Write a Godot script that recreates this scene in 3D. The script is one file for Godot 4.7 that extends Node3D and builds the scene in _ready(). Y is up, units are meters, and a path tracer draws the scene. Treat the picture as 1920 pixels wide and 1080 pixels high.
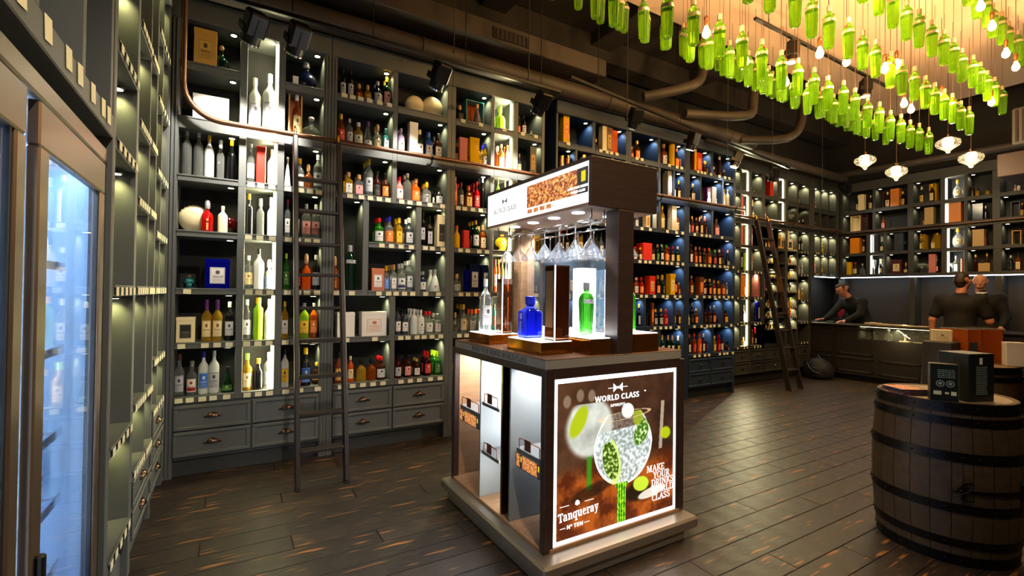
extends Node3D
# A spirits shop: a long wall of grey and navy shelving, a lit tasting kiosk, a ladder rail, and a cloud of hanging green bottles.

const EYE := 1.43
const WALL_FRONT := -4.348      # front plane of the long wall's shelving
const FAR_FRONT := -4.69        # front plane of the dark section beyond the navy units
const RIGHT_FRONT := 10.28      # front plane of the shelving behind the counter
const LEFT_FRONT := -0.42       # front plane of the wall beside the camera

var M := {}
var meshes := {}
var taken := {}
var rng := RandomNumberGenerator.new()
var tex_noise: Texture2D

func _ready() -> void:
	rng.seed = 11
	# camera
	var cam := Camera3D.new()
	cam.name = "camera"
	add_child(cam)
	cam.fov = 62.791
	cam.near = 0.05
	cam.far = 60.0
	cam.position = Vector3(0, EYE, 0)
	cam.basis = Basis(Vector3.UP, deg_to_rad(-30.7077)) * Basis(Vector3.RIGHT, deg_to_rad(0.6381)) * Basis(Vector3.BACK, deg_to_rad(0.7175))
	cam.current = true
	# air and exposure: a closed room, lit by its own lamps
	var we := WorldEnvironment.new()
	we.name = "environment"
	var env := Environment.new()
	env.background_mode = Environment.BG_COLOR
	env.background_color = Color(0.01, 0.01, 0.012)
	env.tonemap_mode = Environment.TONE_MAPPER_LINEAR
	env.tonemap_exposure = 1.2
	env.sdfgi_enabled = true
	env.ssao_enabled = true
	env.ssil_enabled = true
	we.environment = env
	add_child(we)
	# the place
	make_materials()
	build_shell()
	build_floor()
	build_near_wall()
	build_long_wall()
	build_dark_section()
	build_counter_wall()
	build_counter()
	build_overhead()
	rail("copper ladder rail bending down from the ceiling and along the grey units", rail_path(), [Vector3(0.43, 2.715, -4.25), Vector3(1.62, 2.715, -4.25), Vector3(2.9, 2.715, -4.25), Vector3(4.75, 2.715, -4.25), Vector3(6.3, 2.715, -4.25)])
	rail("dark ladder rail along the dark section of shelving", [Vector3(6.75, 2.70, -4.58), Vector3(8.4, 2.70, -4.58), Vector3(10.1, 2.70, -4.58)], [Vector3(6.9, 2.70, -4.58), Vector3(8.4, 2.70, -4.58), Vector3(9.9, 2.70, -4.58)])
	ladder("dark wooden library ladder leaning on the copper rail before the grey units", Vector3(0.412, 0, -3.69), Vector3(0.412, 2.70, -4.23), 0.37, [0.258, 0.512, 0.781, 1.046, 1.295, 1.553, 1.80, 2.068, 2.334])
	ladder("dark wooden library ladder leaning before the dark section near the counter", Vector3(7.28, 0, -4.02), Vector3(7.30, 2.68, -4.56), 0.36, [0.298, 0.633, 0.90, 1.162, 1.497, 1.792, 2.068, 2.365])
	build_kiosk()
	build_cloud()
	build_barrels()
	build_people()
	stock_shelves()

func rail_path() -> Array:
	var pts := [Vector3(-0.335, 4.78, -4.25), Vector3(-0.335, 3.6, -4.25), Vector3(-0.335, 3.0, -4.25)]
	for i in 9:
		var a := PI + PI * 0.5 * i / 8.0
		pts.append(Vector3(-0.335 + 0.26 + 0.26 * cos(a), 2.975 + 0.26 * sin(a), -4.25))
	for x in [0.3, 1.5, 3.0, 4.8, 6.5]: pts.append(Vector3(x, 2.715, -4.25))
	return pts

# ---------------------------------------------------------------- nodes
func numbered(called: String) -> String:
	var n: int = taken.get(called, 0)
	taken[called] = n + 1
	return called if n == 0 else "%s_%03d" % [called, n]

func thing(called: String, label: String, category: String, at := Vector3.ZERO, turn := 0.0, group := "") -> Node3D:
	var o := Node3D.new()
	o.name = numbered(called)
	add_child(o, true)
	o.position = at
	o.rotation.y = turn
	tag(o, label, category, group)
	return o

func tag(o: Node, label: String, category := "", group := "", kind := "") -> Node:
	if label: o.set_meta("label", label)
	if category: o.set_meta("category", category)
	if group: o.set_meta("group", group)
	if kind: o.set_meta("kind", kind)
	return o

func put(called: String, mesh: Mesh, m, parent: Node = null, at := Vector3.ZERO) -> MeshInstance3D:
	var o := MeshInstance3D.new()
	o.mesh = mesh
	if m is Array:
		for i in m.size(): o.set_surface_override_material(i, m[i])
	elif m:
		o.material_override = m
	o.name = numbered(called) if parent == null else called
	(self if parent == null else parent).add_child(o, true)
	o.position = at
	return o

func struct(called: String, mesh: Mesh, m, at := Vector3.ZERO) -> MeshInstance3D:
	var o := put(called, mesh, m, null, at)
	o.set_meta("kind", "structure")
	return o

# ---------------------------------------------------------------- materials
func mat(key: String, c: Color, rough := 0.6, metal := 0.0, extra := {}) -> StandardMaterial3D:
	if M.has(key): return M[key]
	var m := StandardMaterial3D.new()
	m.resource_name = key
	m.albedo_color = c
	m.roughness = rough
	m.metallic = metal
	for k in extra: m.set(k, extra[k])
	M[key] = m
	return m

func glow(key: String, c: Color, energy: float) -> StandardMaterial3D:
	return mat(key, c, 0.5, 0.0, {"emission_enabled": true, "emission": c, "emission_energy_multiplier": energy})

func glass(key: String, c: Color, alpha: float, rough := 0.03) -> StandardMaterial3D:
	var m := mat(key, Color(c.r, c.g, c.b, alpha), rough)
	m.refraction_enabled = true
	m.refraction_scale = 0.04
	m.transparency = BaseMaterial3D.TRANSPARENCY_ALPHA
	return m

func pane(key: String, c: Color, alpha: float) -> StandardMaterial3D:
	return mat(key, Color(c.r, c.g, c.b, alpha), 0.02, 0.0, {"transparency": BaseMaterial3D.TRANSPARENCY_ALPHA})

func noise_tex(freq: float, oct := 4, w := 256, h := 256, lo := Color.BLACK, hi := Color.WHITE, normal := false) -> Texture2D:
	var n := FastNoiseLite.new()
	n.seed = 7
	n.frequency = freq
	n.fractal_octaves = oct
	var t := NoiseTexture2D.new()
	t.noise = n
	t.width = w
	t.height = h
	t.seamless = true
	t.as_normal_map = normal
	if not normal:
		var g := Gradient.new()
		g.colors = PackedColorArray([lo, hi])
		t.color_ramp = g
	return t

# grain that runs along u: streaks computed per row with slow drift
func grain_tex(base: Color, dark: Color, streaks := 40.0, wander := 2.0, knots := 0, w := 512, h := 256, sd := 3) -> ImageTexture:
	var n := FastNoiseLite.new()
	n.seed = sd
	n.frequency = 0.01
	n.fractal_octaves = 3
	var im := Image.create(w, h, false, Image.FORMAT_RGB8)
	for y in h:
		for x in w:
			var a := n.get_noise_2d(x * 0.8, y * 0.8)
			var s := 0.5 + 0.5 * n.get_noise_2d(x * 0.35, y * streaks * 0.35 + a * wander * 20.0)
			var f := 0.5 + 0.5 * n.get_noise_2d(x * 2.0 + 900.0, y * streaks)
			var k := clampf(s * 0.7 + f * 0.5 - 0.1, 0.0, 1.0)
			im.set_pixel(x, y, dark.lerp(base, k))
	return ImageTexture.create_from_image(im)

# ---------------------------------------------------------------- geometry
class Geo:
	var v := PackedVector3Array()
	var n := PackedVector3Array()
	var u := PackedVector2Array()
	func tri(a: Vector3, b: Vector3, c: Vector3, out: Vector3) -> void:
		var f := (c - a).cross(b - a)
		if f.dot(out) < 0.0:
			var t := b; b = c; c = t
			f = -f
		f = f.normalized()
		v.append_array([a, b, c]); n.append_array([f, f, f]); u.append_array([Vector2.ZERO, Vector2.RIGHT, Vector2.ONE])
	func quad(a: Vector3, b: Vector3, c: Vector3, d: Vector3, out: Vector3, ua := Vector2(0, 1), ub := Vector2(1, 1), uc := Vector2(1, 0), ud := Vector2(0, 0)) -> void:
		var f := (c - a).cross(b - a)
		if f.length_squared() < 1e-14: f = (d - a).cross(c - a)
		if f.dot(out) < 0.0:
			f = -f
			v.append_array([a, c, b, a, d, c]); u.append_array([ua, uc, ub, ua, ud, uc])
		else:
			v.append_array([a, b, c, a, c, d]); u.append_array([ua, ub, uc, ua, uc, ud])
		f = f.normalized()
		n.append_array([f, f, f, f, f, f])
	# smooth quad with its own normals
	func squad(p: Array, nn: Array, uu: Array) -> void:
		var f: Vector3 = (p[2] - p[0]).cross(p[1] - p[0])
		if f.length_squared() < 1e-16: f = (p[3] - p[0]).cross(p[2] - p[0])
		var o := [0, 1, 2, 0, 2, 3] if f.dot(nn[0] + nn[1] + nn[2] + nn[3]) >= 0.0 else [0, 2, 1, 0, 3, 2]
		for i in o:
			v.append(p[i]); n.append(nn[i]); u.append(uu[i])
	# a box with its edges cut at 45 degrees by e
	func box(at: Vector3, s: Vector3, e := 0.0, turn := Basis.IDENTITY) -> void:
		var h := s * 0.5
		e = minf(e, minf(h.x, minf(h.y, h.z)) * 0.9)
		for ax in 3:
			for sg in [-1.0, 1.0]:
				var q := Vector3.ZERO; q[ax] = sg
				var i := (ax + 1) % 3
				var j := (ax + 2) % 3
				var c := []
				for k in [[-1, -1], [1, -1], [1, 1], [-1, 1]]:
					var p := Vector3.ZERO
					p[ax] = sg * h[ax]
					p[i] = k[0] * (h[i] - e)
					p[j] = k[1] * (h[j] - e)
					c.append(at + turn * p)
				var uv := [Vector2(0, 1), Vector2(1, 1), Vector2(1, 0), Vector2(0, 0)]
				if ax == 0: # u along z, v up
					uv = [Vector2(1, 1), Vector2(1, 0), Vector2(0, 0), Vector2(0, 1)]
					if sg < 0: uv = [Vector2(0, 1), Vector2(0, 0), Vector2(1, 0), Vector2(1, 1)]
				elif ax == 2 and sg < 0:
					uv = [Vector2(1, 1), Vector2(0, 1), Vector2(0, 0), Vector2(1, 0)]
				quad(c[0], c[1], c[2], c[3], turn * q, uv[0], uv[1], uv[2], uv[3])
		if e <= 0.0: return
		for ax in 3:
			var i := (ax + 1) % 3
			var j := (ax + 2) % 3
			for a in [-1.0, 1.0]:
				for b in [-1.0, 1.0]:
					var p := []
					for k in [[-1.0, 0], [1.0, 0], [1.0, 1], [-1.0, 1]]:
						var q := Vector3.ZERO
						q[ax] = k[0] * (h[ax] - e)
						q[i] = a * (h[i] - (0.0 if k[1] == 0 else e))
						q[j] = b * (h[j] - (e if k[1] == 0 else 0.0))
						p.append(at + turn * q)
					var o := Vector3.ZERO; o[i] = a; o[j] = b
					quad(p[0], p[1], p[2], p[3], turn * o)
		for a in [-1.0, 1.0]:
			for b in [-1.0, 1.0]:
				for c in [-1.0, 1.0]:
					var o := Vector3(a, b, c)
					tri(at + turn * (o * Vector3(h.x, h.y - e, h.z - e)), at + turn * (o * Vector3(h.x - e, h.y, h.z - e)), at + turn * (o * Vector3(h.x - e, h.y - e, h.z)), turn * o)
	# round bar from a to b
	func bar(a: Vector3, b: Vector3, r: float, seg := 10, r2 := -1.0, caps := true) -> void:
		if r2 < 0.0: r2 = r
		var d := (b - a).normalized()
		var x := d.cross(Vector3.UP if absf(d.y) < 0.9 else Vector3.RIGHT).normalized()
		var y := d.cross(x)
		for i in seg:
			var t0 := TAU * i / seg
			var t1 := TAU * (i + 1) / seg
			var n0 := x * cos(t0) + y * sin(t0)
			var n1 := x * cos(t1) + y * sin(t1)
			squad([a + n0 * r, a + n1 * r, b + n1 * r2, b + n0 * r2], [n0, n1, n1, n0], [Vector2(float(i) / seg, 0), Vector2(float(i + 1) / seg, 0), Vector2(float(i + 1) / seg, 1), Vector2(float(i) / seg, 1)])
			if caps:
				tri(a, a + n0 * r, a + n1 * r, -d)
				tri(b, b + n0 * r2, b + n1 * r2, d)
	# tube along points
	func tube(pts: Array, r: float, seg := 10) -> void:
		var x := Vector3.ZERO
		var rings := []
		for i in pts.size():
			var d: Vector3 = (pts[mini(i + 1, pts.size() - 1)] - pts[maxi(i - 1, 0)]).normalized()
			if i == 0: x = d.cross(Vector3.UP if absf(d.y) < 0.9 else Vector3.RIGHT).normalized()
			else: x = (x - d * x.dot(d)).normalized()
			var y := d.cross(x)
			var ring := []
			for k in seg: ring.append(x * cos(TAU * k / seg) + y * sin(TAU * k / seg))
			rings.append(ring)
		for i in pts.size() - 1:
			for k in seg:
				var k2 := (k + 1) % seg
				squad([pts[i] + rings[i][k] * r, pts[i] + rings[i][k2] * r, pts[i + 1] + rings[i + 1][k2] * r, pts[i + 1] + rings[i + 1][k] * r], [rings[i][k], rings[i][k2], rings[i + 1][k2], rings[i + 1][k]], [Vector2.ZERO, Vector2.ZERO, Vector2.ZERO, Vector2.ZERO])
		for e in [0, pts.size() - 1]:
			var o: Vector3 = (pts[0] - pts[1]) if e == 0 else (pts[e] - pts[e - 1])
			for k in seg: tri(pts[e], pts[e] + rings[e][k] * r, pts[e] + rings[e][(k + 1) % seg] * r, o)
	# turned shape: profile rows are [radius, height, squareness]; sx, sz scale the two axes
	func lathe(prof: Array, seg := 20, sx := 1.0, sz := 1.0, flutes := 0, deep := 0.0, at := Vector3.ZERO) -> void:
		var P := func(i: int, th: float) -> Vector3:
			var q: Array = prof[i]
			var c := cos(th)
			var s := sin(th)
			var r: float = q[0]
			if q.size() > 2 and q[2] > 0.0:
				var pw: float = lerpf(2.0, 7.0, q[2])
				r *= lerpf(1.0, pow(pow(absf(c), pw) + pow(absf(s), pw), -1.0 / pw), 1.0)
			if flutes > 0 and q.size() > 3: r *= 1.0 - deep * q[3] * (0.5 - 0.5 * cos(th * flutes))
			return at + Vector3(r * c * sx, q[1], r * s * sz)
		var m := prof.size()
		for i in m - 1:
			var r0: float = prof[i][0]
			var r1: float = prof[i + 1][0]
			if r0 <= 0.0 and r1 <= 0.0: continue
			var ds := Vector2(r1 - r0, prof[i + 1][1] - prof[i][1])
			if ds.length() < 1e-7: continue
			var d0 := ds
			var d1 := ds
			if i > 0:
				var e := Vector2(r0 - prof[i - 1][0], prof[i][1] - prof[i - 1][1])
				if e.length() > 1e-7 and absf(e.angle_to(ds)) < 0.75: d0 = e.normalized() + ds.normalized()
			if i < m - 2:
				var e := Vector2(prof[i + 2][0] - r1, prof[i + 2][1] - prof[i + 1][1])
				if e.length() > 1e-7 and absf(e.angle_to(ds)) < 0.75: d1 = e.normalized() + ds.normalized()
			for k in seg:
				var t0 := TAU * k / seg
				var t1 := TAU * (k + 1) / seg
				var p := [P.call(i, t0), P.call(i, t1), P.call(i + 1, t1), P.call(i + 1, t0)]
				var nn := []
				for w in [[i, t0, d0], [i, t1, d0], [i + 1, t1, d1], [i + 1, t0, d1]]:
					var ii: int = w[0] if prof[w[0]][0] > 0.0 else (i if w[0] == i + 1 else i + 1)
					var tg: Vector3 = P.call(ii, w[1] + 0.02) - P.call(ii, w[1] - 0.02)
					tg = tg.normalized()
					var rad := Vector3(cos(w[1]) * sx, 0, sin(w[1]) * sz).normalized()
					var dv: Vector2 = w[2].normalized()
					var side := Vector3(tg.z, 0, -tg.x)
					if side.dot(rad) < 0.0: side = -side
					nn.append((side * dv.y - Vector3.UP * dv.x).normalized())
				squad(p, nn, [Vector2(float(k) / seg, 1.0 - prof[i][1]), Vector2(float(k + 1) / seg, 1.0 - prof[i][1]), Vector2(float(k + 1) / seg, 1.0 - prof[i + 1][1]), Vector2(float(k) / seg, 1.0 - prof[i + 1][1])])
	# ball or ellipsoid
	func ball(at: Vector3, s: Vector3, seg := 16, rows := 10) -> void:
		for j in rows:
			for k in seg:
				var p := []
				var nn := []
				for w in [[j, k], [j, k + 1], [j + 1, k + 1], [j + 1, k]]:
					var f: float = PI * w[0] / rows
					var t: float = TAU * w[1] / seg
					var d := Vector3(sin(f) * cos(t), cos(f), sin(f) * sin(t))
					p.append(at + d * s)
					nn.append((d / s).normalized())
				squad(p, nn, [Vector2(float(k) / seg, float(j) / rows), Vector2(float(k + 1) / seg, float(j) / rows), Vector2(float(k + 1) / seg, float(j + 1) / rows), Vector2(float(k) / seg, float(j + 1) / rows)])
	# outline in x,y pushed out along z
	func slab(pts: PackedVector2Array, z0: float, z1: float) -> void:
		var ix := Geometry2D.triangulate_polygon(pts)
		for k in range(0, ix.size(), 3):
			var a := pts[ix[k]]; var b := pts[ix[k + 1]]; var c := pts[ix[k + 2]]
			tri(Vector3(a.x, a.y, z1), Vector3(b.x, b.y, z1), Vector3(c.x, c.y, z1), Vector3.BACK if z1 > z0 else Vector3.FORWARD)
			tri(Vector3(a.x, a.y, z0), Vector3(b.x, b.y, z0), Vector3(c.x, c.y, z0), Vector3.FORWARD if z1 > z0 else Vector3.BACK)
		var cw := Geometry2D.is_polygon_clockwise(pts)
		for k in pts.size():
			var a := pts[k]; var b := pts[(k + 1) % pts.size()]
			var o := Vector3(b.y - a.y, a.x - b.x, 0) * (-1.0 if cw else 1.0)
			quad(Vector3(a.x, a.y, z0), Vector3(b.x, b.y, z0), Vector3(b.x, b.y, z1), Vector3(a.x, a.y, z1), o)
	func add_to(m: ArrayMesh) -> ArrayMesh:
		var a := []
		a.resize(Mesh.ARRAY_MAX)
		a[Mesh.ARRAY_VERTEX] = v; a[Mesh.ARRAY_NORMAL] = n; a[Mesh.ARRAY_TEX_UV] = u
		m.add_surface_from_arrays(Mesh.PRIMITIVE_TRIANGLES, a)
		return m
	func done() -> ArrayMesh:
		return add_to(ArrayMesh.new())

func box_mesh(s: Vector3, e := 0.0, at := Vector3.ZERO) -> ArrayMesh:
	var key := "box %s %s %s" % [s, e, at]
	if not meshes.has(key):
		var g := Geo.new()
		g.box(at, s, e)
		meshes[key] = g.done()
	return meshes[key]

# a box part given by two corners
func slabbed(called: String, a: Vector3, b: Vector3, m, parent: Node, e := 0.002) -> MeshInstance3D:
	return put(called, box_mesh((b - a).abs().snapped(Vector3.ONE * 0.0001), e), m, parent, (a + b) * 0.5)

func lettering(text: String, height: float, m, parent: Node, at: Vector3, called := "lettering", face := "Droid Sans", bold := false, slant := false, deep := 0.001, spread := 1.0) -> MeshInstance3D:
	var f := SystemFont.new()
	f.font_names = PackedStringArray([face])
	f.font_weight = 700 if bold else 400
	f.font_italic = slant
	var t := TextMesh.new()
	t.text = text
	t.font = f
	t.font_size = 32
	t.pixel_size = height / 30.0
	t.depth = deep
	t.curve_step = 2.0
	var o := put(called, t, m, parent, at)
	o.scale.x = spread
	return o

func spot(parent: Node, at: Vector3, to: Vector3, c: Color, energy: float, angle: float, size := 0.03, soft := 0.6, called := "lamp_light") -> SpotLight3D:
	var l := SpotLight3D.new()
	l.name = called
	parent.add_child(l, true)
	l.position = at
	var d := to.normalized()
	l.basis = Basis.looking_at(d, Vector3.UP if absf(d.y) < 0.99 else Vector3.RIGHT)
	l.light_color = c
	l.light_energy = energy
	l.spot_range = 14.0
	l.spot_attenuation = 2.0
	l.spot_angle = angle
	l.spot_angle_attenuation = soft
	l.light_size = size
	l.shadow_enabled = true
	return l

func omni(parent: Node, at: Vector3, c: Color, energy: float, size := 0.03, called := "bulb_light") -> OmniLight3D:
	var l := OmniLight3D.new()
	l.name = called
	parent.add_child(l, true)
	l.position = at
	l.light_color = c
	l.light_energy = energy
	l.omni_range = 14.0
	l.omni_attenuation = 2.0
	l.light_size = size
	l.shadow_enabled = true
	return l

func area(parent: Node, at: Vector3, to: Vector3, s: Vector2, c: Color, energy: float, called := "panel_light") -> AreaLight3D:
	var l := AreaLight3D.new()
	l.name = called
	parent.add_child(l, true)
	l.position = at
	var d := to.normalized()
	l.basis = Basis.looking_at(d, Vector3.UP if absf(d.y) < 0.99 else Vector3.BACK)
	l.area_size = s
	l.light_color = c
	l.light_energy = energy
	l.area_range = 14.0
	l.area_attenuation = 2.0
	l.shadow_enabled = true
	return l

# ---------------------------------------------------------------- the room
func make_materials() -> void:
	mat("grey_paint", Color(0.33, 0.345, 0.34), 0.5)
	mat("dark_grey_paint", Color(0.205, 0.205, 0.19), 0.55)
	mat("navy_paint", Color(0.10, 0.165, 0.255), 0.5)
	mat("charcoal_paint", Color(0.17, 0.16, 0.145), 0.6)
	mat("black_back", Color(0.075, 0.08, 0.085), 0.7)
	mat("ceiling_black", Color(0.15, 0.13, 0.12), 0.85)
	mat("raft_white", Color(0.80, 0.70, 0.62), 0.8)
	mat("duct_paint", Color(0.21, 0.175, 0.15), 0.6)
	mat("black_metal", Color(0.05, 0.05, 0.052), 0.38, 0.3)
	mat("copper_rail", Color(0.43, 0.30, 0.22), 0.3, 0.75)
	mat("bronze", Color(0.42, 0.33, 0.27), 0.22, 0.95)
	mat("steel", Color(0.56, 0.53, 0.50), 0.3, 0.9)
	mat("chrome", Color(0.8, 0.8, 0.8), 0.12, 1.0)
	mat("gold", Color(0.80, 0.58, 0.22), 0.18, 1.0)
	mat("card", Color(0.86, 0.84, 0.70), 0.7)
	mat("paper", Color(0.88, 0.87, 0.84), 0.7)
	mat("white", Color(0.85, 0.85, 0.84), 0.45)
	mat("black", Color(0.03, 0.03, 0.03), 0.4)
	mat("rubber", Color(0.04, 0.04, 0.04), 0.8)
	glow("puck_glow", Color(1.0, 0.97, 0.82), 4.0)
	glow("strip_glow", Color(1.0, 0.95, 0.74), 5.0)
	glow("cool_glow", Color(0.93, 0.97, 1.0), 4.0)
	glow("lamp_glow", Color(1.0, 0.96, 0.9), 6.0)
	glow("bulb_glow", Color(1.0, 0.80, 0.45), 14.0)
	var walnut := mat("dark_walnut", Color.WHITE, 0.42)
	walnut.albedo_texture = grain_tex(Color(0.27, 0.185, 0.14), Color(0.14, 0.09, 0.07), 26.0, 3.0, 0, 256, 256, 11)
	walnut.uv1_triplanar = true
	walnut.uv1_scale = Vector3(1.4, 2.6, 1.4)
	var oak := mat("pale_oak", Color.WHITE, 0.5)
	oak.albedo_texture = grain_tex(Color(0.66, 0.50, 0.35), Color(0.50, 0.36, 0.24), 20.0, 2.0, 0, 256, 256, 5)
	oak.uv1_triplanar = true
	oak.uv1_scale = Vector3(2.0, 2.0, 2.0)
	var lad := mat("ladder_wood", Color.WHITE, 0.45)
	lad.albedo_texture = grain_tex(Color(0.17, 0.115, 0.09), Color(0.09, 0.06, 0.05), 22.0, 2.0, 0, 256, 128, 21)
	lad.uv1_triplanar = true
	lad.uv1_scale = Vector3(2.0, 2.0, 2.0)

# worn, brushed boards: streaked grain, pale scuffs and rubbed amber patches
func plank_material(k: int) -> StandardMaterial3D:
	var key := "floor_board_%d" % k
	if M.has(key): return M[key]
	var n := FastNoiseLite.new()
	n.seed = 100 + k
	n.frequency = 0.012
	n.fractal_octaves = 3
	var w := 512
	var h := 96
	var im := Image.create(w, h, false, Image.FORMAT_RGB8)
	var hm := Image.create(w, h, false, Image.FORMAT_RGB8)
	var base: Color = [Color(0.245, 0.195, 0.155), Color(0.215, 0.175, 0.14), Color(0.27, 0.215, 0.165), Color(0.23, 0.18, 0.15)][k % 4]
	for y in h:
		for x in w:
			var drift := n.get_noise_2d(x * 0.5, y * 0.6) * 5.0
			var s := 0.5 + 0.5 * n.get_noise_2d(x * 0.55, y * 34.0 + drift * 20.0)
			var ridge := 0.5 + 0.5 * sin((y + drift * 0.35) * TAU / 9.6)
			var c := base.lerp(base * 0.42, clampf(s * 0.9, 0.0, 1.0)).lerp(base * 0.55, (1.0 - ridge) * 0.45)
			var rub := n.get_noise_2d(x * 0.75 + 4000.0, y * 3.4 + 700.0)
			if rub > 0.44: c = c.lerp(Color(0.66, 0.40, 0.16), clampf((rub - 0.44) * 7.0, 0.0, 0.8))
			var scuff := n.get_noise_2d(x * 3.0 + 900.0, y * 20.0)
			if scuff > 0.55: c = c.lerp(Color(0.42, 0.38, 0.33), 0.35)
			im.set_pixel(x, y, c)
			var hv := clampf(ridge * 0.7 + s * 0.3, 0.0, 1.0)
			hm.set_pixel(x, y, Color(hv, hv, hv))
	var m := mat(key, Color.WHITE, 0.42)
	m.albedo_texture = ImageTexture.create_from_image(im)
	m.heightmap_enabled = true
	m.heightmap_texture = ImageTexture.create_from_image(hm)
	m.heightmap_scale = 0.25
	return m

func build_floor() -> void:
	var slab := struct("floor", box_mesh(Vector3(12.0, 0.1, 8.6)), mat("subfloor", Color(0.04, 0.035, 0.03), 0.9), Vector3(4.9, -0.062, -1.0))
	tag(slab, "dark brushed timber floor of long worn boards")
	var wide := 0.166
	var lens := [1.82, 1.24, 0.72]
	var rest := Geo.new()
	var r := 0
	var z := -4.36 - wide * 2.0
	var gen := RandomNumberGenerator.new()
	gen.seed = 5
	while z < 2.6:
		var x := -0.6 - 0.45 * (r * 7 % 4)
		var near := z > -0.25
		while x < 10.4:
			var l: float = lens[0]
			if near:
				rest.box(Vector3(x + l * 0.5, -0.006, z + wide * 0.5), Vector3(l - 0.003, 0.012, wide - 0.003))
			else:
				var o := put("floor_board", box_mesh(Vector3(l - 0.004, 0.012, wide - 0.004), 0.0015), plank_material(gen.randi() % 6), slab)
				o.position = Vector3(x + l * 0.5, -0.006, z + wide * 0.5) - slab.position
				if gen.randf() < 0.5: o.rotation.y = PI
			x += l
		z += wide
		r += 1
	var o := put("floor_boards_behind", rest.done(), plank_material(0), slab, -slab.position)
	o.set_meta("kind", "stuff")

func build_shell() -> void:
	var dark := mat("shell_wall", Color(0.12, 0.11, 0.10), 0.85)
	struct("wall_back", box_mesh(Vector3(12.0, 5.0, 0.12)), dark, Vector3(4.9, 2.4, -5.16))
	struct("wall_left", box_mesh(Vector3(0.12, 5.0, 8.6)), dark, Vector3(-0.92, 2.4, -1.0))
	struct("wall_right", box_mesh(Vector3(0.12, 5.0, 8.6)), dark, Vector3(10.76, 2.4, -1.0))
	struct("wall_front", box_mesh(Vector3(12.0, 5.0, 0.12)), dark, Vector3(4.9, 2.4, 3.2))
	struct("ceiling", box_mesh(Vector3(12.0, 0.12, 8.6)), M.ceiling_black, Vector3(4.9, 4.86, -1.0))
	# downstand beams of the old ceiling
	var k := 0
	for x in [1.1, 2.5, 4.1, 6.0]:
		k += 1
		struct("trim_%d" % k, box_mesh(Vector3(0.34, 0.16, 1.6 if x > 2.0 else 6.0), 0.01), M.ceiling_black, Vector3(x, 4.72, -4.2 if x > 2.0 else -1.4))
	struct("trim_5", box_mesh(Vector3(11.4, 0.3, 0.3), 0.01), M.ceiling_black, Vector3(5.0, 4.65, -4.85))
	# pale raft that the green bottles hang from
	var raft := struct("ceiling_raft", box_mesh(Vector3(8.2, 0.06, 5.6), 0.006), M.raft_white, Vector3(5.58, 4.56, -0.86))
	tag(raft, "pale raft panel under the black ceiling carrying the hanging bottles")
	var bw := thing("bulkhead", "brown boxed bulkhead above the right end of the counter shelves", "bulkhead", Vector3(9.6, 3.1, -1.15))
	put("casing", box_mesh(Vector3(0.9, 0.32, 2.1), 0.01), mat("bulkhead_brown", Color(0.30, 0.22, 0.18), 0.6), bw, Vector3(0, 0.19, 0))
	var hv := thing("fan_unit", "ribbed grey ventilation unit hung above the brown bulkhead", "ventilator", Vector3(9.35, 3.55, -1.75))
	put("casing", box_mesh(Vector3(0.36, 0.5, 0.62), 0.02), mat("vent_grey", Color(0.42, 0.39, 0.34), 0.6), hv, Vector3(0, 0.25, 0))
	for i in 9: put("rib", box_mesh(Vector3(0.012, 0.44, 0.03), 0.003), M.duct_paint, hv, Vector3(-0.186, 0.25, -0.26 + i * 0.065))

# ---------------------------------------------------------------- shelving
# Units are built in their own axes: x along the wall, y up, z out of the wall with the front at 0.
const BOARD := 0.045

func cup_handle(parent: Node, at: Vector3, s := 1.0) -> void:
	if not meshes.has("cup"):
		var g := Geo.new()
		for j in 6:
			for i in 14:
				var p := []
				var nn := []
				for w in [[j, i], [j, i + 1], [j + 1, i + 1], [j + 1, i]]:
					var f: float = PI * 0.5 * w[0] / 6.0
					var t: float = PI * w[1] / 14.0
					var d := Vector3(cos(t) * cos(f), sin(t) * cos(f), sin(f))
					p.append(d * Vector3(0.042, 0.03, 0.026))
					nn.append((d / Vector3(0.042, 0.03, 0.026)).normalized())
				g.squad(p, nn, [Vector2.ZERO, Vector2.ZERO, Vector2.ZERO, Vector2.ZERO])
		g.box(Vector3(0, 0.0, 0.002), Vector3(0.118, 0.012, 0.004), 0.001)
		g.ball(Vector3(0.056, 0.0, 0.006), Vector3(0.007, 0.007, 0.007), 8, 6)
		g.ball(Vector3(-0.056, 0.0, 0.006), Vector3(0.007, 0.007, 0.007), 8, 6)
		g.ball(Vector3(0, 0.034, 0.006), Vector3(0.006, 0.007, 0.006), 8, 6)
		meshes["cup"] = g.done()
	var o := put("handle", meshes["cup"], M.bronze, parent, at)
	o.scale = Vector3.ONE * s

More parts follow.
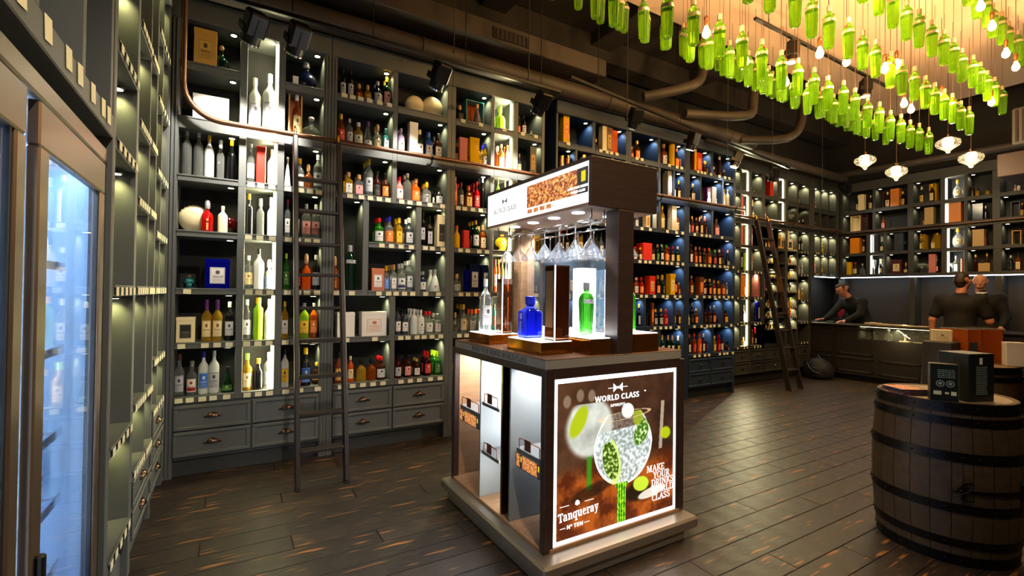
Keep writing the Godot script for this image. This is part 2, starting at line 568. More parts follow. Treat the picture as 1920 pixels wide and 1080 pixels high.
func drawer(parent: Node, x0: float, x1: float, y0: float, y1: float, m: Material, knob := false) -> void:
	var w := x1 - x0
	var h := y1 - y0
	var key := "drawer %.3f %.3f" % [w, h]
	if not meshes.has(key):
		var g := Geo.new()
		g.box(Vector3(0, 0, -0.012), Vector3(w - 0.006, h - 0.006, 0.02), 0.002)
		var e := 0.026
		g.box(Vector3(0, h * 0.5 - e * 0.5 - 0.003, 0.004), Vector3(w - 0.006, e, 0.012), 0.004)
		g.box(Vector3(0, -h * 0.5 + e * 0.5 + 0.003, 0.004), Vector3(w - 0.006, e, 0.012), 0.004)
		g.box(Vector3(w * 0.5 - e * 0.5 - 0.003, 0, 0.004), Vector3(e, h - 0.006 - 2 * e, 0.012), 0.004)
		g.box(Vector3(-w * 0.5 + e * 0.5 + 0.003, 0, 0.004), Vector3(e, h - 0.006 - 2 * e, 0.012), 0.004)
		meshes[key] = g.done()
	var d := put("drawer", meshes[key], m, parent, Vector3((x0 + x1) * 0.5, (y0 + y1) * 0.5, 0.002))
	if knob:
		if not meshes.has("knob"):
			var g := Geo.new()
			g.ball(Vector3(0, 0, 0.024), Vector3(0.021, 0.021, 0.012), 12, 8)
			g.bar(Vector3(0, 0, -0.002), Vector3(0, 0, 0.02), 0.008, 8)
			meshes["knob"] = g.done()
		put("knob", meshes["knob"], M.bronze, d, Vector3.ZERO)
	else:
		cup_handle(d, Vector3(0, -0.004, 0.0))

# rows: {"y0", "y1", "t" (board thickness), "cells": [[x0, x1, flags]], "tags": [x ...]}
func shelving(called: String, label: String, x0: float, x1: float, at: Vector3, turn: float, paint: Material, rows: Array, opt := {}) -> Node3D:
	var u := thing(called, label, "shelving", at, turn, opt.get("group", ""))
	var deep: float = opt.get("deep", 0.30)
	var top: float = opt.get("top", 3.66)
	var low: float = opt.get("low", 0.565)
	var l := x1 - x0
	var base: float = opt.get("base", 0.0)
	var pl: float = opt.get("post_left", 0.05)
	var pr: float = opt.get("post_right", 0.05)
	slabbed("back_panel", Vector3(0.004, base, -deep - 0.02), Vector3(l - 0.004, top - 0.01, -deep), opt.get("back", M.black_back), u)
	for s in [[0.0, pl], [l - pr, l]]:
		var post := slabbed("side_post", Vector3(s[0], base, -deep), Vector3(s[1], top - 0.16, 0.0), paint, u, 0.003)
		if s[1] - s[0] > 0.05:
			for g in 2: put("moulding", box_mesh(Vector3(0.012, top - 0.2 - base, 0.008), 0.003), paint, post, Vector3(-0.012 + g * 0.024, 0, deep * 0.5 + 0.002))
	slabbed("cornice", Vector3(0, top - 0.17, -deep), Vector3(l, top, 0.012), paint, u, 0.006)
	for r in rows:
		var t: float = r.get("t", BOARD)
		var last := -1.0
		for c in r.cells:
			if c.size() > 2 and c[2] == "open":
				if last >= 0.0: slabbed("divider", Vector3(last - x0, r.y0 - t, -deep), Vector3(c[0] - x0, r.y1, 0.0), paint, u, 0.002)
				last = c[1]
				continue
			var b := slabbed("shelf", Vector3(c[0] - x0, r.y0 - t, -deep), Vector3(c[1] - x0, r.y0, 0.002), paint, u, 0.002)
			slabbed("lip", Vector3(c[0] - x0, r.y0 - 0.008, 0.0015), Vector3(c[1] - x0, r.y0 + 0.004, 0.008), paint, b).position -= b.position
			for tx in r.get("tags", []):
				if tx > c[0] + 0.01 and tx < c[1] - 0.01:
					var tg := put("price_tag", box_mesh(Vector3(r.get("tag_w", 0.05), 0.036, 0.0015), 0.0004), M.card, b, Vector3(tx - x0 - b.position.x, -0.002 - t * 0.5 + 0.024 + (0.0 if t < 0.05 else 0.03), 0.0 - b.position.z + 0.0100))
					tg.rotation.z = sin(tx * 91.0) * 0.03
			if last >= 0.0 and c[0] - last > 0.012:
				slabbed("divider", Vector3(last - x0, r.y0 - t, -deep), Vector3(c[0] - x0, r.y1, 0.0), paint, u, 0.002)
			last = c[1]
			var flag: String = c[2] if c.size() > 2 else ""
			if flag == "strip":
				var sx: float = c[1] - x0 - 0.012
				var led := slabbed("light_strip", Vector3(sx - 0.012, r.y0 + 0.004, -0.05), Vector3(sx + 0.010, r.y1 - 0.004, -0.03), opt.get("strip", M.strip_glow), u, 0.003)
				area(led, Vector3(-0.016, 0, -0.005), Vector3(-1, 0, -0.35), Vector2(0.02, r.y1 - r.y0 - 0.02), opt.get("strip_color", Color(1.0, 0.95, 0.74)), opt.get("strip_energy", 0.8), "strip_light")
			elif flag != "dark":
				var px: float = c[1] - x0 - minf(0.05, (c[1] - c[0]) * 0.3) if not opt.get("puck_left", false) else c[0] - x0 + 0.05
				var pk := put("puck_light", puck_mesh(), [M.black_metal, M.puck_glow], u, Vector3(px, r.y1 - 0.0005, -0.07))
				spot(pk, Vector3(0, -0.011, 0), Vector3(0.30 if not opt.get("puck_left", false) else -0.3, -1.0, -0.16), opt.get("puck_color", Color(1.0, 0.97, 0.74)), opt.get("puck_energy", 0.17), 62.0, 0.02, 0.9)
	if opt.get("drawers", []):
		slabbed("plinth", Vector3(0, 0, -deep), Vector3(l, 0.13, -0.05), mat("plinth_" + paint.resource_name, paint.albedo_color * 0.55, 0.6), u)  # plinth paint is darkened to carry the shade of its recess
		slabbed("drawer_case", Vector3(0, 0.13, -deep), Vector3(l, low, -0.022), paint, u)
		for d in opt.drawers:
			drawer(u, d[0] - x0, d[1] - x0, 0.355, 0.549, paint, opt.get("knobs", false))
			drawer(u, d[0] - x0, d[1] - x0, 0.155, 0.349, paint, opt.get("knobs", false))
	return u

func puck_mesh() -> ArrayMesh:
	if not meshes.has("puck"):
		var g := Geo.new()
		g.bar(Vector3(0, 0, 0), Vector3(0, -0.008, 0), 0.03, 14)
		var m := g.done()
		var e := Geo.new()
		e.bar(Vector3(0, -0.0075, 0), Vector3(0, -0.010, 0), 0.022, 14)
		meshes["puck"] = e.add_to(m)
	return meshes["puck"]

# ---------------------------------------------------------------- bottles, boxes and tins
# profiles: [radius share, height share, squareness]; cap profile; label band; depth share; default width share
const SHAPES := {
	"vod": {"noun": "straight bottle", "name": "spirit_bottle", "body": [[0, 0], [0.9, 0], [1, 0.015], [1, 0.6], [0.96, 0.65], [0.78, 0.7], [0.5, 0.745], [0.34, 0.79], [0.3, 0.83], [0.3, 0.93], [0.28, 0.95], [0, 0.95]], "cap": [[0.36, 0.86], [0.36, 0.995], [0.3, 1.0], [0, 1.0]], "lab": [0.14, 0.5], "sz": 1.0},
	"wsk": {"noun": "shouldered bottle", "name": "spirit_bottle", "body": [[0, 0], [0.92, 0], [1, 0.02], [1, 0.52], [0.96, 0.58], [0.8, 0.64], [0.55, 0.68], [0.42, 0.72], [0.36, 0.78], [0.36, 0.92], [0, 0.92]], "cap": [[0.42, 0.83], [0.42, 0.99], [0.36, 1.0], [0, 1.0]], "lab": [0.1, 0.48], "sz": 0.9},
	"bor": {"noun": "tall bottle", "name": "wine_bottle", "body": [[0, 0], [0.94, 0], [1, 0.02], [1, 0.58], [0.94, 0.63], [0.7, 0.68], [0.45, 0.72], [0.38, 0.77], [0.38, 0.96], [0, 0.96]], "cap": [[0.4, 0.74], [0.41, 0.97], [0.38, 1.0], [0, 1.0]], "lab": [0.12, 0.5], "sz": 1.0},
	"chm": {"noun": "champagne bottle", "name": "wine_bottle", "body": [[0, 0], [0.92, 0], [1, 0.03], [1, 0.42], [0.93, 0.5], [0.72, 0.6], [0.5, 0.69], [0.38, 0.78], [0.34, 0.96], [0, 0.96]], "cap": [[0.53, 0.68], [0.42, 0.77], [0.38, 0.9], [0.42, 0.93], [0.4, 0.98], [0.2, 1.0], [0, 1.0]], "lab": [0.1, 0.38], "sz": 1.0},
	"dec": {"noun": "round decanter", "name": "decanter", "body": [[0, 0], [0.6, 0], [0.66, 0.02], [0.9, 0.12], [1, 0.26], [0.94, 0.4], [0.7, 0.52], [0.36, 0.6], [0.24, 0.66], [0.22, 0.76], [0.28, 0.8], [0, 0.8]], "cap": [[0, 0.78], [0.16, 0.79], [0.16, 0.82], [0.28, 0.85], [0.32, 0.91], [0.24, 0.97], [0, 1.0]], "lab": [0.12, 0.4], "sz": 0.62},
	"sqr": {"noun": "square bottle", "name": "spirit_bottle", "body": [[0, 0, 1], [0.76, 0, 1], [0.8, 0.015, 1], [0.8, 0.58, 1], [0.74, 0.64, 0.9], [0.45, 0.7, 0.4], [0.34, 0.74, 0], [0.32, 0.78, 0], [0.32, 0.88, 0], [0, 0.88, 0]], "cap": [[0.4, 0.8], [0.4, 0.985], [0.34, 1.0], [0, 1.0]], "lab": [0.1, 0.5], "sz": 0.85, "flat": true},
	"con": {"noun": "tapering bottle", "name": "spirit_bottle", "body": [[0, 0], [0.95, 0], [1, 0.03], [0.98, 0.1], [0.82, 0.32], [0.6, 0.52], [0.42, 0.66], [0.32, 0.74], [0.3, 0.9], [0, 0.9]], "cap": [[0.36, 0.82], [0.36, 0.99], [0.3, 1.0], [0, 1.0]], "lab": [0.08, 0.3], "sz": 1.0},
	"tub": {"noun": "slim bottle", "name": "spirit_bottle", "body": [[0, 0], [0.94, 0], [1, 0.01], [1, 0.7], [0.9, 0.75], [0.6, 0.79], [0.48, 0.83], [0.48, 0.93], [0, 0.93]], "cap": [[0.54, 0.86], [0.54, 0.99], [0.48, 1.0], [0, 1.0]], "lab": [0.2, 0.55], "sz": 1.0},
	"flat": {"noun": "flat flask", "name": "flask", "body": [[0, 0], [0.36, 0], [0.42, 0.02], [0.82, 0.12], [1, 0.33], [0.86, 0.53], [0.5, 0.65], [0.28, 0.7], [0.22, 0.75], [0.22, 0.84], [0, 0.84]], "cap": [[0.28, 0.8], [0.34, 0.84], [0.3, 0.96], [0.2, 1.0], [0, 1.0]], "lab": [0.2, 0.46], "sz": 0.42},
	"jar": {"noun": "dumpy bottle", "name": "spirit_bottle", "body": [[0, 0, 0.3], [0.9, 0, 0.3], [0.97, 0.02, 0.3], [0.97, 0.46, 0.3], [0.85, 0.56, 0.2], [0.5, 0.63, 0], [0.32, 0.67, 0], [0.3, 0.76, 0], [0, 0.76, 0]], "cap": [[0.36, 0.72], [0.44, 0.76], [0.46, 0.88], [0.36, 0.97], [0.1, 1.0], [0, 1.0]], "lab": [0.08, 0.42], "sz": 0.9},
	"gin": {"noun": "fluted bottle", "name": "spirit_bottle", "body": [[0, 0, 0, 0], [0.62, 0, 0, 1], [0.78, 0.02, 0, 1], [0.84, 0.08, 0, 1], [0.96, 0.45, 0, 1], [1, 0.6, 0, 0.6], [1.0, 0.66, 0, 0], [0.92, 0.72, 0, 0], [0.68, 0.78, 0, 0], [0.42, 0.82, 0, 0], [0.36, 0.85, 0, 0], [0.36, 0.93, 0, 0], [0, 0.93, 0, 0]], "cap": [[0.42, 0.86], [0.42, 0.99], [0.36, 1.0], [0, 1.0]], "lab": [0.6, 0.68], "sz": 1.0, "flutes": 10},
}
const GLASS := {
	"clear": [0.93, 0.96, 0.94, 0.07], "frost": [0.86, 0.88, 0.86, 0.75], "white": [0.88, 0.88, 0.86, 1.0], "amber": [0.72, 0.33, 0.06, 0.28], "gold": [0.93, 0.74, 0.18, 0.22],
	"brown": [0.26, 0.11, 0.04, 0.5], "green": [0.25, 0.62, 0.16, 0.25], "dkgreen": [0.03, 0.17, 0.09, 0.5], "lime": [0.65, 0.85, 0.15, 0.55], "black": [0.022, 0.022, 0.024, 1.0],
	"navy": [0.05, 0.08, 0.2, 1.0], "blue": [0.03, 0.33, 0.72, 0.35], "royal": [0.03, 0.07, 0.62, 0.45], "red": [0.75, 0.03, 0.05, 0.4], "dkred": [0.24, 0.02, 0.03, 0.6],
	"pink": [0.9, 0.55, 0.52, 0.7], "purple": [0.33, 0.12, 0.42, 0.8], "yellow": [0.95, 0.74, 0.03, 0.8], "orange": [0.90, 0.36, 0.04, 0.6], "copper": [0.78, 0.46, 0.32, 1.0],
	"silver": [0.72, 0.72, 0.74, 1.0], "teal": [0.25, 0.60, 0.60, 0.7], "cream": [0.90, 0.84, 0.66, 1.0], "wood": [0.80, 0.62, 0.30, 1.0], "grey": [0.45, 0.44, 0.42, 1.0], "lilac": [0.75, 0.70, 0.88, 0.8],
	"cork": [0.75, 0.58, 0.36, 1.0], "tan": [0.72, 0.60, 0.38, 1.0], "slate": [0.16, 0.18, 0.21, 1.0], "amberbox": [0.86, 0.50, 0.06, 1.0], "redbox": [0.78, 0.14, 0.06, 1.0], "brownbox": [0.40, 0.20, 0.10, 1.0], "maroon": [0.30, 0.09, 0.09, 1.0],
}
const SAY := {"dkgreen": "dark green", "dkred": "dark red", "frost": "frosted", "royal": "deep blue", "amberbox": "amber", "redbox": "red", "brownbox": "brown", "gold": "golden", "lime": "lime green"}
const ORD := ["first", "second", "third", "fourth", "fifth", "sixth", "seventh", "eighth", "ninth", "tenth", "eleventh", "twelfth", "thirteenth", "fourteenth"]

func stock(c: String) -> StandardMaterial3D:
	var key := "stock_" + c
	if M.has(key): return M[key]
	var g: Array = GLASS[c]
	var col := Color(g[0], g[1], g[2])
	if c in ["copper", "silver"]: return mat(key, col, 0.3, 0.85)
	if c == "gold_metal": return M.gold
	if g[3] < 0.9: return glass(key, col, g[3], 0.28 if c == "frost" else 0.04)
	return mat(key, col, 0.18 if c in ["black", "navy"] else 0.4, 0.0)

func capmat(c: String) -> StandardMaterial3D:
	var key := "cap_" + c
	if M.has(key): return M[key]
	if c == "metal": return M.gold
	var g: Array = GLASS[c]
	return mat(key, Color(g[0], g[1], g[2]), 0.35, 0.5 if c in ["copper", "silver", "gold"] else 0.0)

# printed label: paper colour, a frame, bands and lines of small print
func label_mat(c: String) -> StandardMaterial3D:
	var key := "label_" + c
	if M.has(key): return M[key]
	var two := {"white": [Color(0.9, 0.9, 0.88), Color(0.2, 0.2, 0.25)], "cream": [Color(0.9, 0.83, 0.62), Color(0.4, 0.25, 0.12)], "yellow": [Color(0.95, 0.78, 0.2), Color(0.35, 0.2, 0.05)], "black": [Color(0.05, 0.05, 0.06), Color(0.75, 0.68, 0.5)],
		"blue": [Color(0.2, 0.42, 0.78), Color(0.92, 0.94, 0.96)], "red": [Color(0.75, 0.1, 0.08), Color(0.95, 0.88, 0.8)], "orange": [Color(0.92, 0.45, 0.1), Color(0.98, 0.9, 0.75)], "green": [Color(0.15, 0.42, 0.18), Color(0.9, 0.85, 0.5)],
		"pink": [Color(0.9, 0.65, 0.62), Color(0.5, 0.1, 0.15)], "silver": [Color(0.72, 0.73, 0.75), Color(0.15, 0.15, 0.2)], "redbase": [Color(0.9, 0.88, 0.82), Color(0.55, 0.06, 0.1)], "navyband": [Color(0.9, 0.9, 0.9), Color(0.1, 0.14, 0.35)],
		"print": [Color(0.85, 0.85, 0.83), Color(0.75, 0.3, 0.15)], "gold": [Color(0.83, 0.66, 0.3), Color(0.25, 0.12, 0.04)]}
	var p: Color = two[c][0]
	var i: Color = two[c][1]
	var w := 48
	var im := Image.create(w, w, false, Image.FORMAT_RGB8)
	im.fill(p)
	im.fill_rect(Rect2i(2, 2, w - 4, 1), i.lerp(p, 0.3)); im.fill_rect(Rect2i(2, w - 3, w - 4, 1), i.lerp(p, 0.3))
	im.fill_rect(Rect2i(2, 2, 1, w - 4), i.lerp(p, 0.3)); im.fill_rect(Rect2i(w - 3, 2, 1, w - 4), i.lerp(p, 0.3))
	var g := RandomNumberGenerator.new()
	g.seed = c.length() * 31 + c.unicode_at(0)
	if c in ["redbase", "navyband"]: im.fill_rect(Rect2i(3, 32, w - 6, 12), i)
	for y in w:
		for x in w:
			if Vector2(x - 24, (y - 14) * 1.2).length() < 7.0 and c not in ["black"]: im.set_pixel(x, y, i.lerp(p, 0.15))
	for y in [25, 29, 35, 38, 41]:
		if c in ["redbase", "navyband"] and y > 31: break
		var x := 8
		while x < 40:
			var d := g.randi_range(1, 4)
			im.fill_rect(Rect2i(x, y, d, 2 if y < 30 else 1), i.lerp(p, 0.2))
			x += d + 1
	var m := mat(key, Color.WHITE, 0.6)
	m.albedo_texture = ImageTexture.create_from_image(im)
	return m

func bottle_parts(kind: String, far: bool) -> Array:
	var key := "bottle %s %s" % [kind, far]
	if meshes.has(key): return meshes[key]
	var s: Dictionary = SHAPES[kind]
	var seg := (10 if far else 20) if not s.has("flutes") else 40
	if s.has("flat"): seg = 12 if far else 24
	var half := func(rows: Array) -> Array:
		var out := []
		for r in rows:
			var q: Array = r.duplicate()
			q[0] *= 0.5
			out.append(q)
		return out
	var g := Geo.new()
	var body: Array = half.call(s.body)
	g.lathe(body, seg, 1.0, s.sz, s.get("flutes", 0), 0.12)
	var c := Geo.new()
	var cap: Array = half.call(s.cap)
	if cap[0][0] > 0: cap = [[0.0, cap[0][1]]] + cap
	c.lathe(cap, 8 if far else 14, 1.0, 1.0 if kind != "dec" else 1.0)
	# label: a patch wrapped on the front
	var lb := Geo.new()
	var R := func(y: float) -> float:
		for i in body.size() - 1:
			if y >= body[i][1] and y <= body[i + 1][1] and body[i + 1][1] > body[i][1]:
				return lerpf(body[i][0], body[i + 1][0], (y - body[i][1]) / (body[i + 1][1] - body[i][1]))
		return 0.4
	var nx := 4 if far else 8
	var ny := 1 if far else 3
	var spread := 0.95 if not s.has("flat") else 0.66
	var at := func(i: int, j: int) -> Array:
		var t: float = PI * 0.5 + spread * (0.5 - float(i) / nx) * 2.0
		var y: float = lerpf(s.lab[0], s.lab[1], float(j) / ny)
		var r: float = R.call(y) + 0.006
		if s.has("flat"):
			var pw := 7.0
			r *= pow(pow(absf(cos(t)), pw) + pow(absf(sin(t)), pw), -1.0 / pw)
		return [Vector3(r * cos(t), y, r * sin(t) * s.sz + 0.002), Vector3(cos(t), 0.0, sin(t)).normalized() if not s.has("flat") else Vector3.BACK]
	for j in ny:
		for i in nx:
			var p := []
			var nn := []
			var uu := []
			for w in [[i, j], [i + 1, j], [i + 1, j + 1], [i, j + 1]]:
				var q: Array = at.call(w[0], w[1])
				p.append(q[0]); nn.append(q[1]); uu.append(Vector2(float(w[0]) / nx, 1.0 - float(w[1]) / ny))
			lb.squad(p, nn, uu)
	var out := []
	if far:
		var m := ArrayMesh.new()
		g.add_to(m); c.add_to(m); lb.add_to(m)
		var plain := ArrayMesh.new()
		g.add_to(plain); c.add_to(plain)
		out = [m, plain]
	else:
		out = [g.done(), c.done(), lb.done()]
	meshes[key] = out
	return out

func bottle(kind: String, at: Vector3, h: float, w: float, c: String, cap: String, lab: String, label: String, group: String, turn := 0.0, far := false) -> Node3D:
	var s: Dictionary = SHAPES[kind]
	var p := bottle_parts(kind, far)
	var o: Node3D
	if far:
		var ms := [stock(c), capmat(cap)]
		if lab != "-": ms.append(label_mat(lab))
		o = put(s.name, p[0] if lab != "-" else p[1], ms)
		tag(o, label, "bottle", group)
		o.position = at
		o.rotation.y = turn
	else:
		o = thing(s.name, label, "bottle", at, turn, group)
		put("body", p[0], stock(c), o)
		put("cap", p[1], capmat(cap), o)
		if lab != "-": put("label_patch", p[2], label_mat(lab), o)
	o.scale = Vector3(w, h, w)
	return o

func carton(at: Vector3, s: Vector3, c: String, lab: String, label: String, group: String, turn := 0.0, called := "gift_box") -> Node3D:
	var o := thing(called, label, "box", at, turn, group)
	put("body", box_mesh(s, minf(0.003, s.z * 0.2), Vector3(0, s.y * 0.5, 0)), stock(c), o)
	slabbed("lid_edge", Vector3(-s.x * 0.5 - 0.001, s.y * 0.86, -s.z * 0.5 - 0.001), Vector3(s.x * 0.5 + 0.001, s.y + 0.001, s.z * 0.5 + 0.001), stock(c), o)
	if lab != "-":
		slabbed("front_print", Vector3(-s.x * 0.3, s.y * 0.18, s.z * 0.5), Vector3(s.x * 0.3, s.y * 0.72, s.z * 0.5 + 0.0012), label_mat(lab), o, 0.0)
	return o

func tin(at: Vector3, h: float, w: float, c: String, lab: String, label: String, group: String, turn := 0.0) -> Node3D:
	var o := thing("gift_tin", label, "tin", at, turn, group)
	if not meshes.has("tin"):
		var g := Geo.new()
		g.lathe([[0, 0], [0.48, 0], [0.48, 0.92], [0, 0.92]], 18)
		var l := Geo.new()
		l.lathe([[0.48, 0.9], [0.5, 0.9], [0.5, 0.985], [0.47, 1.0], [0, 1.0]], 18)
		meshes["tin"] = [g.done(), l.done()]
	put("body", meshes["tin"][0], stock(c), o)
	put("lid", meshes["tin"][1], M.gold if c != "black" else M.black_metal, o)
	if lab != "-": put("label_patch", box_mesh(Vector3(0.5, 0.4, 0.02), 0.004, Vector3(0, 0.45, 0.47)), label_mat(lab), o)
	o.scale = Vector3(w, h, w)
	return o

func open_case(at: Vector3, s: Vector3, c: String, inner: String, label: String, turn := 0.0) -> Node3D:
	var o := thing("display_case", label, "case", at, turn)
	var t := 0.012
	slabbed("back", Vector3(-s.x / 2, 0, -s.z / 2), Vector3(s.x / 2, s.y, -s.z / 2 + t), stock(inner), o)
	for k in [[-s.x / 2, -s.x / 2 + t], [s.x / 2 - t, s.x / 2]]: slabbed("side", Vector3(k[0], 0, -s.z / 2 + t), Vector3(k[1], s.y, s.z / 2), stock(c), o)
	slabbed("base", Vector3(-s.x / 2 + t, 0, -s.z / 2 + t), Vector3(s.x / 2 - t, t * 0.5, s.z / 2), stock(c), o)
	slabbed("top", Vector3(-s.x / 2 + t, s.y - t, -s.z / 2 + t), Vector3(s.x / 2 - t, s.y, s.z / 2), stock(c), o)
	return o

func shell_disc(at: Vector3, r: float, thick: float, c: String, label: String, tilt := 0.15) -> Node3D:
	var o := thing("ribbed_disc", label, "ornament", at)
	if not meshes.has("shell"):
		var g := Geo.new()
		for j in 24:
			for k in 28:
				var p := []
				var nn := []
				for w in [[j, k], [j, k + 1], [j + 1, k + 1], [j + 1, k]]:
					var f: float = PI * w[0] / 24.0
					var t: float = TAU * w[1] / 28.0
					var rr := 1.0 + 0.03 * cos(f * 24.0)
					var d := Vector3(cos(f), sin(f) * cos(t), sin(f) * sin(t))
					p.append(Vector3(d.x, d.y * rr, d.z * rr) * 1.0)
					nn.append((d + Vector3(sin(f * 24.0) * 0.5 * signf(sin(f)), 0, 0)).normalized())
				g.squad(p, nn, [Vector2.ZERO, Vector2.ZERO, Vector2.ZERO, Vector2.ZERO])
		meshes["shell"] = g.done()
	var b := put("shell", meshes["shell"], stock(c), o, Vector3(0, r * 0.97, 0))
	b.scale = Vector3(r, r, thick)
	b.rotation.z = 0.9
	o.rotation.x = -tilt
	return o

func skull(at: Vector3, h: float, c: String, label: String, group := "", turn := 0.0) -> Node3D:
	var o := thing("skull_bottle", label, "bottle", at, turn, group)
	if not meshes.has("skull"):
		var g := Geo.new()
		g.ball(Vector3(0, 0.55, -0.03), Vector3(0.36, 0.30, 0.38), 18, 12)
		g.ball(Vector3(0, 0.30, 0.12), Vector3(0.22, 0.26, 0.20), 14, 10)
		g.ball(Vector3(0.17, 0.42, 0.18), Vector3(0.12, 0.07, 0.12), 10, 6)
		g.ball(Vector3(-0.17, 0.42, 0.18), Vector3(0.12, 0.07, 0.12), 10, 6)
		g.lathe([[0, 0.0], [0.22, 0.0], [0.22, 0.12], [0.15, 0.2], [0, 0.2]], 14)
		var e := Geo.new()
		for s in [-1.0, 1.0]: e.ball(Vector3(s * 0.13, 0.5, 0.27), Vector3(0.085, 0.075, 0.06), 10, 8)
		e.ball(Vector3(0, 0.37, 0.31), Vector3(0.035, 0.05, 0.03), 8, 6)
		var n := Geo.new()
		n.lathe([[0, 0.78], [0.11, 0.78], [0.10, 0.9], [0, 0.9]], 12)
		var k := Geo.new()
		k.lathe([[0, 0.88], [0.13, 0.88], [0.13, 0.97], [0.08, 1.0], [0, 1.0]], 12)
		meshes["skull"] = [g.done(), e.done(), n.done(), k.done()]
	put("skull", meshes["skull"][0], stock(c), o)
	put("shaded_socket", meshes["skull"][1], mat("socket_" + c, stock(c).albedo_color * 0.35, 0.5), o)  # shade of the hollows, put into a darker tone of the bottle colour
	put("neck", meshes["skull"][2], stock(c), o)
	put("stopper", meshes["skull"][3], stock("cork") if c != "yellow" else stock("orange"), o)
	o.scale = Vector3.ONE * h
	return o

func stem_glass(kind: String, at: Vector3, h: float, m: Material, label: String, group := "", down := false, turn := 0.0) -> Node3D:
	var o := thing("martini_glass" if kind == "martini" else "champagne_flute" if kind == "flute" else "coupe_glass", label, "glass", at, turn, group)
	if not meshes.has(kind):
		var g := Geo.new()
		var st := Geo.new()
		if kind == "martini":
			g.lathe([[0.004, 0.46], [0.36, 0.995], [0.365, 1.0], [0.36, 1.0], [0.0, 0.475]], 28)
			st.lathe([[0, 0], [0.24, 0.0], [0.24, 0.008], [0.05, 0.03], [0.022, 0.06], [0.02, 0.4], [0.03, 0.47], [0, 0.475]], 20)
		elif kind == "flute":
			g.lathe([[0.02, 0.38], [0.11, 0.5], [0.145, 0.75], [0.13, 0.995], [0.132, 1.0], [0.122, 0.99], [0.13, 0.75], [0.0, 0.42]], 18)
			st.lathe([[0, 0], [0.15, 0.0], [0.15, 0.008], [0.03, 0.03], [0.018, 0.06], [0.018, 0.36], [0, 0.39]], 14)
		else:
			g.lathe([[0.03, 0.5], [0.28, 0.62], [0.36, 0.8], [0.35, 1.0], [0.34, 1.0], [0.33, 0.8], [0.0, 0.55]], 20)
			st.lathe([[0, 0], [0.24, 0.0], [0.24, 0.01], [0.04, 0.04], [0.025, 0.08], [0.025, 0.47], [0, 0.51]], 14)
		meshes[kind] = [g.done(), st.done()]
	put("bowl", meshes[kind][0], m, o)
	put("stem", meshes[kind][1], m, o)
	o.scale = Vector3.ONE * h
	if down: o.rotation.x = PI
	return o

# one shelf's goods, from a line such as "vod 0.42 0.31 0.08 clear white cream 2; box ..." :
# kind, place along the wall, height, width, colour, cap, label, how many more stand behind
func goods(line: String, y: float, where: String, plane: Transform3D, far := false, set_back := 0.085, deepest := 0.25) -> void:
	var k := 0
	var rows := line.split(";", false)
	var turn := plane.basis.get_euler().y
	for r in rows:
		var f := r.strip_edges().split(" ", false)
		if f.size() < 7: continue
		var kind := f[0]
		var x := f[1].to_float()
		var h := f[2].to_float()
		var w := f[3].to_float()
		var c := f[4]
		var cap := f[5]
		var lab := f[6]
		var more := f[7].to_int() if f.size() > 7 else 0
		var said: String = SAY.get(c, c)
		var lbl: String = " with %s label" % (lab if lab not in ["redbase", "navyband", "print"] else {"redbase": "red based", "navyband": "blue banded", "print": "printed"}[lab]) if lab != "-" else ""
		var spot_ := "%s from left, %s" % [ORD[mini(k, 13)], where]
		var group := "bottles, " + where
		for b in 1 + more:
			var zz := -set_back - b * maxf(w + 0.006, 0.07) - (w * 0.5 - 0.04 if w > 0.08 else 0.0)
			if -zz + w * 0.45 > deepest + 0.05: break
			var at := plane * Vector3(x + (0.0 if b == 0 else sin(x * 77.0 + b) * 0.004), y, zz)
			var full: String
			if kind in SHAPES:
				var noun: String = SHAPES[kind].noun
				full = "%s %s%s, %s" % [said, noun, lbl, spot_] if b == 0 else "%s %s, %s behind %s" % [said, noun, ORD[b], spot_]
				bottle(kind, at, h, w, c, cap, lab, full, group, turn + sin(x * 57.0 + b * 3.0) * 0.12, far)
			elif kind == "box":
				var deep := minf(w * 0.9, 0.12)
				carton(plane * Vector3(x, y, -0.03 - deep * 0.5 - b * (deep + 0.01)), Vector3(w, h, deep), c, lab, "%s gift box%s, %s" % [said, lbl, spot_], group, turn)
			elif kind == "tin":
				tin(at, h, w, c, lab, "%s gift tin%s, %s" % [said, lbl, spot_], group, turn)
			elif kind == "case":
				open_case(plane * Vector3(x, y, -0.14), Vector3(w, h, 0.12), c, cap, "open %s presentation case, %s" % [said, spot_], turn)
			elif kind == "skull":
				skull(plane * Vector3(x, y, -0.15), h, c, "%s skull-shaped bottle, %s" % [said, spot_], group, turn)
			elif kind == "shell":
				shell_disc(plane * Vector3(x, y + 0.004, -0.17), h * 0.5, 0.05, c, "%s ribbed shell disc, %s" % [said, spot_], -0.2)
			elif kind in ["martini", "flute", "coupe"]:
				stem_glass(kind, at, h, stock("clear"), "clear stemmed glass, %s" % spot_, group, false, turn)
		k += 1

func add_upright(u: Node3D, xa: float, xb: float, ya: float, yb: float, m: Material, deep := 0.30) -> void:
	slabbed("divider", Vector3(xa, ya, -deep), Vector3(xb, yb, 0.0), m, u, 0.002)

func tall_strip(u: Node3D, x: float, ya: float, yb: float) -> void:
	var led := slabbed("light_strip", Vector3(x - 0.024, ya, -0.05), Vector3(x - 0.002, yb, -0.03), M.strip_glow, u, 0.003)
	area(led, Vector3(-0.016, 0, -0.005), Vector3(-1, 0, -0.35), Vector2(0.02, yb - ya), Color(1.0, 0.95, 0.74), 0.8, "strip_light")

func niche_puck(u: Node3D, x: float, y: float) -> void:
	var pk := put("puck_light", puck_mesh(), [M.black_metal, M.puck_glow], u, Vector3(x, y - 0.0005, -0.07))
	spot(pk, Vector3(0, -0.011, 0), Vector3(0.30, -1.0, -0.16), Color(1.0, 0.97, 0.74), 0.17, 62.0, 0.02, 0.9)

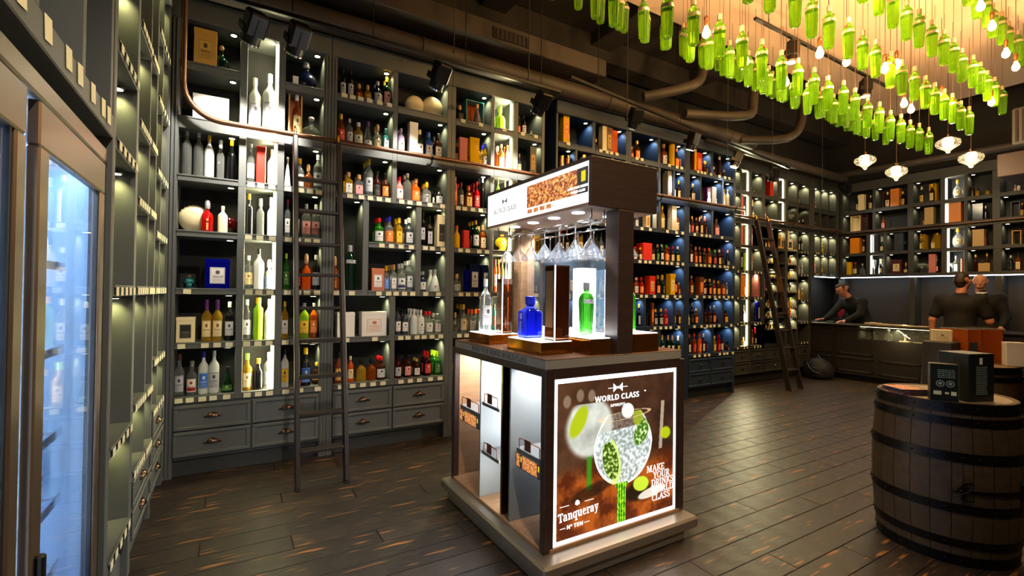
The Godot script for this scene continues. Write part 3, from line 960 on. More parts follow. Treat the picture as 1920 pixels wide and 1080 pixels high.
func build_dark_section() -> void:
	var p: Material = M.dark_grey_paint
	var opt := {"back": M.dark_grey_paint, "post_left": 0.04, "post_right": 0.035, "puck_energy": 0.30, "strip_energy": 0.55, "strip": M.strip_glow, "drawers": [[6.50, 6.93], [6.94, 7.36], [7.37, 7.76], [7.77, 8.36]], "knobs": true}
	var rows := []
	var ys := [0.61, 1.0, 1.42, 1.85, 2.27]
	for i in 5:
		var y1: float = (ys[i + 1] - BOARD) if i < 4 else 2.61
		var c := [[6.50, 6.66], [6.70, 7.075], [7.109, 7.343, "strip"], [7.392, 7.677]]
		if i == 0: c.append([7.766, 8.129])
		if i == 0: c.append([8.165, 8.379])
		if i == 4: c.append([7.766, 8.129])
		if i == 4: c.append([8.165, 8.379])
		rows.append({"y0": ys[i], "y1": y1, "cells": c, "tags": [7.02, 7.20, 7.28, 7.48, 7.57, 7.65] if i < 4 else [], "tag_w": 0.03})
	for y in [0.88, 1.08, 1.26, 1.53, 1.77, 2.02]:
		rows.append({"y0": y, "y1": y + 0.14, "t": 0.025, "cells": [[7.766, 8.129]], "tags": [7.86, 7.95, 8.04, 8.11], "tag_w": 0.03})
		rows.append({"y0": y, "y1": y + 0.14, "t": 0.025, "cells": [[8.165, 8.379, "dark"]], "tags": [], "tag_w": 0.03})
	rows.append({"y0": 2.70, "y1": 3.09, "t": 0.09, "cells": [[6.50, 6.66], [6.70, 7.075], [7.109, 7.343, "strip"], [7.392, 7.677], [7.766, 8.129], [8.165, 8.379, "strip"]], "tags": []})
	rows.append({"y0": 3.15, "y1": 3.49, "t": 0.06, "cells": [[6.50, 6.66], [6.70, 7.075], [7.109, 7.343, "strip"], [7.392, 7.677], [7.766, 8.129], [8.165, 8.379, "strip"]], "tags": []})
	var u := shelving("shelving_unit", "dark shelving unit with two tall glowing strips beyond the navy units", 6.46, 8.42, Vector3(6.46, 0, FAR_FRONT), 0.0, p, rows, opt)
	for c in [[7.677, 7.766], [8.129, 8.165]]: add_upright(u, c[0] - 6.46, c[1] - 6.46, 0.565, 2.61, p)
	rows = []
	for y in [0.88, 1.08, 1.26, 1.53, 1.77, 2.02, 2.27]:
		rows.append({"y0": y, "y1": (y + 0.16) if y < 2.2 else 2.61, "t": 0.03, "cells": [[8.46, 8.75]], "tags": [8.48, 8.54, 8.60, 8.66, 8.72], "tag_w": 0.028})
	for y in [0.61, 0.98, 1.38, 1.84, 2.26]:
		rows.append({"y0": y, "y1": y + 0.36, "t": 0.04, "cells": [[8.80, 9.15]], "tags": [8.9, 9.0, 9.1], "tag_w": 0.03})
	for y in [2.70, 3.13]:
		rows.append({"y0": y, "y1": y + 0.37 if y < 3.0 else 3.49, "t": 0.08, "cells": [[8.46, 8.75], [8.80, 9.15]], "tags": []})
	opt = {"back": M.dark_grey_paint, "post_left": 0.04, "post_right": 0.1, "puck_energy": 0.30, "drawers": [[8.46, 8.82], [8.83, 9.15]], "knobs": true}
	u = shelving("shelving_unit", "dark shelving unit of many small shelves behind the far ladder", 8.42, 9.25, Vector3(8.42, 0, FAR_FRONT), 0.0, p, rows, opt)
	add_upright(u, 0.33, 0.38, 0.565, 2.62, p)
	rows = []
	for y in [[1.875, 2.23], [2.27, 2.61], [2.70, 3.05], [3.10, 3.49]]:
		rows.append({"y0": y[0], "y1": y[1], "t": 0.04 if y[0] < 2.6 else 0.09, "cells": [[9.35, 9.551], [9.585, 9.833], [9.869, 10.135]], "tags": [9.40, 9.47, 9.64, 9.72, 9.93, 10.02] if y[0] < 2.5 else [], "tag_w": 0.03})
	u = shelving("shelving_unit", "hung dark shelving unit in the corner above the clerk", 9.25, 10.27, Vector3(9.25, 0, FAR_FRONT), 0.0, p, rows, {"back": M.dark_grey_paint, "post_left": 0.1, "post_right": 0.13, "base": 1.80, "puck_energy": 0.30})
	slabbed("light_strip", Vector3(0.06, 1.806, -0.03), Vector3(1.0, 1.82, -0.012), M.cool_glow, u, 0.002)
	area(u, Vector3(0.5, 1.795, -0.02), Vector3(0, -1, -0.25), Vector2(0.95, 0.02), Color(0.93, 0.97, 1.0), 0.25)
	struct("wall_corner", box_mesh(Vector3(1.5, 1.80, 0.03)), mat("niche_back", Color(0.10, 0.095, 0.09), 0.7), Vector3(10.0, 0.9, -5.0))

func build_counter_wall() -> void:
	# local x of these units runs towards the viewer from the corner
	var p: Material = M.dark_grey_paint
	var z0 := -4.69
	var L := func(z: float) -> float: return z - z0
	var rows := []
	var tall := [[3.09, 3.46], [2.70, 3.03]]
	var low := [[2.275, 2.61], [1.87, 2.225]]
	var zu := [[-4.642, -4.14, ""], [-4.097, -3.61, ""], [-3.529, -3.158, ""], [-3.10, -2.86, "ledge"], [-2.815, -2.525, ""], [-2.436, -2.05, ""], [-2.0, -1.55, ""], [-1.5, -1.0, ""]]
	var zl := [[-4.639, -4.24, ""], [-4.18, -3.96, "ledge"], [-3.92, -3.60, ""], [-3.52, -3.143, ""], [-3.074, -2.855, "ledge"], [-2.814, -2.514, ""], [-2.418, -2.05, ""], [-2.0, -1.55, ""], [-1.5, -1.0, ""]]
	for y in low:
		var c := []
		for q in zl: c.append([L.call(q[0]), L.call(q[1]), "dark" if q[2] == "ledge" else ""])
		rows.append({"y0": y[0], "y1": y[1], "t": 0.05, "cells": c, "tags": []})
	for y in tall:
		var c := []
		for q in zu: c.append([L.call(q[0]), L.call(q[1]), "dark" if q[2] == "ledge" else ""])
		rows.append({"y0": y[0], "y1": y[1], "t": 0.09 if y[0] < 3.0 else 0.06, "cells": c, "tags": []})
	var u := shelving("shelving_unit", "long hung dark shelving unit on the end wall behind the counter", 0.0, 3.75, Vector3(RIGHT_FRONT, 0, z0), -PI / 2, p, rows, {"base": 1.80, "top": 3.63, "puck_left": true, "puck_energy": 0.10, "puck_color": Color(1.0, 0.97, 0.8)})
	for q in [[-4.18, low], [-3.074, low], [-3.10, tall]]:
		for y in q[1]:
			var x: float = L.call(q[0])
			var led := slabbed("light_strip", Vector3(x + 0.002, y[0] + 0.004, -0.05), Vector3(x + 0.022, y[1] - 0.004, -0.025), mat("ledge_glow", Color(1.0, 0.98, 0.93), 0.5, 0.0, {"emission_enabled": true, "emission": Color(1.0, 0.98, 0.93), "emission_energy_multiplier": 4.0}), u, 0.003)
			area(led, Vector3(0.014, 0, -0.003), Vector3(1, 0, -0.3), Vector2(0.02, y[1] - y[0] - 0.02), Color(1.0, 0.97, 0.9), 0.25)
	slabbed("light_strip", Vector3(0.02, 1.803, -0.02), Vector3(3.7, 1.818, 0.004), M.cool_glow, u, 0.002)
	area(u, Vector3(1.85, 1.797, -0.02), Vector3(0, -1, -0.35), Vector2(3.6, 0.02), Color(0.95, 0.97, 1.0), 0.42)
	slabbed("rail_ledge", Vector3(0.0, 2.655, 0.0), Vector3(3.7, 2.675, 0.06), M.copper_rail, u, 0.004)
	# panelled back of the niche below the strip
	var back := thing("back_panelling", "dark panelled back wall between the counter and the lit shelves", "panelling", Vector3(RIGHT_FRONT + 0.30, 0, z0), -PI / 2)
	put("board", box_mesh(Vector3(3.75, 1.80, 0.03), 0.0, Vector3(1.87, 0.90, 0)), mat("niche_brown", Color(0.175, 0.16, 0.15), 0.65), back)
	for x in [0.02, 1.15, 2.24, 3.4]:
		put("pilaster", box_mesh(Vector3(0.075, 1.80, 0.30), 0.004, Vector3(x, 0.90, 0.15)), p, back)

func build_counter() -> void:
	var c := thing("shop_counter", "long dark panelled shop counter with a lit glass display slot", "counter", Vector3(9.48, 0, -3.0))
	var cp := mat("counter_paint", Color(0.115, 0.10, 0.09), 0.5)
	var za := -1.95
	var zb := 1.9
	put("carcass", box_mesh(Vector3(0.5, 0.62, zb - za), 0.003, Vector3(0, 0.41, (za + zb) * 0.5)), cp, c)
	put("kick", box_mesh(Vector3(0.42, 0.10, zb - za - 0.02), 0.0, Vector3(0.02, 0.05, (za + zb) * 0.5)), M.black, c)
	put("upper_case", box_mesh(Vector3(0.5, 0.22, 1.02), 0.003, Vector3(0, 0.83, za + 0.51)), cp, c)
	put("upper_case", box_mesh(Vector3(0.5, 0.22, 1.7), 0.003, Vector3(0, 0.83, zb - 0.85)), cp, c)
	put("display_back", box_mesh(Vector3(0.02, 0.22, 1.13), 0.0, Vector3(0.2, 0.83, -0.365)), mat("display_dark", Color(0.16, 0.14, 0.11), 0.5), c)
	put("worktop", box_mesh(Vector3(0.62, 0.03, zb - za + 0.04), 0.005, Vector3(0.01, 0.956, (za + zb) * 0.5)), mat("counter_top_stone", Color(0.17, 0.145, 0.12), 0.3), c)
	put("display_pane", box_mesh(Vector3(0.006, 0.2, 1.12), 0.0, Vector3(-0.245, 0.83, -0.365)), pane("display_glass", Color(0.8, 0.85, 0.8), 0.06), c)
	var sl := put("display_light", box_mesh(Vector3(0.012, 0.006, 1.08), 0.001, Vector3(-0.22, 0.936, -0.365)), M.strip_glow, c)
	area(sl, Vector3(-0.21, 0.928, -0.365), Vector3(0.35, -1, 0), Vector2(0.015, 1.05), Color(1.0, 0.9, 0.68), 0.30)
	for k in 6:
		var z := za + 0.07 + k * 0.635
		for y in [[0.14, 0.40], [0.44, 0.70 if k in [2, 3] else 0.90]]:
			if k in [2, 3] and y[0] > 0.4: continue
			var g := Geo.new()
			var w := 0.55
			var h: float = y[1] - y[0]
			for s in [[0, h * 0.5 - 0.02, w, 0.03], [0, -h * 0.5 + 0.02, w, 0.03]]: g.box(Vector3(0, s[1], s[0]), Vector3(0.012, s[3], s[2]), 0.003)
			for s in [-1.0, 1.0]: g.box(Vector3(0, 0, s * (w * 0.5 - 0.015)), Vector3(0.012, h, 0.03), 0.003)
			put("panel_frame", g.done(), cp, c, Vector3(-0.255, (y[0] + y[1]) * 0.5, z + w * 0.5))
	# in the lit slot
	var y := 0.722
	bottle("dec", Vector3(9.33, y, -3.73), 0.13, 0.10, "clear", "silver", "-", "short clear decanter in the counter's display slot, first from the clerk's side", "bottles in the counter display", -PI / 2)
	bottle("flat", Vector3(9.33, y, -3.52), 0.20, 0.12, "clear", "white", "-", "round clear flask in the counter's display slot, second from the clerk's side", "bottles in the counter display", -PI / 2)
	var cs := thing("corkscrew_stand", "pale stand with an upright stopper in the counter's display slot", "stand", Vector3(9.33, y, -3.30))
	put("foot", box_mesh(Vector3(0.08, 0.018, 0.14), 0.004, Vector3(0, 0.009, 0)), stock("cream"), cs)
	var g := Geo.new()
	g.lathe([[0, 0.018], [0.02, 0.018], [0.013, 0.04], [0.012, 0.09], [0.026, 0.1], [0.026, 0.125], [0, 0.125]], 14)
	put("stopper", g.done(), stock("white"), cs)
	var tr := thing("display_tray", "thin pale tray lying along the counter's display slot", "tray", Vector3(9.32, y, -2.98))
	put("tray", box_mesh(Vector3(0.06, 0.012, 0.42), 0.003, Vector3(0, 0.006, 0)), stock("cream"), tr)
	var st := thing("bottle_stopper", "small pale stopper near the right end of the display slot", "stopper", Vector3(9.33, y, -2.70))
	var sg := Geo.new()
	sg.lathe([[0, 0], [0.03, 0], [0.03, 0.02], [0.014, 0.04], [0.014, 0.06], [0.028, 0.075], [0.028, 0.1], [0, 0.11]], 14)
	put("stopper", sg.done(), stock("white"), st)
	# on the worktop
	var pp := thing("paper_roll", "long pale sheet of wrapping paper lying on the counter", "paper", Vector3(9.45, 0.972, -3.45))
	var pg := Geo.new()
	for k in 10:
		var z := -0.42 + k * 0.084
		pg.box(Vector3(0, 0.006 + 0.012 * exp(-k * 0.4) + 0.003 * sin(k * 1.7), z + 0.042), Vector3(0.24, 0.012 + 0.02 * exp(-k * 0.35), 0.085), 0.004)
	put("sheets", pg.done(), mat("wrap_paper", Color(0.72, 0.63, 0.47), 0.6), pp)
	var lp := thing("laptop", "open black laptop seen side-on at the corner end of the counter", "laptop", Vector3(9.42, 0.972, -4.72), 0.5)
	put("keyboard_deck", box_mesh(Vector3(0.24, 0.016, 0.33), 0.004, Vector3(0, 0.008, 0)), M.black, lp)
	var lid := put("lid", box_mesh(Vector3(0.24, 0.012, 0.32), 0.004), M.black_metal, lp, Vector3(0, 0.13, -0.21))
	lid.rotation.x = 1.15
	put("screen", box_mesh(Vector3(0.22, 0.002, 0.28)), mat("dim_screen", Color(0.03, 0.035, 0.04), 0.2), lid, Vector3(0, 0.007, 0))
	put("bright_edge", box_mesh(Vector3(0.003, 0.006, 0.32)), stock("silver"), lid, Vector3(-0.121, 0, 0))
	var tl := thing("till_screen", "black till screen on a stand by the clerk, stacked papers beside it", "screen", Vector3(9.32, 0.972, -4.87), 0.2)
	put("stand", box_mesh(Vector3(0.12, 0.05, 0.12), 0.005, Vector3(0, 0.025, 0)), M.black, tl)
	var sc := put("panel", box_mesh(Vector3(0.02, 0.2, 0.28), 0.004), M.black_metal, tl, Vector3(-0.02, 0.15, 0))
	sc.rotation.z = 0.4
	var t2 := thing("till_screen", "black till screen at the right end of the counter, pen in front", "screen", Vector3(9.38, 0.972, -1.72), -0.15)
	put("stand", box_mesh(Vector3(0.16, 0.05, 0.16), 0.005, Vector3(0, 0.025, 0)), M.black, t2)
	var s2 := put("panel", box_mesh(Vector3(0.025, 0.26, 0.42), 0.004), M.black, t2, Vector3(-0.02, 0.18, 0))
	s2.rotation.z = 0.25
	put("keyboard", box_mesh(Vector3(0.12, 0.015, 0.3), 0.003, Vector3(-0.13, 0.0075, 0.0)), mat("till_keys", Color(0.12, 0.12, 0.14), 0.5), t2)
	var pen := Geo.new()
	pen.bar(Vector3(-0.12, 0.02, 0.05), Vector3(-0.06, 0.17, 0.02), 0.006, 8)
	put("pen", pen.done(), mat("pink_pen", Color(0.8, 0.6, 0.5), 0.5), t2)
	var ph := thing("card_terminal", "small black card terminal on the counter before the clerk", "card terminal", Vector3(9.24, 0.972, -4.36), -PI / 2)
	put("body", box_mesh(Vector3(0.14, 0.03, 0.08), 0.008, Vector3(0, 0.015, 0)), M.black, ph)
	put("keys", box_mesh(Vector3(0.08, 0.003, 0.05), 0.001, Vector3(0.015, 0.0315, 0)), M.till_keys, ph)
	var sg2 := thing("sale_sign", "small red and pink triangular card sign behind the clerk's arm", "sign", Vector3(10.12, 1.0, -4.60), -PI / 2)
	var tri := Geo.new()
	tri.slab(PackedVector2Array([Vector2(-0.09, 0.30), Vector2(0.09, 0.30), Vector2(0.06, 0.12), Vector2(0.0, 0.02), Vector2(-0.05, 0.12)]), 0, 0.006)
	put("card", tri.done(), mat("sign_red", Color(0.82, 0.16, 0.12), 0.5), sg2)
	put("card_band", box_mesh(Vector3(0.15, 0.07, 0.004), 0.0, Vector3(0, 0.25, 0.007)), mat("sign_pink", Color(0.92, 0.7, 0.66), 0.5), sg2)
	var shelf := thing("ledge", "low dark ledge behind the clerk carrying the red sign", "ledge", Vector3(10.15, 0, -4.6))
	put("ledge", box_mesh(Vector3(0.25, 1.02, 0.35), 0.004, Vector3(0, 0.51, 0)), cp, shelf)
	var bag := thing("rucksack", "dark blue rucksack slumped on the floor at the counter's corner", "bag", Vector3(8.95, 0, -4.42))
	var bgm := Geo.new()
	bgm.lathe([[0, 0.0], [0.17, 0.01], [0.22, 0.08], [0.21, 0.18], [0.16, 0.28], [0.08, 0.34], [0, 0.36]], 20, 1.0, 1.15)
	put("sack", bgm.done(), mat("bag_blue", Color(0.05, 0.055, 0.09), 0.7), bag)
	var pk := Geo.new()
	pk.lathe([[0, 0.0], [0.12, 0.01], [0.14, 0.08], [0.11, 0.17], [0, 0.2]], 16, 0.6, 1.0)
	put("pocket", pk.done(), mat("bag_black", Color(0.035, 0.035, 0.045), 0.7), bag, Vector3(-0.15, 0.03, 0.05))
	var stp := Geo.new()
	stp.tube([Vector3(-0.17, 0.27, -0.1), Vector3(-0.24, 0.2, -0.03), Vector3(-0.26, 0.14, 0.06), Vector3(-0.23, 0.11, 0.14)], 0.008, 6)
	stp.tube([Vector3(0, 0.35, -0.03), Vector3(0, 0.40, 0.0), Vector3(0, 0.35, 0.04)], 0.008, 6)
	put("strap", stp.done(), mat("bag_trim", Color(0.32, 0.33, 0.36), 0.6), bag)

# ---------------------------------------------------------------- the wall beside the camera: shelves and wine fridges
func build_near_wall() -> void:
	var p: Material = M.grey_paint
	var z0 := -2.46
	var c1 := [0.045, 0.52]
	var c2 := [0.575, 0.945]
	var c3 := [0.965, 1.215]
	var c4 := [1.245, 1.465]
	var c5 := [1.49, 1.79]
	var rows := []
	var T := func(c: Array, n: int) -> Array:
		var out := []
		for i in n: out.append(lerpf(c[0] + 0.04, c[1] - 0.04, float(i) / (n - 1)))
		return out
	for y in [[0.30, 0.725], [0.77, 1.39], [1.44, 1.99], [2.05, 2.40], [2.46, 2.90], [2.96, 3.49]]: rows.append({"y0": y[0], "y1": y[1], "cells": [c1], "tags": T.call(c1, 5)})
	for y in [[0.50, 0.79], [0.84, 1.39], [1.44, 1.85], [1.90, 2.25], [2.30, 2.75], [2.81, 3.49]]: rows.append({"y0": y[0], "y1": y[1], "cells": [c2, c3], "tags": T.call(c2, 5) + T.call(c3, 4)})
	for y in [[0.66, 0.93], [0.98, 1.39], [1.44, 1.75], [1.80, 2.15], [2.20, 2.60], [2.66, 3.05], [3.10, 3.49]]: rows.append({"y0": y[0], "y1": y[1], "cells": [c4, c5], "tags": T.call(c4, 3) + T.call(c5, 3)})
	var u := shelving("shelving_unit", "grey shelving unit along the near left wall beyond the fridges", 0.0, 1.855, Vector3(LEFT_FRONT, 0, z0), PI / 2, p, rows, {"post_left": 0.045, "post_right": 0.06, "deep": 0.36, "back": mat("olive_back", Color(0.20, 0.21, 0.18), 0.6), "puck_energy": 0.13, "puck_color": Color(1.0, 0.96, 0.62)})
	add_upright(u, 0.52, 0.575, 0.0, 3.49, p, 0.36)
	add_upright(u, 1.215, 1.245, 0.0, 3.49, p, 0.36)
	slabbed("plinth", Vector3(0, 0, -0.36), Vector3(1.855, 0.13, -0.03), p, u)
	slabbed("drawer_case", Vector3(0.55, 0.13, -0.36), Vector3(1.855, 0.46, -0.022), p, u)
	slabbed("drawer_case", Vector3(1.25, 0.46, -0.36), Vector3(1.855, 0.615, -0.022), p, u)
	for d in [[0.58, 1.21], [1.25, 1.79]]:
		drawer(u, d[0], d[1], 0.31, 0.452, p)
		drawer(u, d[0], d[1], 0.145, 0.30, p)
	drawer(u, 1.25, 1.79, 0.47, 0.61, p)
	var w := Transform3D(Basis(Vector3.UP, PI / 2), Vector3(LEFT_FRONT, 0, z0))
	var B := func(kind: String, x: float, y: float, z: float, h: float, wd: float, c: String, cap: String, lab: String, said: String) -> void:
		bottle(kind, w * Vector3(x, y, -z), h, wd, c, cap, lab, said, "bottles on the near left wall", PI / 2 - 0.7)
	B.call("bor", 0.12, 0.77, 0.10, 0.44, 0.10, "black", "black", "white", "large black wine bottle with white label beside the open fridge edge")
	B.call("jar", 0.10, 0.30, 0.10, 0.36, 0.11, "brown", "gold", "green", "brown bottle with yellow-edged green label on the lowest near shelf")
	B.call("bor", 0.66, 1.44, 0.09, 0.31, 0.075, "black", "black", "white", "black wine bottle with white label at eye level on the near wall")
	B.call("bor", 0.63, 0.84, 0.08, 0.42, 0.07, "dkgreen", "black", "yellow", "dark slim bottle with yellow label, near wall second bay")
	B.call("bor", 1.02, 0.84, 0.09, 0.36, 0.07, "black", "black", "white", "black bottle with white label, near wall third bay")
	B.call("bor", 0.10, 2.05, 0.10, 0.32, 0.08, "black", "black", "cream", "black wine bottle with cream label above the fridge corner")
	# fridges
	var zf := -2.455
	var zn := -0.40
	var f := thing("wine_fridge", "stainless glass-door fridge lit blue-white inside, left foreground", "fridge", Vector3(-0.65, 0, (zf + zn) * 0.5))
	var o := -f.position
	var X := -0.435
	var S := func(called: String, a: Vector3, b: Vector3, m, e := 0.003, parent: Node = null) -> MeshInstance3D:
		var q := slabbed(called, a, b, m, f if parent == null else parent, e)
		q.position += o if parent == null else o - parent.position
		return q
	var steel := mat("fridge_steel", Color(0.50, 0.44, 0.38), 0.34, 0.85)
	var ice := mat("fridge_liner", Color(0.50, 0.62, 0.76), 0.35)
	S.call("cabinet_back", Vector3(-0.85, 0.08, zf), Vector3(-0.835, 1.97, zn), ice)
	S.call("cabinet_side", Vector3(-0.835, 0.08, zf), Vector3(X - 0.05, 1.97, zf + 0.02), ice)
	S.call("cabinet_side", Vector3(-0.835, 0.08, -1.655), Vector3(X - 0.055, 1.93, -1.625), ice)
	S.call("cabinet_floor", Vector3(-0.835, 0.08, zf + 0.02), Vector3(X - 0.05, 0.12, zn), ice)
	S.call("cabinet_roof", Vector3(-0.835, 1.93, zf + 0.02), Vector3(X - 0.05, 1.97, zn), ice)
	S.call("fascia", Vector3(X - 0.05, 1.925, zf), Vector3(X, 1.985, zn), steel, 0.006)
	S.call("mullion", Vector3(X - 0.05, 0.08, -1.68), Vector3(X - 0.035, 1.925, -1.595), M.black)
	S.call("end_stile", Vector3(X - 0.05, 0.08, zf), Vector3(X - 0.005, 1.925, zf + 0.03), M.black_metal)
	S.call("toe_grille", Vector3(X - 0.06, 0.0, zf), Vector3(X - 0.02, 0.08, zn), M.black)
	for d in [[-2.415, -1.685], [-1.59, -0.86]]:
		var dr: MeshInstance3D = S.call("door", Vector3(X - 0.03, 1.80, d[0]), Vector3(X, 1.92, d[1]), steel, 0.005)
		S.call("stile", Vector3(X - 0.03, 0.1, d[0]), Vector3(X, 1.80, d[0] + 0.06), steel, 0.005, dr)
		S.call("stile", Vector3(X - 0.03, 0.1, d[1] - 0.075), Vector3(X, 1.80, d[1]), steel, 0.005, dr)
		S.call("bottom_rail", Vector3(X - 0.03, 0.1, d[0] + 0.06), Vector3(X, 0.22, d[1] - 0.075), steel, 0.005, dr)
		for g in [[d[0] + 0.06, d[0] + 0.072], [d[1] - 0.087, d[1] - 0.075]]: S.call("gasket", Vector3(X - 0.032, 0.22, g[0]), Vector3(X - 0.008, 1.80, g[1]), M.black, 0.0, dr)
		S.call("pane", Vector3(X - 0.02, 0.22, d[0] + 0.072), Vector3(X - 0.014, 1.80, d[1] - 0.087), pane("fridge_pane", Color(0.35, 0.55, 0.85), 0.10), 0.0, dr)
		S.call("pull", Vector3(X + 0.0, 0.30, d[0] + 0.015 if d[0] > -2.0 else d[1] - 0.05), Vector3(X + 0.02, 0.72, d[0] + 0.04 if d[0] > -2.0 else d[1] - 0.025), M.black_metal, 0.006, dr)
		for y in [0.42, 0.66, 0.90, 1.20, 1.50]:
			var g := Geo.new()
			for i in 9: g.bar(Vector3(-0.82 + i * 0.035, y, d[0] + 0.08), Vector3(-0.82 + i * 0.035, y, d[1] - 0.08), 0.003, 5, -1.0, false)
			for z in [d[0] + 0.08, d[1] - 0.08]: g.bar(Vector3(-0.83, y, z), Vector3(-0.53, y, z), 0.004, 5, -1.0, false)
			g.box(Vector3(-0.53, y + 0.006, (d[0] + d[1]) * 0.5), Vector3(0.006, 0.03, d[1] - d[0] - 0.16), 0.001)
			put("wire_shelf", g.done(), M.chrome, f, o)
	for t in [[-1.775, 0.25, 1.78], [-0.95, 0.25, 1.78], [-1.50, 0.25, 1.78]]:
		var tb := Geo.new()
		tb.bar(Vector3(X - 0.075, t[1], t[0]), Vector3(X - 0.075, t[2], t[0]), 0.014, 12)
		var lt := put("light_tube", tb.done(), glow("fridge_tube", Color(0.88, 0.95, 1.0), 7.0), f, o)
		area(lt, Vector3(X - 0.095, (t[1] + t[2]) * 0.5, t[0]), Vector3(-1, 0, -0.5 if t[0] < -1.6 else 0.0), Vector2(0.03, t[2] - t[1]), Color(0.84, 0.93, 1.0), 2.6, "tube_light")
	var tl: MeshInstance3D = S.call("top_light", Vector3(X - 0.13, 1.91, -2.38), Vector3(X - 0.09, 1.925, -1.72), glow("fridge_tube", Color(0.88, 0.95, 1.0), 7.0), 0.002)
	area(tl, Vector3(0, -0.02, 0), Vector3.DOWN, Vector2(0.04, 0.6), Color(0.80, 0.91, 1.0), 0.7)
	var k := 0
	for y in [0.906, 1.206, 1.506, 0.666]:
		for z in [-2.30, -2.20, -2.08, -1.94]:
			if y > 1.3 and z < -2.25: continue
			k += 1
			bottle(["wsk", "vod", "sqr", "bor"][k % 4], Vector3(-0.60 - 0.03 * (k % 3), y, z), 0.23 if y < 1.4 else 0.26, 0.07, ["clear", "clear", "gold", "frost"][k % 4], ["white", "gold", "silver"][k % 3], ["white", "cream", "white"][k % 3], "chilled bottle inside the lit fridge, %s from its mullion side, wire shelf %s" % [["fourth", "third", "second", "first"][[-2.30, -2.20, -2.08, -1.94].find(z)], ["three from bottom", "four from bottom", "five from bottom", "two from bottom"][[0.906, 1.206, 1.506, 0.666].find(y)]], "bottles in the fridge", PI / 2)
	# shelf over the fridges, with its tags
	var s := thing("shelving_unit", "grey shelf unit over the fridges with large price cards", "shelving", Vector3(LEFT_FRONT, 2.035, zf))
	slabbed("shelf", Vector3(-0.40, 0.0, 0.0), Vector3(0.0, 0.09, 2.2), p, s, 0.004)
	slabbed("back_panel", Vector3(-0.42, 0.09, 0.0), Vector3(-0.40, 1.5, 2.2), M.olive_back, s)
	for z in [0.02, 0.42, 0.85, 1.3, 1.9]: slabbed("divider", Vector3(-0.40, 0.09, z), Vector3(-0.002, 1.5, z + 0.03), p, s)
	for z in [0.10, 0.19, 0.34, 0.50, 0.62, 0.80, 0.98]:
		var tg := put("price_tag", box_mesh(Vector3(0.002, 0.065, 0.055), 0.0005), M.card, s, Vector3(0.003, 0.06, z))
		tg.rotation.x = 0.12
	slabbed("cornice", Vector3(-0.42, 1.5, 0.0), Vector3(0.01, 1.66, 2.2), p, s)
	bottle("bor", Vector3(-0.50, 2.125, -2.20), 0.33, 0.08, "black", "black", "white", "black wine bottle with white label on the shelf over the fridges", "bottles on the near left wall", PI / 2 - 0.6)
	# copper bead down the pipe corner: the vertical of the ladder rail rises beside this wall

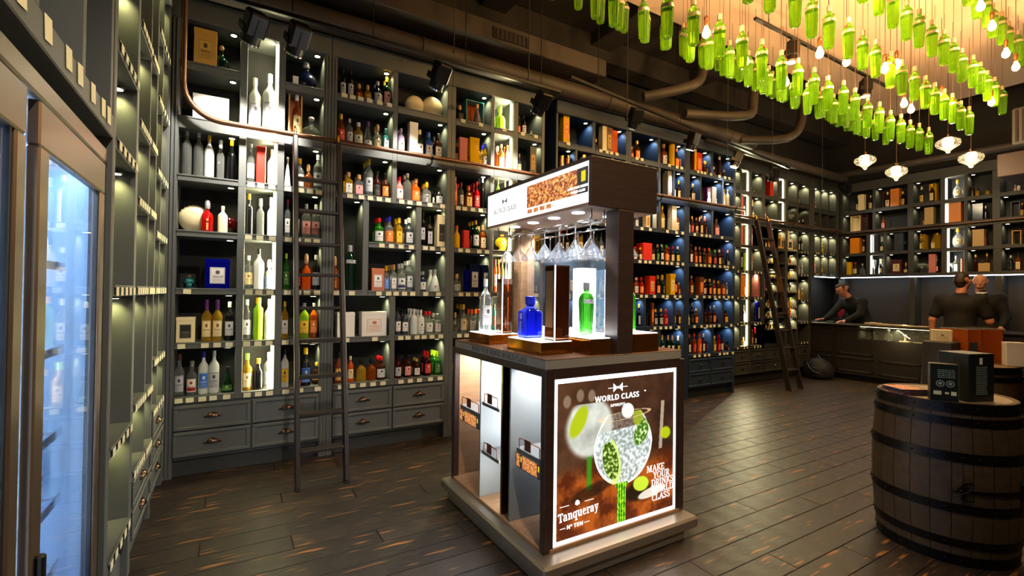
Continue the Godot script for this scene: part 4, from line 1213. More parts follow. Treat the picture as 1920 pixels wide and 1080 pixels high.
# ---------------------------------------------------------------- the lit tasting kiosk
func poster_image() -> ImageTexture:
	var w := 336
	var h := 312
	var n := FastNoiseLite.new()
	n.seed = 4
	n.frequency = 0.012
	n.fractal_octaves = 4
	var f := FastNoiseLite.new()
	f.seed = 9
	f.frequency = 0.09
	f.fractal_octaves = 3
	var im := Image.create(w, h, false, Image.FORMAT_RGB8)
	var el := func(u: float, v: float, cx: float, cy: float, rx: float, ry: float, a := 0.0) -> float:
		var d := Vector2(u - cx, v - cy).rotated(-a)
		return Vector2(d.x / rx, d.y / ry).length()
	for y in h:
		for x in w:
			var u := float(x) / w
			var v := float(y) / h
			var a := n.get_noise_2d(x, y)
			var b := f.get_noise_2d(x, y)
			# bar room blurred into brown, then a rusty table top
			var c := Color(0.30, 0.19, 0.12).lerp(Color(0.16, 0.09, 0.06), clampf(u * 0.7 + a * 0.6, 0, 1))
			if v > 0.52: c = c.lerp(Color(0.62, 0.30, 0.09).lerp(Color(0.30, 0.12, 0.05), clampf(0.5 + a * 1.4 + b * 0.3, 0, 1)), smoothstep(0.52, 0.66, v + a * 0.08))
			for s in [[0.07, 0.12], [0.17, 0.09], [0.26, 0.1], [0.13, 0.2]]:
				var q: float = el.call(u, v, s[0], s[1], 0.032, 0.045)
				c = c.lerp(Color(0.62, 0.56, 0.47), 0.55 * (1.0 - smoothstep(0.7, 1.1, q)))
			# straw and wedge to the right, soft
			if absf(u - 0.885 + (v - 0.3) * 0.06) < 0.016 and v > 0.2 and v < 0.55: c = c.lerp(Color(0.72, 0.66, 0.56), 0.75)
			c = c.lerp(Color(0.66, 0.72, 0.08), 0.9 * (1.0 - smoothstep(0.8, 1.15, el.call(u, v, 0.92, 0.44, 0.05, 0.045, 0.3))))
			# dark plate shadow and cut fruit lower right
			c = c.lerp(Color(0.08, 0.07, 0.04), 0.8 * (1.0 - smoothstep(0.7, 1.2, el.call(u, v, 0.66, 0.82, 0.13, 0.07))))
			c = c.lerp(Color(0.88, 0.86, 0.8), 0.85 * (1.0 - smoothstep(0.9, 1.05, el.call(u, v, 0.79, 0.85, 0.13, 0.035, -0.12))))
			c = c.lerp(Color(0.72, 0.82, 0.2), 0.95 * (1.0 - smoothstep(0.85, 1.05, el.call(u, v, 0.69, 0.77, 0.075, 0.055, 0.2))))
			# far glass, out of focus
			var g2: float = el.call(u, v, 0.25, 0.31, 0.19, 0.20)
			if v > 0.15:
				c = c.lerp(Color(0.80, 0.82, 0.78).lerp(Color(0.6, 0.62, 0.58), 0.5 + a), 0.9 * (1.0 - smoothstep(0.86, 1.1, g2)))
			c = c.lerp(Color(0.60, 0.66, 0.06), 0.95 * (1.0 - smoothstep(0.8, 1.1, el.call(u, v, 0.16, 0.26, 0.055, 0.115, 0.5))))
			if v > 0.5 and v < 0.72: c = c.lerp(Color(0.20, 0.50, 0.08), 0.85 * (1.0 - smoothstep(0.012, 0.028, absf(u - 0.245))))
			c = c.lerp(Color(0.06, 0.05, 0.04), 0.6 * (1.0 - smoothstep(0.6, 1.1, el.call(u, v, 0.27, 0.73, 0.2, 0.05, -0.2))))
			# near glass: bowl, ice, fruit, stem
			var top := 0.30 - (u - 0.54) * 0.06
			var g1: float = el.call(u, v, 0.535, 0.46, 0.255 - maxf(0.0, 0.46 - v) * 0.16, 0.285)
			if g1 < 1.0 and v > 0.245:
				var ice := Color(0.86, 0.89, 0.88).lerp(Color(0.52, 0.57, 0.55), clampf(0.45 + b * 1.2 + a * 0.4, 0, 1))
				if v < top + 0.05: ice = c.lerp(Color(0.75, 0.75, 0.7), 0.35 + 0.3 * b)
				c = c.lerp(ice, 0.93)
				var edge := smoothstep(0.90, 1.0, g1)
				c = c.lerp(Color(0.95, 0.96, 0.95), edge * 0.8)
				var l1: float = el.call(u, v, 0.42, 0.56, 0.062, 0.135, -0.25)
				if l1 < 1.0: c = Color(0.20, 0.30, 0.05).lerp(Color(0.78, 0.85, 0.5), clampf(0.25 + b * 1.6, 0, 1))
				elif l1 < 1.3 and u > 0.42: c = c.lerp(Color(0.75, 0.86, 0.35), 0.7)
				if el.call(u, v, 0.69, 0.40, 0.06, 0.10, 0.5) < 1.0: c = Color(0.22, 0.38, 0.07).lerp(Color(0.85, 0.9, 0.7), clampf(0.2 + b * 1.7, 0, 1))
				if el.call(u, v, 0.655, 0.29, 0.045, 0.06) < 1.0: c = c.lerp(Color(0.55, 0.62, 0.12), 0.8)
			c = c.lerp(Color(0.93, 0.94, 0.93), 0.95 * (1.0 - smoothstep(0.85, 1.0, el.call(u, v, 0.565, 0.235, 0.06, 0.055, 0.6))))
			var rim: float = el.call(u, v, 0.545, 0.265, 0.225, 0.028, -0.05)
			if rim > 0.9 and rim < 1.04: c = c.lerp(Color(0.85, 0.74, 0.55), 0.75)
			if v > 0.725:
				var s := absf(u - 0.515) / (0.036 + maxf(0.0, 0.77 - v) * 0.6)
				if s < 1.0: c = Color(0.10, 0.36, 0.04).lerp(Color(0.62, 0.85, 0.18), clampf(0.5 + 0.5 * sin(u * 300.0) + b, 0, 1))
			im.set_pixel(x, y, c)
	return ImageTexture.create_from_image(im)

# a crowded, warm photograph strip: figures behind a bar, reduced to blotches
func crowd_image() -> ImageTexture:
	var w := 192
	var h := 96
	var n := FastNoiseLite.new()
	n.seed = 12
	n.frequency = 0.045
	n.fractal_octaves = 4
	var im := Image.create(w, h, false, Image.FORMAT_RGB8)
	for y in h:
		for x in w:
			var a := n.get_noise_2d(x * 1.6, y)
			var b := n.get_noise_2d(x * 3.0 + 500.0, y * 2.0)
			var c := Color(0.55, 0.22, 0.06).lerp(Color(0.98, 0.68, 0.34), clampf(0.45 + a * 1.5, 0, 1)).lerp(Color(0.98, 0.92, 0.82), clampf(b * 1.9 - 0.25, 0, 1))
			c = c.lerp(Color(0.22, 0.05, 0.05), clampf(-b * 2.0 - 0.35, 0, 0.85))
			if x > w * 0.84: c = Color(0.09, 0.10, 0.12).lerp(Color(0.25, 0.25, 0.24), clampf(0.3 + a, 0, 1))
			if x > w * 0.90 and x < w * 0.96 and y > 12 and y < 52: c = Color(0.85, 0.78, 0.1)
			im.set_pixel(x, y, c)
	return ImageTexture.create_from_image(im)

func build_kiosk() -> void:
	var X0 := 1.359
	var X1 := 2.392
	var Z0 := -1.947
	var Z1 := -3.10
	var k := thing("tasting_kiosk", "walnut tasting kiosk with lit cocktail poster, open sides and an illuminated header", "kiosk", Vector3(1.876, 0, -2.5))
	var o := -k.position
	var wal: Material = M.dark_walnut
	var B := func(called: String, a: Vector3, b: Vector3, m, e := 0.003, parent: Node = null) -> MeshInstance3D:
		var p := slabbed(called, a, b, m, k if parent == null else parent, e)
		p.position += o if parent == null else o - parent.position
		return p
	var bump := mat("brushed_steel", Color(0.60, 0.56, 0.50), 0.36, 0.75)
	# plinth and bumper rail
	B.call("plinth", Vector3(1.312, 0.0, -3.05), Vector3(2.31, 0.07, -1.868), bump, 0.006)
	B.call("bumper", Vector3(1.29, 0.055, -3.13), Vector3(2.405, 0.122, -1.845), bump, 0.012)
	B.call("base_board", Vector3(X0, 0.12, Z1), Vector3(X1, 0.14, Z0), M.pale_oak)
	# corner posts and rails of the carcass
	var pw := 0.04
	for c in [[X0, Z0 - pw], [X1 - pw, Z0 - pw], [X0, Z1], [X1 - pw, Z1]]: B.call("corner_post", Vector3(c[0], 0.12, c[1]), Vector3(c[0] + pw, 1.045, c[1] + pw), wal)
	B.call("top_rail", Vector3(X0, 1.006, Z1 + pw), Vector3(X0 + 0.03, 1.045, Z0 - pw), wal)
	B.call("top_board", Vector3(X0 + 0.03, 1.02, Z1 + pw), Vector3(X1, 1.043, Z0 - 0.05), M.pale_oak)
	B.call("counter_top", Vector3(X0 + 0.002, 1.045, Z1 + 0.03), Vector3(X1 - 0.03, 1.094, Z0), mat("stone_edge", Color(0.52, 0.49, 0.44), 0.4), 0.003)
	B.call("counter_veneer", Vector3(X0 + 0.001, 1.0945, Z1 + 0.029), Vector3(X1 - 0.029, 1.0985, Z0 + 0.001), mat("veneer", Color(0.40, 0.27, 0.19), 0.25), 0.001)
	lettering("MAKE YOUR DRINKS WORLD CLASS", 0.036, mat("ink", Color(0.16, 0.15, 0.13), 0.6), k, Vector3(X0 + 0.0015, 1.069, -2.46) + o, "counter_lettering", "Droid Serif").rotation.y = -PI / 2
	# front: frame, light box, poster
	B.call("front_backing", Vector3(X0 + pw, 0.12, Z0 - 0.05), Vector3(X1 - pw, 1.045, Z0 - 0.03), wal)
	for f in [[X0 + pw, X0 + pw + 0.022, 0.12, 1.045], [X1 - pw - 0.022, X1 - pw, 0.12, 1.045]]: B.call("poster_frame", Vector3(f[0], f[2], Z0 - 0.03), Vector3(f[1], f[3], Z0 - 0.004), wal)
	for f in [[0.118, 0.138], [0.992, 1.045]]: B.call("poster_frame", Vector3(X0 + pw + 0.022, f[0], Z0 - 0.03), Vector3(X1 - pw - 0.022, f[1], Z0 - 0.004), wal)
	var lb: MeshInstance3D = B.call("light_box", Vector3(X0 + 0.062, 0.138, Z0 - 0.03), Vector3(X1 - 0.062, 0.992, Z0 - 0.012), glow("poster_border", Color(0.98, 0.98, 1.0), 2.2), 0.0)
	var ps := mat("poster_screen", Color.BLACK, 0.3)
	ps.emission_enabled = true
	ps.emission_texture = poster_image()
	ps.emission = Color.BLACK
	ps.emission_energy_multiplier = 1.35
	var pg := Geo.new()
	var px0 := X0 + 0.083
	var px1 := X1 - 0.083
	pg.quad(Vector3(px0, 0.162, 0), Vector3(px1, 0.162, 0), Vector3(px1, 0.968, 0), Vector3(px0, 0.968, 0), Vector3.BACK)
	put("poster_screen", pg.done(), ps, k, Vector3(0, 0, Z0 - 0.0105) + o)
	area(lb, Vector3(0, 0, 0.03), Vector3.BACK, Vector2(0.85, 0.8), Color(1.0, 0.93, 0.86), 0.55)
	var ink := glow("sign_lettering", Color(1, 1, 1), 1.3)
	var zt := Z0 - 0.009
	var cx := (px0 + px1) * 0.5
	lettering("WORLD CLASS", 0.040, ink, k, Vector3(cx - 0.02, 0.862, zt) + o, "poster_lettering", "Droid Sans", true, false, 0.0008, 1.16)
	lettering("TM", 0.009, ink, k, Vector3(cx + 0.19, 0.877, zt) + o, "poster_lettering", "Droid Sans", true)
	lettering("SPIRITS", 0.019, ink, k, Vector3(cx - 0.02, 0.818, zt) + o, "poster_lettering", "Droid Sans", true, false, 0.0008, 1.5)
	var bt := Geo.new()
	for s in [-1.0, 1.0]:
		bt.slab(PackedVector2Array([Vector2(0.004 * s, 0), Vector2(0.034 * s, 0.024), Vector2(0.034 * s, -0.024)]), 0, 0.0008)
		bt.box(Vector3(s * 0.055, 0, 0.0004), Vector3(0.034, 0.003, 0.0008))
	bt.box(Vector3(0, 0, 0.0004), Vector3(0.012, 0.012, 0.0008), 0.0, Basis(Vector3.BACK, PI / 4))
	put("bow_emblem", bt.done(), ink, k, Vector3(cx - 0.02, 0.915, zt) + o)
	var words := ["MAKE", "YOUR", "DRINKS", "WORLD", "CLASS"]
	var shift := [-0.075, 0.005, 0.02, 0.02, 0.0]
	for i in 5: lettering(words[i], 0.047, ink, k, Vector3(px1 - 0.105 + shift[i] * 0.6, 0.415 - i * 0.043, zt + 0.0002 * i) + o, "poster_lettering", "Droid Serif")
	lettering("Tanqueray", 0.056, ink, k, Vector3(px0 + 0.145, 0.283, zt) + o, "poster_lettering", "Droid Serif", true, true, 0.0008, 0.82).rotation.z = 0.05
	lettering("Nº TEN", 0.026, ink, k, Vector3(px0 + 0.12, 0.222, zt) + o, "poster_lettering", "Droid Sans", true, false, 0.0008, 1.2)
	var rules := Geo.new()
	for r in [[0.05, 0.334, 0.06], [0.215, 0.334, 0.06], [0.04, 0.222, 0.035], [0.2, 0.222, 0.035]]: rules.box(Vector3(px0 + r[0], r[1], 0.0004), Vector3(r[2], 0.0025, 0.0008))
	rules.slab(PackedVector2Array([Vector2(px0 + 0.12, 0.33), Vector2(px0 + 0.135, 0.322), Vector2(px0 + 0.15, 0.33), Vector2(px0 + 0.147, 0.345), Vector2(px0 + 0.135, 0.352), Vector2(px0 + 0.123, 0.345)]), 0, 0.0008)
	put("poster_rules", rules.done(), ink, k, Vector3(0, 0, zt) + o)
	# open side towards the ladder: pale oak end, frosted partitions, gilt strip, small lit trays
	var back := 1.80
	var milk := mat("milk_panel", Color(0.83, 0.86, 0.90), 0.3)
	var litp := glow("lit_panel", Color(0.93, 0.96, 1.0), 1.1)
	B.call("end_panel", Vector3(X0 + 0.03, 0.14, Z1 + 0.012), Vector3(back, 1.02, Z1 + 0.028), M.pale_oak)
	B.call("back_board", Vector3(back, 0.14, Z1 + 0.02), Vector3(back + 0.02, 1.02, Z0 - 0.055), milk)
	for z in [-2.675, -2.305, -2.40]:
		B.call("partition", Vector3(X0 + 0.006, 0.14, z - 0.008), Vector3(back, 1.015, z + 0.006), mat("partition_edge", Color(0.42, 0.42, 0.40), 0.4) if z != -2.40 else mat("gilt_mirror", Color(0.62, 0.46, 0.16), 0.12, 1.0))
	B.call("lit_partition", Vector3(X0 + 0.35, 0.16, -2.655), Vector3(back, 1.0, -2.645), litp, 0.001)
	var lit2: MeshInstance3D = B.call("lit_partition", Vector3(X0 + 0.012, 0.145, -2.409), Vector3(back, 1.012, -2.4075), litp, 0.0)
	area(lit2, Vector3(0, 0, -0.01), Vector3(0, 0, -1), Vector2(0.4, 0.8), Color(0.93, 0.96, 1.0), 0.7)
	B.call("frosted_panel", Vector3(X0 + 0.012, 0.145, -2.0), Vector3(back, 1.012, -1.998), mat("frosted_steel", Color(0.66, 0.70, 0.75), 0.3, 0.35), 0.0)
	for z in [[-3.05, -2.69], [-2.66, -2.42], [-2.29, -2.02]]:
		var st: MeshInstance3D = B.call("ceiling_strip", Vector3(X0 + 0.06, 1.008, z[0]), Vector3(X0 + 0.30, 1.016, z[1]), M.cool_glow, 0.001)
		area(st, Vector3(0, -0.012, 0), Vector3.DOWN, Vector2(0.22, absf(z[1] - z[0]) * 0.9), Color(0.95, 0.97, 1.0), 0.7)
	for r in [[-2.99, -2.69, 0.66, true], [-2.66, -2.44, 0.745, false], [-2.66, -2.44, 0.44, false], [-2.24, -1.99, 0.58, true]]:
		var t: MeshInstance3D = B.call("tray", Vector3(X0 + 0.012, r[2] - 0.022, r[0]), Vector3(X0 + 0.26, r[2], r[1]), mat("tray_grey", Color(0.36, 0.36, 0.34), 0.4))
		var gr := Geo.new()
		var zl: float = r[0] + 0.025
		var zr: float = r[1] - 0.025
		gr.tube([Vector3(X0 + 0.016, r[2], zl), Vector3(X0 + 0.016, r[2] + 0.05, zl), Vector3(X0 + 0.016, r[2] + 0.055, zl + 0.006), Vector3(X0 + 0.016, r[2] + 0.055, zr - 0.006), Vector3(X0 + 0.016, r[2] + 0.05, zr), Vector3(X0 + 0.016, r[2], zr)], 0.003, 8)
		put("guard_rail", gr.done(), mat("copper_wire", Color(0.62, 0.32, 0.2), 0.3, 0.9), t, -t.position + o)
		put("leather_tag", box_mesh(Vector3(0.003, 0.06, 0.06), 0.001), mat("leather", Color(0.36, 0.15, 0.08), 0.55), t, Vector3(X0 + 0.012, r[2] + 0.035, lerpf(zl, zr, 0.45)) + o - t.position)
		if r[3]:
			var sc := Geo.new()
			sc.quad(Vector3(0, 0, 0), Vector3(0, 0, r[1] - r[0] - 0.02), Vector3(0, 0.07, r[1] - r[0] - 0.02), Vector3(0, 0.07, 0), Vector3.LEFT, Vector2(-0.35, 1), Vector2(1, 1), Vector2(1, 0), Vector2(-0.35, 0))
			var sm := mat("ledge_screen", Color.BLACK, 0.3)
			if not sm.emission_enabled:
				sm.emission_enabled = true
				sm.emission = Color.BLACK
				sm.emission_texture = crowd_image()
				sm.emission_energy_multiplier = 1.1
			B.call("screen_housing", Vector3(X0 + 0.008, r[2] - 0.105, r[0]), Vector3(X0 + 0.05, r[2] - 0.0225, r[1]), M.tray_grey)
			put("ledge_screen", sc.done(), sm, k, Vector3(X0 + 0.0075, r[2] - 0.098, r[0] + 0.01) + o)
	# upper part: posts, header, pane
	for z in [Z0 - 0.11, Z1 + 0.02]:
		B.call("upright", Vector3(1.842, 1.0, z), Vector3(1.96, 1.905, z + 0.108), wal if z > -2.5 else M.pale_oak)
	B.call("pane_sill", Vector3(1.875, 1.10, Z1 + 0.13), Vector3(1.925, 1.20, Z0 - 0.112), glow("pane_sill_glow", Color(0.97, 0.98, 1.0), 1.6))
	B.call("pane", Vector3(1.894, 1.2005, Z1 + 0.131), Vector3(1.902, 1.70, Z0 - 0.113), pane("clear_pane", Color(0.75, 0.85, 0.95), 0.05), 0.0)
	var hx0 := 1.645
	var hx1 := 2.15
	B.call("header_end", Vector3(hx0, 1.908, Z0 - 0.03), Vector3(hx1, 2.178, Z0 - 0.008), wal)
	B.call("header_end", Vector3(hx0, 1.908, -3.165), Vector3(hx1, 2.178, -3.145), wal)
	B.call("header_top", Vector3(hx0, 2.155, -3.145), Vector3(hx1, 2.178, Z0 - 0.03), wal)
	B.call("header_soffit", Vector3(hx0, 1.908, -3.145), Vector3(hx1, 1.928, Z0 - 0.03), mat("soffit_oak", Color(0.62, 0.50, 0.42), 0.45))
	B.call("header_back", Vector3(hx1 - 0.02, 1.928, -3.145), Vector3(hx1, 2.155, Z0 - 0.03), wal)
	var hs: MeshInstance3D = B.call("header_sign", Vector3(hx0 + 0.004, 1.929, -3.144), Vector3(hx0 + 0.03, 2.154, Z0 - 0.031), glow("header_sign_glow", Color(1.0, 0.99, 0.98), 1.5), 0.0)
	area(hs, Vector3(-0.03, 0, 0), Vector3.LEFT, Vector2(0.2, 1.1), Color(1.0, 0.97, 0.94), 0.35)
	var hg := Geo.new()
	hg.quad(Vector3(0, 1.985, -2.60), Vector3(0, 1.985, Z0 - 0.035), Vector3(0, 2.128, Z0 - 0.035), Vector3(0, 2.128, -2.60), Vector3.LEFT)
	put("header_screen", hg.done(), M.ledge_screen, k, Vector3(hx0 + 0.0035, 0, 0) + o)
	for i in 4:
		var sg := Geo.new()
		var zz := -2.59 + i * 0.07
		sg.quad(Vector3(0, 1.948, zz), Vector3(0, 1.948, zz + 0.055), Vector3(0, 1.975, zz + 0.055), Vector3(0, 1.975, zz), Vector3.LEFT, Vector2(0.2 * i, 1), Vector2(0.2 * i + 0.2, 1), Vector2(0.2 * i + 0.2, 0.3), Vector2(0.2 * i, 0.3))
		put("header_screen", sg.done(), M.ledge_screen, k, Vector3(hx0 + 0.0035, 0, 0) + o)
	var faint := mat("faint_ink", Color(0.75, 0.74, 0.74), 0.6)
	lettering("WORLD CLASS", 0.045, faint, k, Vector3(hx0 + 0.003, 2.02, -2.89) + o, "header_lettering", "Droid Sans", true).rotation.y = -PI / 2
	put("bow_emblem", bt.done(), faint, k, Vector3(hx0 + 0.003, 2.08, -2.89) + o).rotation.y = -PI / 2
	lettering("MAKE YOUR DRINKS", 0.018, ink, k, Vector3(hx0 + 0.003, 2.025, -2.07) + o, "header_lettering", "Droid Sans", true).rotation.y = -PI / 2
	lettering("WORLD CLASS", 0.018, ink, k, Vector3(hx0 + 0.003, 2.002, -2.07) + o, "header_lettering", "Droid Sans", true).rotation.y = -PI / 2
	for z in [-2.9, -2.66, -2.42, -2.18]:
		for x in [1.74, 1.98]:
			var d := Geo.new()
			d.bar(Vector3(0, 0, 0), Vector3(0, -0.004, 0), 0.038, 16)
			var dl := put("downlight", d.done(), M.cool_glow, k, Vector3(x, 1.908, z) + o)
			spot(dl, Vector3(0, -0.012, 0), Vector3.DOWN, Color(0.93, 0.97, 1.0), 0.75, 58.0, 0.03, 0.8)
	# hanging racks for the stemware
	for x in [1.705, 1.80]:
		var r := Geo.new()
		r.tube([Vector3(x, 1.908, -3.08), Vector3(x, 1.86, -3.08), Vector3(x, 1.846, -3.06), Vector3(x, 1.842, -3.03), Vector3(x, 1.842, -2.07), Vector3(x, 1.846, -2.04), Vector3(x, 1.86, -2.02), Vector3(x, 1.908, -2.02)], 0.005, 8)
		put("glass_rack", r.done(), M.chrome, k, o)

	# things that stand on it, hang from it and fill it
	var wg := glass("wine_glass", Color(0.97, 0.98, 1.0), 0.04)
	var zs := [-3.02, -2.86, -2.70, -2.54, -2.38, -2.22, -2.08]
	for i in 7:
		for row in 2:
			if row == 1 and i in [0, 5]: continue
			stem_glass("martini", Vector3(1.752 + row * 0.235, 1.849 - row * 0.004, zs[i] + row * 0.05), 0.19, wg, "clear cocktail glass hanging upside down, %s from the poster end, %s rack row" % [ORD[6 - i], ["near", "far"][row]], "cocktail glasses on the kiosk racks", true)
	var r2 := Geo.new()
	r2.tube([Vector3(1.985, 1.908, -3.08), Vector3(1.985, 1.86, -3.08), Vector3(1.985, 1.838, -3.03), Vector3(1.985, 1.838, -2.07), Vector3(1.985, 1.86, -2.02), Vector3(1.985, 1.908, -2.02)], 0.005, 8)
	put("glass_rack", r2.done(), M.chrome, k, o)
	var amberglass := mat("amber_mirror", Color(0.62, 0.38, 0.10), 0.10, 0.9)
	var stand := func(x: float, z: float, sx: float, sz: float, h: float, said: String) -> Node3D:
		var s := thing("display_block", said, "display stand", Vector3(x, 1.0985, z))
		put("block", box_mesh(Vector3(sx, h, sz), 0.003, Vector3(0, h * 0.5, 0)), amberglass, s)
		var tp := put("lit_top", box_mesh(Vector3(sx - 0.01, 0.004, sz - 0.01), 0.001, Vector3(0, h + 0.002, 0)), glow("block_light", Color(0.97, 0.98, 1.0), 1.7), s)
		area(tp, Vector3(0, h + 0.012, 0), Vector3.UP, Vector2(sx * 0.8, sz * 0.8), Color(0.97, 0.98, 1.0), 0.12)
		return s
	stand.call(1.53, -2.82, 0.22, 0.30, 0.062, "gilt display block under the yellow-tinted bottle at the kiosk's far corner")
	stand.call(1.54, -2.28, 0.22, 0.36, 0.066, "gilt display block under the deep blue square bottle")
	stand.call(1.76, -2.02 - 0.1, 0.15, 0.26, 0.085, "gilt display block beside the kiosk's front post, left side")
	stand.call(2.09, -2.1, 0.2, 0.26, 0.105, "gilt display block right of the kiosk's front post")
	bottle("vod", Vector3(1.49, 1.165, -2.86), 0.36, 0.082, "clear", "white", "white", "clear tall bottle with white cap lit from below on the far display block", "kiosk bottles")
	bottle("sqr", Vector3(1.53, 1.169, -2.36), 0.245, 0.155, "royal", "royal", "-", "deep blue square bottle on the near gilt display block", "kiosk bottles")
	bottle("vod", Vector3(2.08, 1.209, -2.12), 0.33, 0.10, "green", "green", "-", "green bottle on the display block right of the front post", "kiosk bottles")
	var column := func(x: float, z: float, w: float, h: float, y: float, c: String, said: String, shine := false) -> void:
		var s := thing("display_column", said, "display stand", Vector3(x, y, z))
		put("column", box_mesh(Vector3(w, h, w), 0.002, Vector3(0, h * 0.5, 0)), stock(c) if not shine else pane("column_pane", Color(0.55, 0.7, 0.85), 0.22), s)
		slabbed("lit_edge", Vector3(-w * 0.5 - 0.004, 0.0, w * 0.5 - 0.004), Vector3(-w * 0.5, h, w * 0.5 + 0.006), glow("column_edge", Color(0.97, 0.98, 1.0), 1.6), s, 0.001)
		if not shine: put("card", box_mesh(Vector3(0.001, h * 0.75, w * 0.7), 0.0, Vector3(-w * 0.5 - 0.0008, h * 0.55, -w * 0.05)), mat("column_card", Color(0.40, 0.27, 0.16), 0.3), s)
	column.call(1.56, -2.72, 0.075, 0.36, 1.165, "brown", "tall dark display column behind the yellow-tinted bottle")
	column.call(1.58, -2.16, 0.10, 0.42, 1.169, "brown", "tall printed display column right of the deep blue bottle")
	var lit := thing("light_column", "white glowing column standing behind the kiosk's glass pane", "display stand", Vector3(1.99, 1.0985, -2.42))
	put("tube", box_mesh(Vector3(0.11, 0.50, 0.11), 0.004, Vector3(0, 0.25, 0)), glow("light_column_glow", Color(0.97, 0.99, 1.0), 1.4), lit)
	column.call(2.0, -2.22, 0.13, 0.48, 1.0985, "blue", "clear blue column right of the white glowing column", true)
	bottle("gin", Vector3(1.80, 1.19, -2.17), 0.31, 0.09, "green", "silver", "silver", "pale green fluted bottle on the block by the front post", "kiosk bottles")
	bottle("vod", Vector3(1.53, 0.661, -2.77), 0.345, 0.08, "orange", "silver", "white", "orange-tinted bottle on the upper kiosk tray at the oak end", "kiosk bottles")
	bottle("vod", Vector3(1.50, 0.141, -2.76), 0.36, 0.082, "yellow", "silver", "white", "yellow bottle on the kiosk floor beside the oak end panel", "kiosk bottles")
	bottle("vod", Vector3(1.56, 0.581, -2.05), 0.33, 0.08, "clear", "silver", "white", "clear bottle on the kiosk tray nearest the poster", "kiosk bottles")
	tin(Vector3(1.47, 0.141, -2.04), 0.37, 0.09, "black", "cream", "black tin with cream band on the kiosk floor by the poster", "kiosk bottles", -PI / 2)
	carton(Vector3(1.60, 0.141, -2.53), Vector3(0.09, 0.26, 0.09), "cream", "cream", "cream carton on the kiosk floor in the middle bay", "kiosk bottles", -PI / 2)

# ---------------------------------------------------------------- ladders, rails, ducts, track lamps
func ladder(label: String, foot: Vector3, head: Vector3, wide: float, rungs: Array) -> void:
	var l := thing("library_ladder", label, "ladder", foot + Vector3(wide * 0.5, 0, 0))
	var d := head - foot
	var up := d.normalized()
	var tilt := Basis(Vector3.RIGHT, atan2(d.z, d.y))
	for s in [-1.0, 1.0]:
		var x: float = s * (wide * 0.5 - 0.016)
		var g := Geo.new()
		g.box(Vector3(x, 0, 0) + d * 0.5 + Vector3(0, 0, 0), Vector3(0.034, d.length() - 0.02, 0.075), 0.005, tilt)
		put("stile", g.done(), M.ladder_wood, l)
		var h := Geo.new()
		h.tube([d + Vector3(x, -0.04, 0.0), d + Vector3(x, 0.05, 0.0), d + Vector3(x, 0.085, -0.03), d + Vector3(x, 0.085, -0.06), d + Vector3(x, 0.06, -0.075)], 0.008, 8)
		put("hook", h.done(), M.gold, l)
		put("foot_pad", box_mesh(Vector3(0.036, 0.014, 0.08), 0.003), M.rubber, l, Vector3(x, 0.008, 0))
	for y in rungs:
		var p: Vector3 = d * (y / d.y)
		put("tread", box_mesh(Vector3(wide - 0.066, 0.024, 0.085), 0.004), M.ladder_wood, l, p)

func rail(label: String, pts: Array, rings: Array, out := Vector3(0, 0, -0.1)) -> void:
	var r := thing("ladder_rail", label, "rail", pts[0] * Vector3(1, 0, 1) + Vector3(0, pts[pts.size() - 1].y, 0))
	var g := Geo.new()
	g.tube(pts, 0.021, 14)
	put("pipe", g.done(), M.copper_rail, r, -r.position)
	for p in rings:
		var b := Geo.new()
		b.tube([p + Vector3(0, -0.021, 0), p + Vector3(0, -0.05, 0), p + Vector3(0, -0.06, 0) + out * 0.3, p + Vector3(0, -0.06, 0) + out], 0.008, 8)
		b.bar(p + Vector3(0, -0.06, 0) + out * 0.94, p + Vector3(0, -0.06, 0) + out, 0.024, 12)
		b.bar(p + Vector3(-0.014, 0, 0), p + Vector3(0.014, 0, 0), 0.025, 14)
		put("bracket", b.done(), M.black_metal, r, -r.position)

func track(label: String, a: Vector3, b: Vector3) -> void:
	var t := thing("lighting_track", label, "track", (a + b) * 0.5)
	var g := Geo.new()
	var d := b - a
	g.box(Vector3.ZERO, Vector3(d.length(), 0.03, 0.035), 0.003, Basis(Vector3.UP, atan2(-d.z, d.x)))
	put("channel", g.done(), M.black_metal, t)
	for i in 4:
		var p := d * (-0.42 + 0.28 * i)
		var r := Geo.new()
		r.bar(p, Vector3(p.x, 4.8 - t.position.y, p.z), 0.004, 6)
		put("hanger", r.done(), M.black_metal, t)

